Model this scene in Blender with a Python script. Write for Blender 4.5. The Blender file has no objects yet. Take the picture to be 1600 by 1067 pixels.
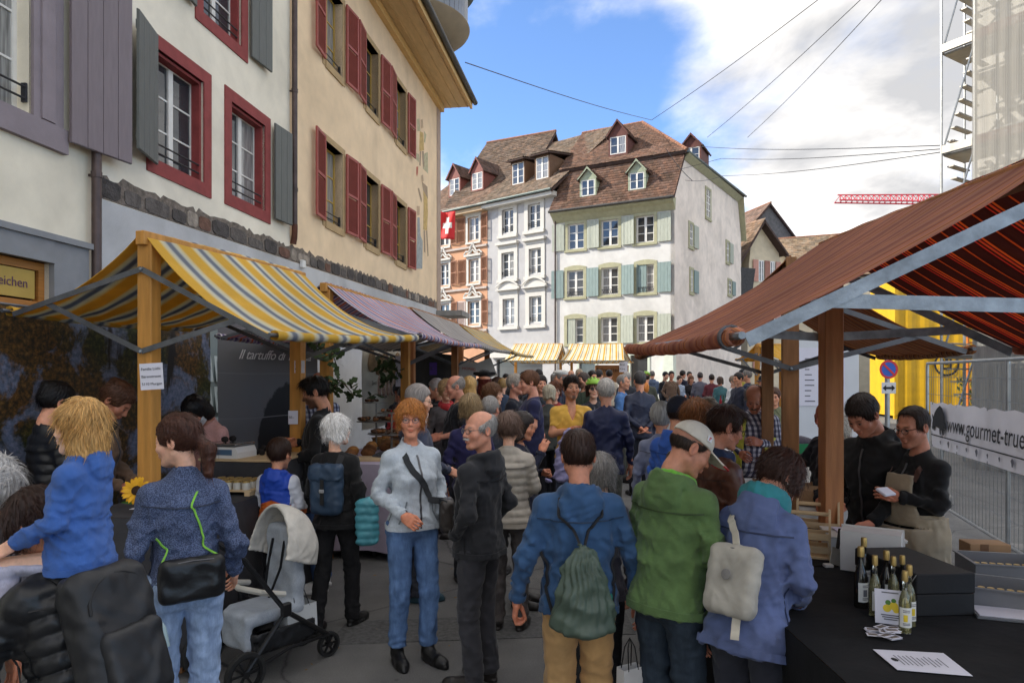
import bpy, math, random
import numpy as np
from mathutils.bvhtree import BVHTree
from mathutils import Vector, Matrix
random.seed(7); np.random.seed(7)
SC = bpy.context.scene; COL = SC.collection
F, CX, HY, CH = 1067.0, 800.0, 592.0, 1.85
cam = bpy.data.cameras.new('camera'); cam_ob = bpy.data.objects.new('camera', cam); COL.objects.link(cam_ob)
cam.sensor_width = 36; cam.lens = F / 1600 * 36; cam.shift_y = (HY - 533.5) / 1600
cam.clip_start = 0.05; cam.clip_end = 2000
cam_ob.location = (0, 0, CH); cam_ob.rotation_euler = (math.pi / 2, 0, 0); SC.camera = cam_ob
SUN_AZ = math.atan2(-1.0, 0.0); SUN_EL = math.radians(36)
world = bpy.data.worlds.new('World'); SC.world = world; world.use_nodes = True
def build_world():
 nt = world.node_tree; N = nt.nodes; L = nt.links; N.clear()
 out = N.new('ShaderNodeOutputWorld'); bg = N.new('ShaderNodeBackground'); bg.inputs[1].default_value = 0.15
 sky = N.new('ShaderNodeTexSky'); sky.sky_type = 'NISHITA'; sky.sun_disc = False
 sky.sun_elevation = SUN_EL; sky.sun_rotation = SUN_AZ; sky.air_density = 0.75; sky.dust_density = 0.3; sky.ozone_density = 4.0
 tc = N.new('ShaderNodeTexCoord'); sep = N.new('ShaderNodeSeparateXYZ'); L.new(tc.outputs['Generated'], sep.inputs[0])
 def math_(op, a, b=None):
  n = N.new('ShaderNodeMath'); n.operation = op
  for i, v in enumerate((a, b)):
   if v is None: continue
   if isinstance(v, (int, float)): n.inputs[i].default_value = v
   else: L.new(v, n.inputs[i])
  return n.outputs[0]
 den = math_('ADD', math_('MAXIMUM', sep.outputs[2], 0.0), 0.30)
 cmb = N.new('ShaderNodeCombineXYZ')
 L.new(math_('DIVIDE', sep.outputs[0], den), cmb.inputs[0]); L.new(math_('DIVIDE', sep.outputs[1], den), cmb.inputs[1])
 def noise(scale, detail, off, rough=0.55):
  mp = N.new('ShaderNodeMapping'); mp.inputs['Location'].default_value = off; L.new(cmb.outputs[0], mp.inputs[0])
  n = N.new('ShaderNodeTexNoise'); n.inputs['Scale'].default_value = scale; n.inputs['Detail'].default_value = detail
  n.inputs['Roughness'].default_value = rough; n.inputs['Distortion'].default_value = 0.25; L.new(mp.outputs[0], n.inputs['Vector']); return n.outputs['Fac']
 OFF = CLOUD_OFF
 a = noise(1.15, 9, OFF); big = noise(0.42, 2, (OFF[0] + 1.3, OFF[1] + 0.4, OFF[2]))
 dens = math_('ADD', math_('MULTIPLY', a, 0.7), math_('MULTIPLY', big, 0.55))
 r = N.new('ShaderNodeMapRange'); r.inputs['From Min'].default_value = 0.545; r.inputs['From Max'].default_value = 0.665; r.interpolation_type = 'SMOOTHSTEP'; L.new(dens, r.inputs[0])
 b = noise(1.15, 5, (OFF[0] + 0.10, OFF[1] + 0.07, OFF[2] + 0.05)); c2 = noise(0.9, 4, (OFF[0] + 5.1, OFF[1], 2.0))
 sh = N.new('ShaderNodeMapRange'); sh.inputs['From Min'].default_value = 0.43; sh.inputs['From Max'].default_value = 0.64
 c3_ = noise(3.4, 6, (OFF[0] + 2.0, OFF[1] + 0.3, 1.0)); L.new(math_('ADD', math_('ADD', math_('MULTIPLY', b, 0.40), math_('MULTIPLY', c2, 0.26)), math_('MULTIPLY', c3_, 0.42)), sh.inputs[0])
 cc = N.new('ShaderNodeMix'); cc.data_type = 'RGBA'; L.new(sh.outputs[0], cc.inputs[0])
 cc.inputs[6].default_value = (2.6, 2.48, 2.32, 1); cc.inputs[7].default_value = (0.84, 0.84, 0.86, 1)
 mix = N.new('ShaderNodeMix'); mix.data_type = 'RGBA'; L.new(r.outputs[0], mix.inputs[0]); dim = N.new('ShaderNodeMix'); dim.data_type = 'RGBA'; dim.blend_type = 'MULTIPLY'; dim.inputs[0].default_value = 1; L.new(sky.outputs[0], dim.inputs[6]); dim.inputs[7].default_value = (0.36, 0.385, 0.41, 1); L.new(dim.outputs[2], mix.inputs[6]); L.new(cc.outputs[2], mix.inputs[7])
 L.new(mix.outputs[2], bg.inputs[0]); L.new(bg.outputs[0], out.inputs[0])
CLOUD_OFF = (2.08, 9.75, 0.0)
build_world()
sun = bpy.data.lights.new('sun', 'SUN'); sun.energy = 1.2; sun.angle = math.radians(1.0); sun.color = (1.0, 0.93, 0.82)
sun_ob = bpy.data.objects.new('sun', sun); COL.objects.link(sun_ob)
sdir = Vector((math.sin(SUN_AZ) * math.cos(SUN_EL), math.cos(SUN_AZ) * math.cos(SUN_EL), math.sin(SUN_EL)))
sun_ob.rotation_euler = sdir.to_track_quat('Z', 'Y').to_euler(); sun_ob.location = sdir * 60
SC.view_settings.view_transform = 'Standard'; SC.view_settings.look = 'None'; SC.view_settings.exposure = 2.5; SC.view_settings.gamma = 1
SC.view_settings.use_curve_mapping = False
SC.cycles.max_bounces = 6; SC.cycles.transparent_max_bounces = 12; SC.cycles.use_denoising = True
try: SC.cycles.use_adaptive_sampling = True; SC.cycles.adaptive_threshold = 0.015
except Exception: pass
def G(y): return 0.02 * max(0.0, min(y, 32.0) - 6.0)
def P(px, py, y): return Vector(((px - CX) / F * y, y, CH + (HY - py) / F * y))
def C5(x, y): return (680 + x / 2.668, 180 + y / 2.668)
def srgb(h):
 h = h.lstrip('#'); v = [int(h[i:i + 2], 16) / 255 for i in (0, 2, 4)]
 return tuple((c / 12.92 if c <= 0.04045 else ((c + 0.055) / 1.055) ** 2.4) for c in v)
def c3(c): return srgb(c) if isinstance(c, str) else tuple(c)
MATS = {}
class NT:
 def __init__(s, name):
  s.m = bpy.data.materials.new(name); s.m.use_nodes = True; s.t = s.m.node_tree; s.N = s.t.nodes; s.L = s.t.links
  s.bsdf = s.N['Principled BSDF']; s.out = s.N['Material Output']
 def node(s, typ, **kw):
  n = s.N.new(typ)
  for k, v in kw.items(): setattr(n, k, v)
  return n
 def set(s, sock, v):
  if hasattr(v, 'is_output'): s.L.new(v, sock)
  elif isinstance(v, (tuple, list)) and len(v) == 3 and sock.type == 'RGBA': sock.default_value = (*v, 1)
  else: sock.default_value = v
 def coord(s, kind='Object', scale=(1, 1, 1), attr=None, rot=(0, 0, 0)):
  if attr: n = s.node('ShaderNodeAttribute', attribute_name=attr); o = n.outputs['Vector']
  else: n = s.node('ShaderNodeTexCoord'); o = n.outputs[kind]
  mp = s.node('ShaderNodeMapping'); mp.inputs['Scale'].default_value = scale; mp.inputs['Rotation'].default_value = rot; s.L.new(o, mp.inputs[0]); return mp.outputs[0]
 def noise(s, vec, scale, detail=5, rough=0.55, dist=0.0):
  n = s.node('ShaderNodeTexNoise'); n.inputs['Scale'].default_value = scale; n.inputs['Detail'].default_value = detail
  n.inputs['Roughness'].default_value = rough; n.inputs['Distortion'].default_value = dist; s.L.new(vec, n.inputs['Vector']); return n.outputs['Fac']
 def ramp(s, fac, stops, interp='LINEAR'):
  n = s.node('ShaderNodeValToRGB'); n.color_ramp.interpolation = interp; e = n.color_ramp.elements
  while len(e) < len(stops): e.new(0.5)
  for el, (p, c) in zip(e, stops): el.position = p; el.color = (*c3(c), 1)
  s.L.new(fac, n.inputs[0]); return n.outputs[0]
 def mix(s, fac, a, b, blend='MIX'):
  n = s.node('ShaderNodeMix'); n.data_type = 'RGBA'; n.blend_type = blend
  s.set(n.inputs[0], fac); s.set(n.inputs[6], a); s.set(n.inputs[7], b); return n.outputs[2]
 def math(s, op, a, b=0.0):
  n = s.node('ShaderNodeMath'); n.operation = op; s.set(n.inputs[0], a); s.set(n.inputs[1], b); return n.outputs[0]
 def bump(s, h, strength=0.3, dist=0.01, normal=None):
  n = s.node('ShaderNodeBump'); n.inputs['Strength'].default_value = strength; n.inputs['Distance'].default_value = dist; s.L.new(h, n.inputs['Height'])
  if normal is not None: s.L.new(normal, n.inputs['Normal'])
  s.L.new(n.outputs[0], s.bsdf.inputs['Normal']); return n.outputs[0]
def shade(c, k): return tuple(max(0.0, min(1.0, v * k)) for v in c)
def mat(name, col, rough=0.65, var=0.12, vscale=5.0, bump=0.0, bscale=60.0, spec=0.35, metal=0.0, stretch=(1, 1, 1), bdist=0.01, stain=0.0, trans=0.0, attr=None, ior=None, sheen=0.0, alpha=None):
 if name in MATS: return MATS[name]
 s = NT(name); col = c3(col); b = s.bsdf
 v = s.coord('Object', stretch)
 base = s.ramp(s.noise(v, vscale, 6), [(0.3, shade(col, 1 - var)), (0.7, shade(col, 1 + var))]) if var else None
 if stain:
  st = s.ramp(s.noise(v, vscale * 0.23, 8, 0.65, 0.4), [(0.42, (1, 1, 1)), (0.75, (1 - stain, 1 - stain, 1 - stain))])
  base = s.mix(1.0, base, st, 'MULTIPLY')
 if attr:
  a = s.node('ShaderNodeAttribute', attribute_name=attr); base = s.mix(1.0, base if base else col, a.outputs['Color'], 'MULTIPLY')
 s.set(b.inputs['Base Color'], base if base is not None else (*col, 1))
 b.inputs['Roughness'].default_value = rough; b.inputs['Metallic'].default_value = metal; b.inputs['Specular IOR Level'].default_value = spec
 if trans: b.inputs['Transmission Weight'].default_value = trans
 if ior: b.inputs['IOR'].default_value = ior
 if sheen: b.inputs['Sheen Weight'].default_value = sheen
 if alpha is not None: b.inputs['Alpha'].default_value = alpha
 if bump: s.bump(s.noise(v, bscale, 5), bump, bdist)
 MATS[name] = s.m; return s.m
def link_mesh(name, me, material=None, parent=None, smooth=False, angle=None):
 o = bpy.data.objects.new(name, me); COL.objects.link(o)
 if material is not None:
  for mm in (material if isinstance(material, (list, tuple)) else [material]): me.materials.append(mm)
 if parent is not None: o.parent = parent
 if smooth:
  me.shade_smooth()
  if angle: me.set_sharp_from_angle(angle=math.radians(angle))
 return o
def np_mesh(name, V, Fc, col=None, st=None, midx=None):
 me = bpy.data.meshes.new(name); V = np.asarray(V, np.float32); Fc = np.asarray(Fc, np.int32); n, k = Fc.shape
 me.vertices.add(len(V)); me.vertices.foreach_set('co', V.ravel()); me.loops.add(n * k); me.polygons.add(n)
 me.loops.foreach_set('vertex_index', Fc.ravel()); me.polygons.foreach_set('loop_start', np.arange(0, n * k, k, dtype=np.int32))
 if midx is not None: me.polygons.foreach_set('material_index', np.asarray(midx, np.int32))
 if col is not None:
  a = me.attributes.new('Col', 'FLOAT_COLOR', 'POINT'); c = np.ones((len(V), 4), np.float32); c[:, :3] = col; a.data.foreach_set('color', c.ravel())
 if st is not None:
  a = me.attributes.new('st', 'FLOAT_VECTOR', 'POINT'); a.data.foreach_set('vector', np.asarray(st, np.float32).ravel())
 me.update(calc_edges=True); me.validate(); return me
def tag(o, label=None, cat=None, group=None, kind=None):
 if label: o['label'] = label
 if cat: o['category'] = cat
 if group: o['group'] = group
 if kind: o['kind'] = kind
 return o
def thing(name, label, cat, loc=(0, 0, 0), rz=0.0, group=None):
 o = bpy.data.objects.new(name, None); COL.objects.link(o); o.location = loc; o.rotation_euler = (0, 0, rz); o.empty_display_size = 0.1
 return tag(o, label, cat, group)
class MB:
 def __init__(s): s.v = []; s.f = []; s.st = None
 def add(s, V, Fc):
  n = len(s.v); s.v += [tuple(p) for p in V]; s.f += [tuple(i + n for i in f) for f in Fc]; return s
 def box(s, x0, x1, y0, y1, z0, z1):
  V = [(x, y, z) for z in (z0, z1) for y in (y0, y1) for x in (x0, x1)]
  return s.add(V, [(0, 2, 3, 1), (4, 5, 7, 6), (0, 1, 5, 4), (2, 6, 7, 3), (0, 4, 6, 2), (1, 3, 7, 5)])
 def obox(s, c, half, M=None, bev=0.0):
  hx, hy, hz = half; M = M or Matrix.Identity(3); c = Vector(c); V = []; Fc = []
  if bev <= 0:
   for z in (-hz, hz):
    for y in (-hy, hy):
     for x in (-hx, hx): V.append(c + M @ Vector((x, y, z)))
   return s.add(V, [(0, 2, 3, 1), (4, 5, 7, 6), (0, 1, 5, 4), (2, 6, 7, 3), (0, 4, 6, 2), (1, 3, 7, 5)])
  b = min(bev, hx * .9, hy * .9, hz * .9); idx = {}
  for sx in (-1, 1):
   for sy in (-1, 1):
    for sz in (-1, 1):
     for a in range(3):
      p = [sx * (hx - b), sy * (hy - b), sz * (hz - b)]; p[a] = (sx * hx, sy * hy, sz * hz)[a]
      idx[(sx, sy, sz, a)] = len(V); V.append(c + M @ Vector(p))
  for a in range(3):
   o1, o2 = (a + 1) % 3, (a + 2) % 3
   for sg in (-1, 1):
    q = []
    for t1, t2 in ((-1, -1), (1, -1), (1, 1), (-1, 1)):
     k = [0, 0, 0]; k[a] = sg; k[o1] = t1; k[o2] = t2; q.append(idx[(*k, a)])
    Fc.append(tuple(q if sg > 0 else q[::-1]))
   for t1 in (-1, 1):
    for t2 in (-1, 1):
     k0 = [0, 0, 0]; k0[o1] = t1; k0[o2] = t2; k1 = list(k0); k0[a] = -1; k1[a] = 1
     q = [idx[(*k0, o1)], idx[(*k1, o1)], idx[(*k1, o2)], idx[(*k0, o2)]]
     Fc.append(tuple(q if t1 * t2 < 0 else q[::-1]))
  for sx in (-1, 1):
   for sy in (-1, 1):
    for sz in (-1, 1):
     q = [idx[(sx, sy, sz, a)] for a in range(3)]; Fc.append(tuple(q if sx * sy * sz > 0 else q[::-1]))
  return s.add(V, Fc)
 def bar(s, p, q, w, t, up=(0, 0, 1), bev=0.0):
  p = Vector(p); q = Vector(q); d = q - p; l = d.length; d.normalize(); up = Vector(up); sd = d.cross(up)
  if sd.length < 1e-4: sd = d.cross(Vector((1, 0, 0)))
  sd.normalize(); u2 = sd.cross(d)
  return s.obox((p + q) / 2, (l / 2, t / 2, w / 2), Matrix((d, sd, u2)).transposed(), bev)
 def tube(s, pts, r, n=8, cap=True, flat=1.0, up=None):
  pts = [Vector(p) for p in pts]; m = len(pts); rr = r if isinstance(r, (list, tuple)) else [r] * m; V = []; Fc = []; prev = None
  for i, p in enumerate(pts):
   d = (pts[min(i + 1, m - 1)] - pts[max(i - 1, 0)]).normalized()
   if up is not None: a = Vector(up) - d * d.dot(Vector(up))
   elif prev is None: a = d.cross(Vector((0, 0, 1)) if abs(d.z) < .9 else Vector((1, 0, 0)))
   else: a = prev - d * prev.dot(d)
   a.normalize(); prev = a; b = d.cross(a)
   for k in range(n):
    t = 2 * math.pi * k / n; V.append(p + a * (rr[i] * math.cos(t) * flat) + b * (rr[i] * math.sin(t)))
  for i in range(m - 1):
   for k in range(n):
    k2 = (k + 1) % n; Fc.append((i * n + k, i * n + k2, (i + 1) * n + k2, (i + 1) * n + k))
  if cap: Fc.append(tuple(range(n))[::-1]); Fc.append(tuple((m - 1) * n + k for k in range(n)))
  return s.add(V, Fc)
 def lathe(s, prof, c=(0, 0, 0), n=16, M=None, a0=0.0, a1=2 * math.pi):
  c = Vector(c); V = []; Fc = []; full = abs(a1 - a0 - 2 * math.pi) < 1e-6; m = n if full else n + 1
  for r, z in prof:
   for k in range(m):
    t = a0 + (a1 - a0) * k / n; p = Vector((r * math.cos(t), r * math.sin(t), z)); V.append(c + (M @ p if M else p))
  for i in range(len(prof) - 1):
   for k in range(n):
    k2 = (k + 1) % m; Fc.append((i * m + k, i * m + k2, (i + 1) * m + k2, (i + 1) * m + k))
  return s.add(V, Fc)
 def prism(s, poly, y0, y1):
  n = len(poly); V = [(x, y0, z) for x, z in poly] + [(x, y1, z) for x, z in poly]
  Fc = [tuple(range(n)), tuple(range(2 * n - 1, n - 1, -1))] + [(i, i + n, (i + 1) % n + n, (i + 1) % n) for i in range(n)]
  return s.add(V, Fc)
 def mesh(s, name):
  me = bpy.data.meshes.new(name); me.from_pydata(s.v, [], s.f); me.update(); return me
 def build(s, name, material=None, parent=None, smooth=False, angle=40):
  return link_mesh(name, s.mesh(name), material, parent, smooth, angle)
def share(me, name, parent, loc=(0, 0, 0), rot=None):
 o = bpy.data.objects.new(name, me); COL.objects.link(o); o.parent = parent; o.location = loc
 if rot: o.rotation_euler = rot
 return o
def text(name, body, size, material, parent, M, extrude=0.0008, shear=0.0, align='CENTER', spacing=1.0):
 c = bpy.data.curves.new(name, 'FONT'); c.body = body; c.size = size; c.extrude = extrude; c.shear = shear; c.align_x = align; c.align_y = 'CENTER'; c.space_character = spacing
 c.resolution_u = 3; c.materials.append(material); o = bpy.data.objects.new(name, c); COL.objects.link(o); o.parent = parent; o.matrix_local = M; return o
def frame_m(o, x, y, z=None):
 x = Vector(x).normalized(); y = Vector(y); z = x.cross(y).normalized(); y = z.cross(x)
 M = Matrix((x, y, z)).transposed().to_4x4(); M.translation = Vector(o); return M
def surfnet(val, lo, h):
 s = val < 0; nx, ny, nz = val.shape
 cnt = np.zeros((nx - 1, ny - 1, nz - 1), np.int8)
 for a in (0, 1):
  for b in (0, 1):
   for c in (0, 1): cnt += s[a:nx - 1 + a, b:ny - 1 + b, c:nz - 1 + c]
 act = (cnt > 0) & (cnt < 8); idx = np.full(act.shape, -1, np.int32); ii, jj, kk = np.nonzero(act); n = len(ii); idx[ii, jj, kk] = np.arange(n)
 acc = np.zeros((n, 3), np.float32); w = np.zeros(n, np.float32)
 cv = {(a, b, c): val[ii + a, jj + b, kk + c] for a in (0, 1) for b in (0, 1) for c in (0, 1)}
 for p in cv:
  for ax in range(3):
   if p[ax] == 0:
    q = list(p); q[ax] = 1; va = cv[p]; vb = cv[tuple(q)]; m = (va < 0) != (vb < 0)
    t = np.where(m, va / np.where(va == vb, 1, va - vb), 0)
    for d in range(3): acc[:, d] += np.where(m, p[d] + (t if d == ax else 0), 0)
    w += m
 V = np.stack([ii, jj, kk], 1) + acc / np.maximum(w, 1)[:, None]
 V = np.asarray(lo, np.float32) + h * V; Q = []
 for ax in range(3):
  o = [0, 1, 2]; o.remove(ax); sl0 = [slice(1, -1)] * 3; sl1 = [slice(1, -1)] * 3; sl0[ax] = slice(0, -1); sl1[ax] = slice(1, None)
  d0 = s[tuple(sl0)]; d1 = s[tuple(sl1)]; e = np.argwhere(d0 != d1)
  if not len(e): continue
  sg = d0[tuple(e.T)]; b = e.copy(); b[:, o[0]] += 1; b[:, o[1]] += 1
  def cell(da, db):
   c = b.copy(); c[:, o[0]] -= da; c[:, o[1]] -= db; return idx[tuple(c.T)]
  q = np.stack([cell(1, 1), cell(0, 1), cell(0, 0), cell(1, 0)], 1)
  flip = sg if ax != 1 else ~sg
  q[~flip] = q[~flip][:, ::-1]; Q.append(q)
 if not Q: return V, np.zeros((0, 4), np.int32)
 Q = np.concatenate(Q); return V, Q[(Q >= 0).all(1)]
def implicit(fn, lo, hi, h):
 lo = np.asarray(lo, np.float32); hi = np.asarray(hi, np.float32); n = np.maximum(np.ceil((hi - lo) / h).astype(int) + 1, 4)
 x = (lo[0] + h * np.arange(n[0], dtype=np.float32))[:, None, None]; y = (lo[1] + h * np.arange(n[1], dtype=np.float32))[None, :, None]; z = (lo[2] + h * np.arange(n[2], dtype=np.float32))[None, None, :]
 v = np.broadcast_to(fn(x, y, z), tuple(n)).astype(np.float32); return surfnet(v, lo, h)
def smin(a, b, k):
 hh = np.clip(0.5 + 0.5 * (b - a) / k, 0, 1); return b + (a - b) * hh - k * hh * (1 - hh)
def smax(a, b, k): return -smin(-a, -b, k)
def s_ell(x, y, z, c, r):
 X, Y, Z = (x - c[0]) / r[0], (y - c[1]) / r[1], (z - c[2]) / r[2]; k0 = np.sqrt(X * X + Y * Y + Z * Z) + 1e-6
 k1 = np.sqrt((X / r[0]) ** 2 + (Y / r[1]) ** 2 + (Z / r[2]) ** 2) + 1e-6; return k0 * (k0 - 1) / k1
def s_cone(x, y, z, a, b, r1, r2, want_t=False):
 a = np.asarray(a, np.float32); b = np.asarray(b, np.float32); d = b - a; L2 = float(d @ d) + 1e-9
 t = np.clip(((x - a[0]) * d[0] + (y - a[1]) * d[1] + (z - a[2]) * d[2]) / L2, 0, 1)
 dd = np.sqrt((x - a[0] - t * d[0]) ** 2 + (y - a[1] - t * d[1]) ** 2 + (z - a[2] - t * d[2]) ** 2) - (r1 + (r2 - r1) * t)
 return (dd, t) if want_t else dd
def s_rbox(x, y, z, c, hf, r):
 qx = np.abs(x - c[0]) - hf[0] + r; qy = np.abs(y - c[1]) - hf[1] + r; qz = np.abs(z - c[2]) - hf[2] + r
 return np.sqrt(np.maximum(qx, 0) ** 2 + np.maximum(qy, 0) ** 2 + np.maximum(qz, 0) ** 2) + np.minimum(np.maximum(qx, np.maximum(qy, qz)), 0) - r
def creases(x, y, z, seed, f=14.0, amp=0.006):
 r = np.random.RandomState(seed); o = 0; g = f * 4.2
 for k in range(4):
  d = r.normal(size=3); d[2] *= 1.2; d *= g * (0.55 + 0.4 * k) / np.linalg.norm(d); p = r.uniform(0, 6.28, 5)
  u = d[0] * x + d[1] * y + d[2] * z + p[0] + 1.5 * np.sin(0.21 * g * x + p[1]) + 1.4 * np.sin(0.17 * g * z + p[2] + 0.2 * g * y)
  o = o + (1.273 - 2.0 * np.abs(np.sin(u * 0.5))) * (0.55 ** k) * (0.55 + 0.45 * np.sin(0.3 * g * (z + x) + p[3]) * np.sin(0.26 * g * (y - z) + p[4]))
 return o * amp * 0.42
def asphalt():
 s = NT('asphalt'); v = s.coord('Object')
 fine = s.noise(v, 120, 4, 0.8); mid = s.noise(v, 3.5, 6); big = s.noise(v, 0.35, 5, 0.6, 0.6)
 c = s.ramp(fine, [(0.3, (0.11, 0.108, 0.106)), (0.62, (0.20, 0.197, 0.193)), (0.8, (0.36, 0.355, 0.35))])
 c = s.mix(0.6, c, s.ramp(mid, [(0.3, (0.65, 0.65, 0.65)), (0.75, (1.15, 1.14, 1.12))]), 'MULTIPLY')
 c = s.mix(0.7, c, s.ramp(big, [(0.35, (0.7, 0.7, 0.71)), (0.65, (1.1, 1.1, 1.08))]), 'MULTIPLY')
 spots = s.node('ShaderNodeTexVoronoi'); spots.inputs['Scale'].default_value = 2.2; s.L.new(v, spots.inputs['Vector'])
 c = s.mix(1.0, c, s.ramp(spots.outputs['Distance'], [(0.0, (0.45, 0.45, 0.45)), (0.05, (1, 1, 1))]), 'MULTIPLY'); cr = s.node('ShaderNodeTexVoronoi'); cr.feature = 'DISTANCE_TO_EDGE'; cr.inputs['Scale'].default_value = .55; s.L.new(s.mix(.12, v, s.noise(v, 2, 5)), cr.inputs['Vector']); c = s.mix(1.0, c, s.ramp(cr.outputs['Distance'], [(0.0, (0.4, 0.4, 0.4)), (0.006, (1, 1, 1))]), 'MULTIPLY')
 s.set(s.bsdf.inputs['Base Color'], c); s.bsdf.inputs['Roughness'].default_value = 0.85; s.bump(fine, 0.9, 0.008); return s.m
ys = [-20, -4] + [1.0 * i for i in range(0, 34)] + [40, 60, 120, 400, 900]; xs = [-600, -60, -20, -8, -4, 0, 4, 8, 20, 60, 600]
V = [(x, y, G(y)) for y in ys for x in xs]; nx = len(xs)
Fq = [(j * nx + i, j * nx + i + 1, (j + 1) * nx + i + 1, (j + 1) * nx + i) for j in range(len(ys) - 1) for i in range(nx - 1)]
def road_patch(label, pts):
 m = MB(); n = len(pts); m.add([(x, y, G(y) + .006) for x, y in pts] + [(x, y, G(y) - .01) for x, y in pts], [tuple(range(n))] + [(i, i + n, (i + 1) % n + n, (i + 1) % n)[::-1] for i in range(n)])
 tag(m.build('road_patch', mat('dark_asphalt_patch', (0.10, 0.099, 0.098), .8, .35, 30, .6, 240, bdist=.004)), label, kind='structure')
tag(link_mesh('ground', np_mesh('ground', V, Fq), asphalt(), None, True), 'grey asphalt street surface between the market stalls', kind='structure')
road_patch('dark repaired asphalt strip across the lane', [(-1.3, 4.75), (.9, 4.95), (.9, 5.45), (-1.25, 5.2)]); road_patch('narrow dark trench repair along the lane', [(.35, 5.6), (.62, 5.6), (.95, 13.0), (.62, 13.0)])
GLASS = mat('window_glass', (0.035, 0.04, 0.045), 0.04, 0.3, 1.2, spec=0.9)
WOODW = mat('white_window_paint', '#d9d6cf', 0.45, 0.06, 8)
IRON = mat('dark_iron', (0.05, 0.05, 0.055), 0.5, 0.2, 10, metal=0.6)
ZINC = mat('zinc_sheet', (0.16, 0.165, 0.16), 0.5, 0.25, 3, metal=0.5, bump=0.1)
COPPER = mat('brown_copper_pipe', (0.085, 0.06, 0.055), 0.45, 0.3, 6, metal=0.4)
def plaster(name, col, stain=0.14): return mat(name, col, 0.9, 0.07, 2.2, 0.5, 90, 0.2, stain=stain * 1.7, bdist=0.005)
def wall_holes(x0, x1, z0, z1, holes, depth=0.2, top=None):
 m = MB(); xsn = sorted({x0, x1, *[h[0] for h in holes], *[h[1] for h in holes]}); zsn = sorted({z0, z1, *[h[2] for h in holes], *[h[3] for h in holes]})
 for a, b in zip(xsn[:-1], xsn[1:]):
  for c, d in zip(zsn[:-1], zsn[1:]):
   mx, mz = (a + b) / 2, (c + d) / 2
   if any(h[0] < mx < h[1] and h[2] < mz < h[3] for h in holes): continue
   m.add([(a, 0, c), (b, 0, c), (b, 0, d), (a, 0, d)], [(0, 1, 2, 3)])
 for a, b, c, d in holes:
  D = depth
  m.add([(a, 0, c), (a, D, c), (b, D, c), (b, 0, c)], [(0, 3, 2, 1)]); m.add([(a, 0, d), (a, D, d), (b, D, d), (b, 0, d)], [(0, 1, 2, 3)])
  m.add([(a, 0, c), (a, D, c), (a, D, d), (a, 0, d)], [(0, 1, 2, 3)]); m.add([(b, 0, c), (b, D, c), (b, D, d), (b, 0, d)], [(0, 3, 2, 1)])
 return m
def curtain_glass():
 s = NT('curtained_glass'); v = s.coord('Object', (1, 1, .06)); c = s.ramp(s.noise(v, 34, 3), [(.3, (.10, .10, .095)), (.7, (.34, .335, .32))]); s.set(s.bsdf.inputs['Base Color'], c); s.bsdf.inputs['Roughness'].default_value = .06; s.bsdf.inputs['Specular IOR Level'].default_value = .8; return s.m
GLASS2 = curtain_glass()
PANES = {}
def pane_mesh(w, h, gm=None):
 gm = gm or GLASS; k = (round(w, 2), round(h, 2), gm.name)
 if k not in PANES: m = MB(); m.box(-w / 2, w / 2, -0.002, 0.002, -h / 2, h / 2); me = m.mesh('pane'); me.materials.append(gm); PANES[k] = me
 return PANES[k]
def window(parent, x0, x1, z0, z1, y=0.14, material=None, cols=2, rows=3, fr=0.05, mu=0.022, label=None):
 m = MB(); material = material or WOODW; cw = (x1 - x0) / cols
 m.box(x0, x1, y, y + .05, z0, z0 + fr); m.box(x0, x1, y, y + .05, z1 - fr, z1); m.box(x0, x0 + fr, y, y + .05, z0 + fr, z1 - fr); m.box(x1 - fr, x1, y, y + .05, z0 + fr, z1 - fr)
 for c in range(1, cols): xm = x0 + c * cw; m.box(xm - fr * .9, xm + fr * .9, y - .012, y + .04, z0 + fr, z1 - fr)
 rh = (z1 - z0 - 2 * fr) / rows
 for r in range(1, rows):
  zz = z0 + fr + r * rh
  for c in range(cols):
   a = x0 + (fr if c == 0 else c * cw + fr * .9); b = x1 - fr if c == cols - 1 else x0 + (c + 1) * cw - fr * .9; m.box(a, b, y + .006, y + .034, zz - mu / 2, zz + mu / 2)
 w = m.build('window', material, parent); ct = [random.random() < .38 for _ in range(cols)]
 for c in range(cols):
  a = x0 + (fr if c == 0 else c * cw + fr * .9); b = x1 - fr if c == cols - 1 else x0 + (c + 1) * cw - fr * .9
  for r in range(rows):
   zc = z0 + fr + (r + .5) * rh; o = share(pane_mesh(b - a, rh, GLASS2 if ct[c] else GLASS), 'pane', w, ((a + b) / 2, y + .02, zc), (random.uniform(-.012, .012), 0, random.uniform(-.015, .015)))
 return w
def surround(parent, x0, x1, z0, z1, material, wd=0.16, pr=0.03, sill=0.05, name='window_surround', arch=0.0):
 m = MB(); 
 m.box(x0 - wd, x0, -pr, .02, z0 - wd * .6, z1 + wd); m.box(x1, x1 + wd, -pr, .02, z0 - wd * .6, z1 + wd)
 if arch:
  n = 7; pl = [(x0 + (x1 - x0) * i / n, z1) for i in range(n + 1)]; pu = [(x1 + wd - (x1 - x0 + 2 * wd) * i / n, z1 + wd + arch * math.sin(math.pi * i / n)) for i in range(n + 1)]
  m.prism(pl + pu, -pr - .003, .02)
 else: m.box(x0, x1, -pr, .02, z1, z1 + wd)
 m.box(x0 - wd - .02, x1 + wd + .02, -pr - sill, .02, z0 - wd * .6 - .06, z0 - wd * .6 + .04); m.box(x0, x1, -pr, .02, z0 - wd * .6 + .04, z0)
 return m.build(name, material, parent)
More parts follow.
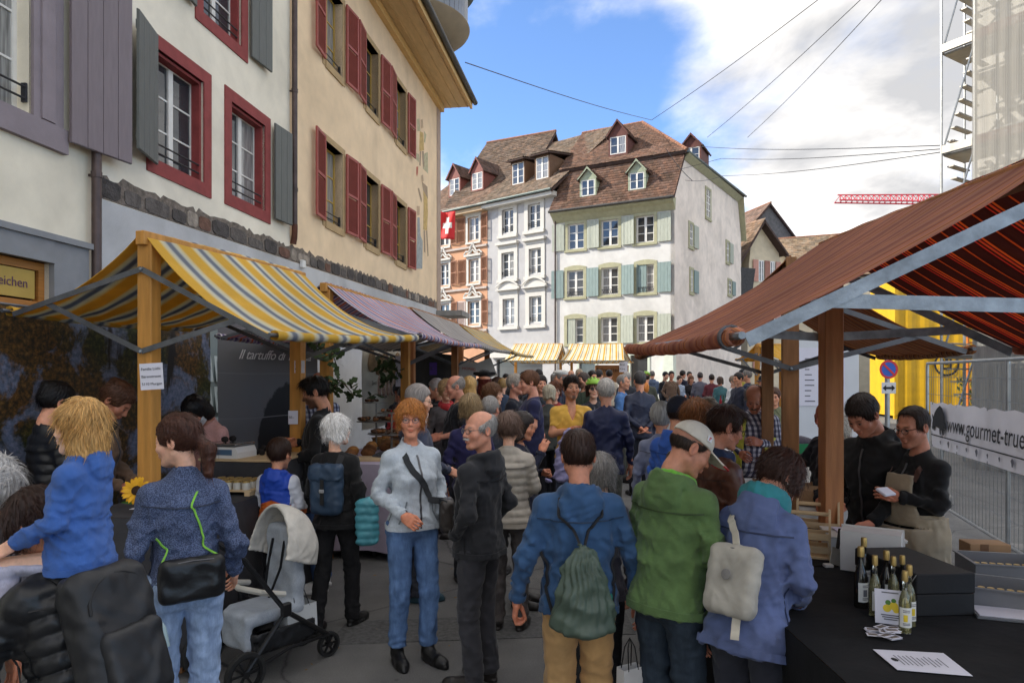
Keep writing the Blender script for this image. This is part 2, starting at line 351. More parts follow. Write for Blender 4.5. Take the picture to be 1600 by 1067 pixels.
def shutter_mesh(w, h, material, louvre=False, th=0.035):
 m = MB()
 if not louvre:
  n = max(2, round(w / .17)); pw = w / n
  m.box(0, w, 0, th * .55, 0, h)
  for i in range(n): m.obox(((i + .5) * pw, -.004, h / 2), (pw / 2 - .003, .008, h / 2 - .004), None, .003)
  for z in (.16, h - .16): m.box(.02, w - .02, th * .55, th, z - .05, z + .05)
 else:
  r = .055
  m.box(0, r, 0, th, 0, h); m.box(w - r, w, 0, th, 0, h); m.box(r, w - r, 0, th, 0, r); m.box(r, w - r, 0, th, h - r, h); m.box(r, w - r, 0, th, h * .5 - r / 2, h * .5 + r / 2)
 me = m.mesh('shutter'); me.materials.append(material); sl = None
 if louvre:
  m = MB(); r = .055; z = r + .03
  while z < h - r - .01:
   if abs(z - h / 2) > r * .8: m.obox((w / 2, th / 2, z), (w / 2 - r, .021, .005), Matrix.Rotation(math.radians(-38), 3, 'X'))
   z += .046
  sl = m.mesh('louvres'); sl.materials.append(material)
 return me, sl
SHUT = {}
def shutter(parent, x, z0, z1, w, material, louvre=False, y=-0.06, ang=0.0, side=1, label=None):
 k = (material.name, round(w, 2), round(z1 - z0, 2), louvre)
 if k not in SHUT: SHUT[k] = shutter_mesh(w, z1 - z0, material, louvre)
 me, sl = SHUT[k]; o = bpy.data.objects.new('shutter', me); COL.objects.link(o); o.parent = parent
 o.location = (x, y, z0); o.rotation_euler = (0, 0, -ang if side > 0 else ang)
 if side < 0: o.location = (x - w * math.cos(ang), y - w * math.sin(ang), z0)
 if label: o['label'] = label
 if sl: q = share(sl, 'louvres', o); q['kind'] = 'stuff'
 return o
def guard_bar(parent, x0, x1, z, y=-0.02):
 m = MB()
 for dz in (0, .11): m.tube([(x0 - .03, y, z + dz), (x1 + .03, y, z + dz)], .011, 6)
 for x in (x0 - .03, x1 + .03): m.box(x - .012, x + .012, y - .008, y + .04, z - .03, z + .15)
 return m.build('guard_rail', IRON, parent, True)
def fac_map(o, u):
 def f(px, py):
  k = (px - CX) / F; s = (k * o[1] - o[0]) / (u[0] - k * u[1]); return s, CH + (HY - py) / F * (o[1] + s * u[1])
 return f
TILE_COL = None
def tile_mat(name, col, var=0.3):
 if name in MATS: return MATS[name]
 s = NT(name); a = s.node('ShaderNodeAttribute', attribute_name='Col'); v = s.coord('Object')
 moss = s.ramp(s.noise(v, 1.6, 8, 0.65), [(0.45, (1, 1, 1)), (0.72, (0.55, 0.58, 0.5))])
 c = s.mix(1.0, a.outputs['Color'], moss, 'MULTIPLY'); c = s.mix(0.35, c, s.ramp(s.noise(v, 22, 4), [(0.3, (0.5, 0.5, 0.5)), (0.7, (1.2, 1.2, 1.2))]), 'MULTIPLY')
 s.set(s.bsdf.inputs['Base Color'], c); s.bsdf.inputs['Roughness'].default_value = 0.9; s.bump(s.noise(v, 60, 4), 0.3, 0.006); MATS[name] = s.m; return s.m
def tiles(parent, a, b, c, d, col, name='roof_tiles', tw=0.17, th=0.16, matname='tiles', seed=0, var=0.35, thick=0.022):
 a, b, c, d = [np.array(p, float) for p in (a, b, c, d)]; r = np.random.RandomState(seed + 11)
 H = (np.linalg.norm(d - a) + np.linalg.norm(c - b)) / 2; W = max(np.linalg.norm(b - a), np.linalg.norm(c - d)); nr = max(2, int(round(H / th))); V = []; Fq = []; C = []
 nrm = np.cross(b - a, d - a) if np.linalg.norm(b - a) > .1 else np.cross(b - a + c - d, d - a); nrm /= np.linalg.norm(nrm)
 up = ((d - a) + (c - b)); up /= np.linalg.norm(up)
 col = np.array(c3(col)); base = 0
 for i in range(nr):
  t = i / nr; l0 = a + (d - a) * t; r0 = b + (c - b) * t; ln = np.linalg.norm(r0 - l0); n = max(1, int(round(ln / tw)))
  e = (r0 - l0) / max(ln, 1e-6); off = .5 * (i % 2)
  s0 = np.clip((np.arange(n + 1) - off) / n, 0, 1); 
  for k in range(n + (1 if off else 0)):
   u0 = max(0, (k - off) / n); u1 = min(1, (k + 1 - off) / n)
   if u1 - u0 < .2 / n: continue
   p0 = l0 + e * ln * u0 + e * .004; p1 = l0 + e * ln * u1 - e * .004; j = r.uniform(-.006, .008); k2 = r.uniform(-.004, .006)
   up_l = up * th * 1.25; lift = nrm * (thick + .012 + j); V += [p0 + lift + up * r.uniform(-.01, .01), p1 + lift + nrm * k2 + up * r.uniform(-.01, .01), p1 + up_l + nrm * .008, p0 + up_l + nrm * .008, p0 + nrm * .002, p1 + nrm * .002]
   Fq += [(base, base + 1, base + 2, base + 3), (base + 4, base + 5, base + 1, base), (base + 4, base, base + 3, base + 3), (base + 1, base + 5, base + 2, base + 2)][:2]
   base += 6; f = 1 + r.uniform(-var, var); w = r.uniform(-.08, .08); C += [col * np.array([f * (1 + w), f, f * (1 - w)])] * 6
 me = np_mesh(name, V, Fq, np.clip(np.array(C), 0, 1)); o = link_mesh(name, me, tile_mat(matname, col), parent); o['kind'] = 'stuff'
 return o
def slab(parent, name, pts, th, material):
 p = [Vector(q) for q in pts]; n = (p[1] - p[0]).cross(p[2] - p[0]).normalized(); k = len(p); V = p + [q - n * th for q in p]
 m = MB(); m.add(V, [tuple(range(k)), tuple(range(2 * k - 1, k - 1, -1))] + [(i, i + k, (i + 1) % k + k, (i + 1) % k) for i in range(k)]); return m.build(name, material, parent)
# ================================================================ the left row of houses
LA = -5.5; LU = (0.1411, 0.99); LROT = math.atan2(LU[1], LU[0]); LM = fac_map((LA, 0), LU)
RED = mat('oxblood_stone', (0.25, 0.048, 0.045), 0.75, 0.15, 6, 0.2, 90); SHG = mat('slate_green_shutter', (0.12, 0.125, 0.115), 0.6, 0.1, 4, 0.15, 60, stretch=(8, 8, 1))
SHP = mat('mauve_grey_shutter', (0.19, 0.155, 0.165), 0.6, 0.08, 4, 0.15, 60, stretch=(8, 8, 1)); MAUVE = mat('mauve_grey_stone', (0.25, 0.21, 0.225), 0.85, 0.1, 4, 0.2, 90)
CREAM = plaster('cream_plaster', (0.84, 0.77, 0.63)); PEACH = plaster('peach_plaster', (0.84, 0.64, 0.42)); GREYP = plaster('bare_grey_render', (0.53, 0.53, 0.53), 0.2); BEIGE = plaster('beige_plaster', (0.82, 0.75, 0.60))
def house_shell(o, x0, x1, z1, depth, wallm, back_only=False):
 m = MB(); m.add([(x0, .25, -.5), (x1, .25, -.5), (x1, depth, -.5), (x0, depth, -.5), (x0, .25, z1), (x1, .25, z1), (x1, depth, z1), (x0, depth, z1)], [(0, 1, 5, 4), (1, 2, 6, 5), (2, 3, 7, 6), (3, 0, 4, 7), (4, 5, 6, 7)])
 return m.build('house_body', wallm, o)
def side_strip(o, x, z1, material, name='end_wall'):
 m = MB(); m.box(x - .01, x, .001, .26, -.3, z1); return m.build(name, material, o)
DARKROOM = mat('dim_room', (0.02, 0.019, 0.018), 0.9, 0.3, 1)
h1 = thing('beige_house', 'beige house at the edge with mauve shutter and shop lintel', 'house', (LA, 0, 0), LROT)
holes = [(5.0, 6.56, 4.36, 6.3), (3.5, 6.77, -.2, 2.98)]
wall_holes(-14.0, 7.27, -.3, 11.5, holes).build('wall', BEIGE, h1); house_shell(h1, -14.0, 7.27, 11.5, 8, DARKROOM); slab(h1, 'roof', [(-14, -.8, 11.4), (7.3, -.8, 11.4), (7.3, 4.2, 15.5), (-14, 4.2, 15.5)], .12, DARKROOM)  # wall stretched behind the camera and roof height invented to shade the street
window(h1, 5.0, 6.56, 4.36, 6.3, .15, rows=4)
m = MB(); m.box(6.56, 6.92, -.03, .02, 4.16, 6.6); m.box(4.6, 6.95, -.06, .02, 4.10, 4.34); m.box(6.64, 6.80, -.05, -.03, 4.36, 6.6); m.build('window_surround', MAUVE, h1)
guard_bar(h1, 5.0, 6.5, 4.5, .03); shutter(h1, 6.93, 4.22, 6.25, .74, SHP, ang=math.radians(9), y=-.10)
m = MB(); m.box(3.0, 6.77, -.07, .1, 2.98, 3.2); m.box(6.77, 7.22, -.06, .1, -.2, 3.2); m.box(3.0, 7.24, -.10, .05, 3.2, 3.26); m.build('shop_surround', mat('grey_stone_trim', (0.235, 0.24, 0.25), 0.85, 0.08, 5, 0.2, 80), h1)
m = MB(); m.box(3.5, 6.77, .05, .12, 2.90, 2.98); m.box(6.70, 6.77, .05, .12, 1.0, 2.90); m.box(3.5, 6.70, .05, .12, 2.55, 2.60); m.build('shop_window_frame', mat('orange_wood', (0.42, 0.17, 0.035), 0.5, 0.2, 6, stretch=(1, 1, 12)), h1)
m = MB(); m.box(3.5, 6.70, .16, .17, 0, 2.55); m.build('shop_glass', GLASS, h1)
m = MB(); m.box(3.5, 6.66, .055, .085, 2.62, 2.89); sg = m.build('shop_sign', mat('yellow_sign', (0.50, 0.33, 0.07), 0.5, 0.1, 3), h1)
text('lettering', 'Pokale, Medaillen, Abzeichen', .125, mat('purple_print', (0.12, 0.05, 0.10), 0.6, 0), h1, frame_m((6.58, .05, 2.755), (1, 0, 0), (0, 0, 1)), align='RIGHT')
def downpipe(x, z0, z1, label, y=-.09, bend=False):
 t = thing('downpipe', label, 'pipe', (LA + LU[0] * x, LU[1] * x, 0), LROT); m = MB(); m.tube([(0, y, z0), (0, y, z1)], .048, 10); m.build('pipe', COPPER, t, True)
 for i, z in enumerate(np.arange(z0 + .6, z1, 1.7)): q = MB(); q.lathe([(.047, z - .03), (.056, z - .03), (.056, z + .03), (.047, z + .03)], (0, y, 0), 10); q.box(-.012, .012, y + .04, .03, z - .012, z + .012); q.build('pipe_clamp', COPPER, t)
 if bend: q = MB(); q.tube([(0, y, z0), (0, y, z0 - .12), (.05, y + .03, z0 - .22), (.05, y + .05, z0 - .32)], .052, 10); q.build('pipe_foot', mat('rust_pipe', (0.10, 0.035, 0.02), 0.7, 0.3, 12), t, True)
 return t
downpipe(7.29, 0, 9.5, 'brown rain pipe between the beige and the cream house')
h2 = thing('cream_house', 'cream house with oxblood window frames and dark grey shutters', 'house', (LA, 0, 0), LROT)
WA = (8.36, 9.34, 4.50, 5.86); WB = (10.02, 11.0, 4.52, 5.88); WC = (9.32, 10.30, 6.80, 8.2)
wall_holes(7.27, 11.87, -.3, 11.0, [WA, WB, WC], .22).build('wall', CREAM, h2); house_shell(h2, 7.27, 11.87, 11.0, 8, DARKROOM); slab(h2, 'roof', [(7.3, -.8, 10.95), (11.85, -.8, 10.95), (11.85, 4.3, 15.3), (7.3, 4.3, 15.3)], .12, DARKROOM)  # unseen roof added so its shadow covers the street
for w in (WA, WB, WC):
 window(h2, *w, .15); m = MB(); x0, x1, z0, z1 = w; d = .17
 m.box(x0 - d, x0, -.02, .03, z0 - d, z1 + d); m.box(x1, x1 + d, -.02, .03, z0 - d, z1 + d); m.box(x0, x1, -.02, .03, z1, z1 + d); m.box(x0, x1, -.02, .03, z0 - d, z0)
 e = .012; m.box(x0, x0 + .04, .03, .15, z0, z1); m.box(x1 - .04, x1, .03, .15, z0, z1); m.box(x0 + .04, x1 - .04, .03, .15, z1 - .04, z1); m.box(x0 + .04, x1 - .04, .03, .15, z0, z0 + .03)
 m.build('window_surround', RED, h2); guard_bar(h2, x0 + .05, x1 - .02, z0 + .12, .04)
shutter(h2, 8.30, 4.42, 5.98, .60, SHG, ang=math.radians(17), side=-1, y=-.07); shutter(h2, 11.20, 4.45, 6.0, .52, SHG, ang=math.radians(4), y=-.08)
shutter(h2, 10.50, 6.75, 8.3, .56, SHG, ang=math.radians(4)); shutter(h2, 9.10, 6.75, 8.3, .56, SHG, ang=math.radians(9), side=-1)
downpipe(11.87, 4.5, 10.4, 'dark rain pipe ending above the stone band at the peach house', bend=True)
h3 = thing('peach_house', 'peach house with red louvred shutters, wall painting and deep eaves', 'house', (LA, 0, 0), LROT)
XE = 22.4; REDL = mat('red_louvre_paint', (0.32, 0.075, 0.062), 0.55, 0.12, 6); SAND = mat('sandstone_frame', (0.43, 0.30, 0.155), 0.85, 0.1, 5, 0.2, 80)
OCH = mat('ochre_window_paint', (0.45, 0.29, 0.055), 0.5, 0.1, 6); SOFF = mat('ochre_soffit', (0.60, 0.42, 0.20), 0.6, 0.12, 2, stretch=(1, 6, 1))
wins = [(13.34 + 2.2 * i, 14.22 + 2.2 * i, zz, zz + 1.55) for i in range(3) for zz in (4.92, 8.02)]
wall_holes(11.87, XE, -.3, 10.75, wins, .24).build('wall', PEACH, h3); house_shell(h3, 11.87, XE, 10.75, 9, PEACH)
for x0, x1, z0, z1 in wins:
 window(h3, x0, x1, z0, z1, .17, OCH, fr=.04); m = MB(); d = .12
 m.box(x0 - d, x0, -.012, .24, z0 - d, z1 + d); m.box(x1, x1 + d, -.012, .24, z0 - d, z1 + d); m.box(x0, x1, -.012, .24, z1, z1 + d); m.box(x0, x1, -.03, .24, z0 - d * 1.2, z0); m.build('window_surround', SAND, h3)
 shutter(h3, x0 - .09, z0 - .04, z1 + .04, .54, REDL, True, -.07, math.radians(6), -1); shutter(h3, x1 + .09, z0 - .04, z1 + .04, .54, REDL, True, -.07, math.radians(5), 1)
 guard_bar(h3, x0 + .05, x1 - .05, z0 + .1, .05)
m = MB(); m.box(XE - .42, XE + .02, -.02, .03, 0, 10.75); m.build('corner_pilaster', mat('pinkish_stone', (0.40, 0.30, 0.235), 0.9, 0.1, 3, 0.2, 60), h3)
m = MB(); m.add([(11.87, -.95, 10.72), (XE + .25, -.95, 10.72), (XE + .25, .3, 10.72), (11.87, .3, 10.72), (11.87, -.95, 10.76), (XE + .25, -.95, 10.76), (XE + .25, .3, 10.76), (11.87, .3, 10.76)], [(3, 2, 1, 0), (4, 5, 6, 7), (0, 1, 5, 4), (1, 2, 6, 5)])
m.build('soffit', SOFF, h3)
for k, y in enumerate((-.86, -.58, -.30)): m = MB(); m.box(11.9, XE + .24, y - .008, y + .008, 10.695, 10.72); m.build('soffit_batten', SOFF, h3)
m = MB(); m.box(11.87, XE + .28, -1.02, -.95, 10.66, 10.92); m.box(11.87, XE + .02, -.14, -.001, 10.5, 10.70); m.build('eaves_board', mat('pale_ochre_board', (0.62, 0.40, 0.16), 0.6, 0.1, 3), h3)
m = MB(); m.tube([(11.87, -1.1, 10.88), (XE + .35, -1.1, 10.88)], .085, 10); m.build('gutter', mat('dark_gutter', (0.06, 0.058, 0.055), 0.5, 0.2, 4, metal=0.4), h3, True)
slab(h3, 'roof', [(11.87, -1.15, 10.95), (XE + .35, -1.15, 10.95), (XE + .35, 4.5, 15.2), (11.87, 4.5, 15.2)], .12, mat('dark_roof', (0.09, 0.06, 0.05), 0.9, 0.3, 8, 0.4, 30))
slab(h3, 'roof', [(XE + .35, 10, 10.95), (11.87, 10, 10.95), (11.87, 4.5, 15.2), (XE + .35, 4.5, 15.2)], .12, MATS['dark_roof'])
m = MB(); m.add([(XE, .25, 10.75), (XE, 9, 10.75), (XE, 4.5, 15)], [(0, 1, 2)]); m.build('gable', PEACH, h3)
m = MB(); m.lathe([(0.05, 11.0), (1.15, 11.25), (1.75, 11.75), (1.78, 11.8)], (19.6, .25, 0), 28, None, math.pi, 2 * math.pi); dr = m.build('dormer_underside', mat('tan_panel', (0.30, 0.24, 0.16), 0.7, 0.1, 3), h3, True, 30)
m = MB()
for k in range(28):
 t0 = math.pi + math.pi * k / 28; t1 = t0 + math.pi / 28 - .006
 m.add([(19.6 + 1.72 * math.cos(t), .25 + 1.72 * math.sin(t), z) for t in (t0, t1) for z in (11.8, 12.9)], [(0, 2, 3, 1)])
m.build('dormer_cladding', mat('blue_zinc', (0.20, 0.215, 0.235), 0.4, 0.15, 2, metal=0.5), h3)
m = MB(); m.lathe([(1.72, 12.9), (1.95, 12.95), (2.0, 13.05), (1.9, 13.15), (1.7, 13.1)], (19.6, .25, 0), 28, None, math.pi, 2 * math.pi); m.build('dormer_gutter', mat('green_gutter', (0.10, 0.125, 0.12), 0.5, 0.2, 3, metal=0.4), h3, True, 40)
m = MB(); m.lathe([(1.95, 13.1), (1.2, 13.8), (0.02, 14.3)], (19.6, .25, 0), 28, None, math.pi, 2 * math.pi); m.build('dormer_roof', MATS['dark_roof'], h3, True, 40)
m = MB(); m.box(17.9, 21.3, .25, 3, 11.5, 13.1); m.build('dormer_body', ZINC, h3)
paints = {'blue_wash': (0.34, 0.36, 0.35), 'ochre_wash': (0.55, 0.38, 0.15), 'skin_wash': (0.52, 0.37, 0.24), 'brown_wash': (0.38, 0.28, 0.19), 'green_wash': (0.48, 0.43, 0.27), 'red_wash': (0.50, 0.17, 0.11)}
def paint(name, colr, polys, y=-.0035):
 for pl in polys:
  m = MB(); q = [LM(px, py) for px, py in pl]; n = len(q); m.add([(a, y, b) for a, b in q] + [(a, y + .002, b) for a, b in q], [tuple(range(n)), tuple(range(2 * n - 1, n - 1, -1))])
  m.build(name, mat(colr, paints[colr], 0.9, 0.25, 9, 0.2, 80), h3)
def C3(x, y): return (640 + x / 3.675, 170 + y / 3.68)
paint('painted_figure', 'ochre_wash', [[C3(*p) for p in ((78, 455), (100, 460), (104, 600), (100, 700), (78, 695), (80, 560))], [C3(*p) for p in ((58, 130), (78, 140), (82, 240), (55, 245))]])
paint('painted_limb', 'brown_wash', [[C3(*p) for p in q] for q in (((80, 698), (88, 700), (90, 830), (82, 822)), ((94, 700), (101, 702), (108, 845), (102, 850)), ((70, 420), (102, 450), (104, 520), (78, 470)), ((46, 460), (54, 455), (70, 520), (66, 540)), ((58, 245), (66, 245), (62, 330), (55, 325)), ((70, 245), (80, 245), (84, 340), (76, 330)))], -.005)
paint('painted_head', 'skin_wash', [[C3(*p) for p in q] for q in (((64, 385), (76, 380), (80, 415), (70, 425)), ((62, 65), (74, 60), (78, 110), (64, 115)), ((40, 560), (56, 560), (56, 610), (44, 615)))], -.007)
paint('painted_dress', 'blue_wash', [[C3(*p) for p in ((44, 625), (56, 625), (62, 730), (74, 760), (72, 920), (38, 920), (40, 800), (44, 720))]], -.006)
paint('painted_backdrop', 'green_wash', [[C3(*p) for p in q] for q in (((42, 60), (56, 58), (62, 130), (44, 130)), ((84, 130), (96, 150), (88, 200), (82, 190)), ((80, 260), (104, 250), (106, 375), (76, 345)), ((36, 255), (54, 262), (54, 310), (36, 290)))], -.002)
paint('painted_shield', 'red_wash', [[C3(*p) for p in ((38, 335), (49, 332), (48, 370), (42, 392), (37, 375))]])
bz = lambda x: 3.80 + .019 * (x - 7.3)
m = MB(); m.add([(7.34, -.012, -.2), (XE - .45, -.012, -.2), (XE - .45, -.012, bz(XE) - .01), (7.34, -.012, bz(7.3) - .01), (7.34, 0, -.2), (XE - .45, 0, -.2), (XE - .45, 0, bz(XE) - .01), (7.34, 0, bz(7.3) - .01)], [(0, 1, 2, 3), (3, 2, 6, 7), (0, 3, 7, 4), (1, 5, 6, 2)])
gw = thing('stone_band', 'strip of bare rubble stones above the grey ground floor wall', 'stone wall', (LA, 0, 0), LROT)
m.build('grey_render', GREYP, gw)
m = MB(); r = random.Random(3); x = 7.34; top = []; 
while x < XE - .45: top.append((x, bz(x) + .24 + r.uniform(-.03, .06))); x += r.uniform(.05, .14)
top.append((XE - .45, bz(XE) + .25)); bot = [(XE - .45, bz(XE)), (7.34, bz(7.3))]
m.prism(bot[::-1][:1] + bot[:1] + top[::-1], -.006, .004); m.build('mortar_bed', mat('old_mortar', (0.17, 0.14, 0.115), 0.95, 0.45, 14, 0.8, 40, bdist=0.02), gw)
stm = [mat('rubble_stone_%s' % n, c, 0.95, 0.35, 9, 0.9, 35, bdist=0.02) for n, c in (('grey', (0.12, 0.105, 0.095)), ('dark', (0.075, 0.066, 0.062)), ('pale', (0.30, 0.255, 0.21)), ('rust', (0.16, 0.085, 0.06)))]
x = 7.36
while x < XE - .75:
 w = r.uniform(.16, .52); hgt = r.uniform(.15, .24); n = 8
 pl = [(x + w / 2 + w * .49 * math.copysign(abs(math.cos(t)) ** .45, math.cos(t)) * r.uniform(.92, 1), bz(x) + .015 + hgt / 2 + hgt * .49 * math.copysign(abs(math.sin(t)) ** .45, math.sin(t)) * r.uniform(.88, 1)) for t in [2 * math.pi * (k + .5) / n for k in range(n)]]
 m = MB(); m.prism(pl, -.012 - r.uniform(0, .012), 0); m.build('stone', r.choices(stm, (5, 4, 1.6, 1))[0], gw); x += w + r.uniform(.0, .05)
m = MB(); m.obox((LM(469, 413)[0], -.05, LM(469, 413)[1]), (.06, .035, .07), None, .012); m.build('alarm_box', mat('white_plastic', (0.7, 0.69, 0.66), 0.4, 0.03), gw)
m = MB(); c0 = LM(688, 488); m.box(c0[0] - .6, c0[0] + .55, -.85, .0, c0[1] - .16, c0[1]); tag(m.build('corner_canopy', mat('grey_concrete', (0.25, 0.24, 0.225), 0.9, 0.15, 5, 0.3, 60)), 'grey concrete canopy slab at the end of the peach house', 'canopy').matrix_world = h3.matrix_basis
m.v and None
fl = thing('swiss_flag', 'red flag with white cross on a pole beyond the peach house corner', 'flag', P(690, 360, 26))
def flag():
 n, k = 16, 12; V = []; C = []; w = .85
 A, B, D = P(688, 330, 26), P(712, 331, 26), P(706, 375, 26); o = P(690, 360, 26)
 for j in range(k + 1):
  for i in range(n + 1):
   u, v = i / n, j / k; p = (A - o) + (B - A) * u * 1.0 + (P(686, 373, 26) - A) * v; V.append(p + Vector((0, .10 * math.sin(5 * u + 2 * v), -.02 * math.sin(3 * u))))
 Fq = [(j * (n + 1) + i, j * (n + 1) + i + 1, (j + 1) * (n + 1) + i + 1, (j + 1) * (n + 1) + i) for j in range(k) for i in range(n)]
 return V, Fq
s = NT('flag_cloth'); a = s.node('ShaderNodeAttribute', attribute_name='st'); sp = s.node('ShaderNodeSeparateXYZ'); s.L.new(a.outputs['Vector'], sp.inputs[0])
ax = s.math('ABSOLUTE', s.math('SUBTRACT', sp.outputs[0], .5)); ay = s.math('ABSOLUTE', s.math('SUBTRACT', sp.outputs[1], .5))
def lt(v, k): return s.math('LESS_THAN', v, k)
cr = s.math('MAXIMUM', s.math('MULTIPLY', lt(ax, .1), lt(ay, .31)), s.math('MULTIPLY', lt(ay, .1), lt(ax, .31)))
s.set(s.bsdf.inputs['Base Color'], s.mix(cr, (0.62, 0.02, 0.025), (0.8, 0.8, 0.8))); s.bsdf.inputs['Roughness'].default_value = .7
V, Fq = flag(); n, k = 16, 12; st = [(i / n, j / k, 0) for j in range(k + 1) for i in range(n + 1)]
o = link_mesh('flag_cloth', np_mesh('flag_cloth', V, Fq, st=st), s.m, fl, True); md = o.modifiers.new('thickness', 'SOLIDIFY'); md.thickness = .004
m = MB(); m.tube([P(688, 331, 26) - fl.location + Vector((-.5, 0, -.02)), P(760, 317, 26.2) - fl.location], .012, 6); m.build('flag_cord', WOODW, fl)
# ================================================================ the houses across the square
def unit2(x, y): l = math.hypot(x, y); return (x / l, y / l)
def house_frame(name, label, left, right):
 u = unit2(right[0] - left[0], right[1] - left[1]); n = (-u[1], u[0]); W = math.hypot(right[0] - left[0], right[1] - left[1])
 t = thing(name, label, 'house', (left[0], left[1], 0), math.atan2(u[1], u[0]))
 def fm(y=0.0):
  g = fac_map((left[0] + n[0] * y, left[1] + n[1] * y), u); return lambda p: g(*p)
 return t, u, n, W, fm
def body(o, W, z1, depth, material, side=0.0, name='house_body'):
 m = MB(); s = side * depth
 m.add([(0, .24, 0), (W, .24, 0), (W + s, depth, 0), (s, depth, 0), (0, .24, z1), (W, .24, z1), (W + s, depth, z1), (s, depth, z1)], [(0, 1, 5, 4), (1, 2, 6, 5), (2, 3, 7, 6), (3, 0, 4, 7), (4, 5, 6, 7)]); return m.build(name, material, o)
def dormer(o, x, y, z, w, h, gh, depth, wallm, roofm, tilecol, shed=False, rows=2, fr=.05, seed=0, frame_m_=None):
 m = MB(); hw = w / 2; fw = .09
 m.box(x - hw, x - hw + fw, y, y + depth, z, z + h); m.box(x + hw - fw, x + hw, y, y + depth, z, z + h); m.box(x - hw + fw, x + hw - fw, y, y + .08, z, z + .10)
 if shed: m.box(x - hw, x + hw, y, y + .06, z + h - .1, z + h)
 else: m.prism([(x - hw, z + h), (x + hw, z + h), (x, z + h + gh)], y, y + .08); m.box(x - hw + fw, x + hw - fw, y, y + .08, z + h - .08, z + h)
 d = m.build('dormer', wallm, o)
 if not shed: m = MB(); m.prism([(x - hw - .03, z + h - .04), (x - hw - .12, z + h - .06), (x, z + h + gh + .12), (x, z + h + gh - .0)], y - .16, y - .1); m.prism([(x, z + h + gh), (x, z + h + gh + .12), (x + hw + .12, z + h - .06), (x + hw + .03, z + h - .04)], y - .16, y - .1); m.build('bargeboard', wallm, d)
 w_ = window(o, x - hw + fw, x + hw - fw, z + .10, z + h - .08, y + .01, frame_m_, rows=rows, fr=fr); 
 e = .14
 if shed:
  slab(d, 'dormer_roof', [(x - hw - e, y - .35, z + h + .04), (x + hw + e, y - .35, z + h + .04), (x + hw + e, y + depth + .6, z + h + .55), (x - hw - e, y + depth + .6, z + h + .55)], .07, roofm)
 else:
  zt = z + h + gh + .06; ze = z + h - .10
  slab(d, 'dormer_roof', [(x, y - .15, zt), (x, y + depth, zt), (x - hw - e, y + depth, ze), (x - hw - e, y - .15, ze)], .05, roofm); slab(d, 'dormer_roof', [(x, y + depth, zt), (x, y - .15, zt), (x + hw + e, y - .15, ze), (x + hw + e, y + depth, ze)], .05, roofm)
  tiles(d, (x - hw - e, y + depth, ze), (x - hw - e, y - .17, ze), (x, y - .17, zt), (x, y + depth, zt), tilecol, 'dormer_tiles', seed=seed, matname='tiles_d'); tiles(d, (x + hw + e, y - .17, ze), (x + hw + e, y + depth, ze), (x, y + depth, zt), (x, y - .17, zt), tilecol, 'dormer_tiles', seed=seed + 1, matname='tiles_d')
 return d
ROOFB = mat('roof_board', (0.07, 0.045, 0.038), 0.9, 0.3, 6)
OLIVE = mat('olive_stone', (0.38, 0.365, 0.235), 0.85, 0.12, 5, 0.2, 60); SAGE = mat('sage_shutter', (0.37, 0.39, 0.32), 0.6, 0.12, 3, stretch=(6, 6, 1)); TEAL = mat('teal_grey_shutter', (0.21, 0.275, 0.26), 0.6, 0.12, 3, stretch=(6, 6, 1))
WHITEP = plaster('white_limewash', (0.64, 0.625, 0.59), 0.14); PINKP = plaster('pale_pink_limewash', (0.80, 0.70, 0.61), 0.2)
WL, WR = (2.43, 38.15), (8.33, 35.0)
wh, wu, wn, WW, wfm = house_frame('white_corner_house', 'white corner house with green shutters and steep red tiled roof', WL, WR)
SD = 12.6; SX = .092; EV = 11.05; BRK = 13.8
g = wfm()
def rect(f, x0, x1, y0, y1):
 a = f(C5(x0, y0)); b = f(C5(x1, y0)); c = f(C5(x0, y1)); d = f(C5(x1, y1)); return a[0], b[0], (c[1] + d[1]) / 2, (a[1] + b[1]) / 2
wins = []; spec = []
for row, items in enumerate((((553, 620, 455, 560), (692, 763, 435, 545), (838, 912, 417, 528)), ((550, 618, 648, 757), (693, 763, 635, 748), (842, 912, 622, 738)), ((550, 617, 850, 952), (692, 760, 843, 950), (840, 912, 833, 942)))):
 for it in items: wins.append(rect(g, *it)); spec.append(row)
for row in range(3):
 zs = [w for w, r_ in zip(wins, spec) if r_ == row]; z0 = sum(w[2] for w in zs) / 3; z1 = sum(w[3] for w in zs) / 3
 for i in range(9):
  if spec[i] == row: wins[i] = (wins[i][0], wins[i][1], z0, z1)
door = [(g((905, 600))[0], g((930, 600))[0], .3, 2.9), (g((985, 600))[0], g((1012, 600))[0], .3, 3.1)]
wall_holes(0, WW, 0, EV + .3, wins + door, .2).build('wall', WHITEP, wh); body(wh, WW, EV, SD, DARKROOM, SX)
for a, b, c, d in door:
 m = MB(); m.box(a, b, .15, .18, c, d); m.build('shop_glass', GLASS, wh); m = MB(); m.box(a - .12, a, -.04, .03, c, d + .12); m.box(b, b + .12, -.04, .03, c, d + .12); m.box(a, b, -.04, .03, d, d + .12); m.build('door_surround', mat('pale_green_paint', (0.55, 0.60, 0.50), 0.7, 0.06), wh)
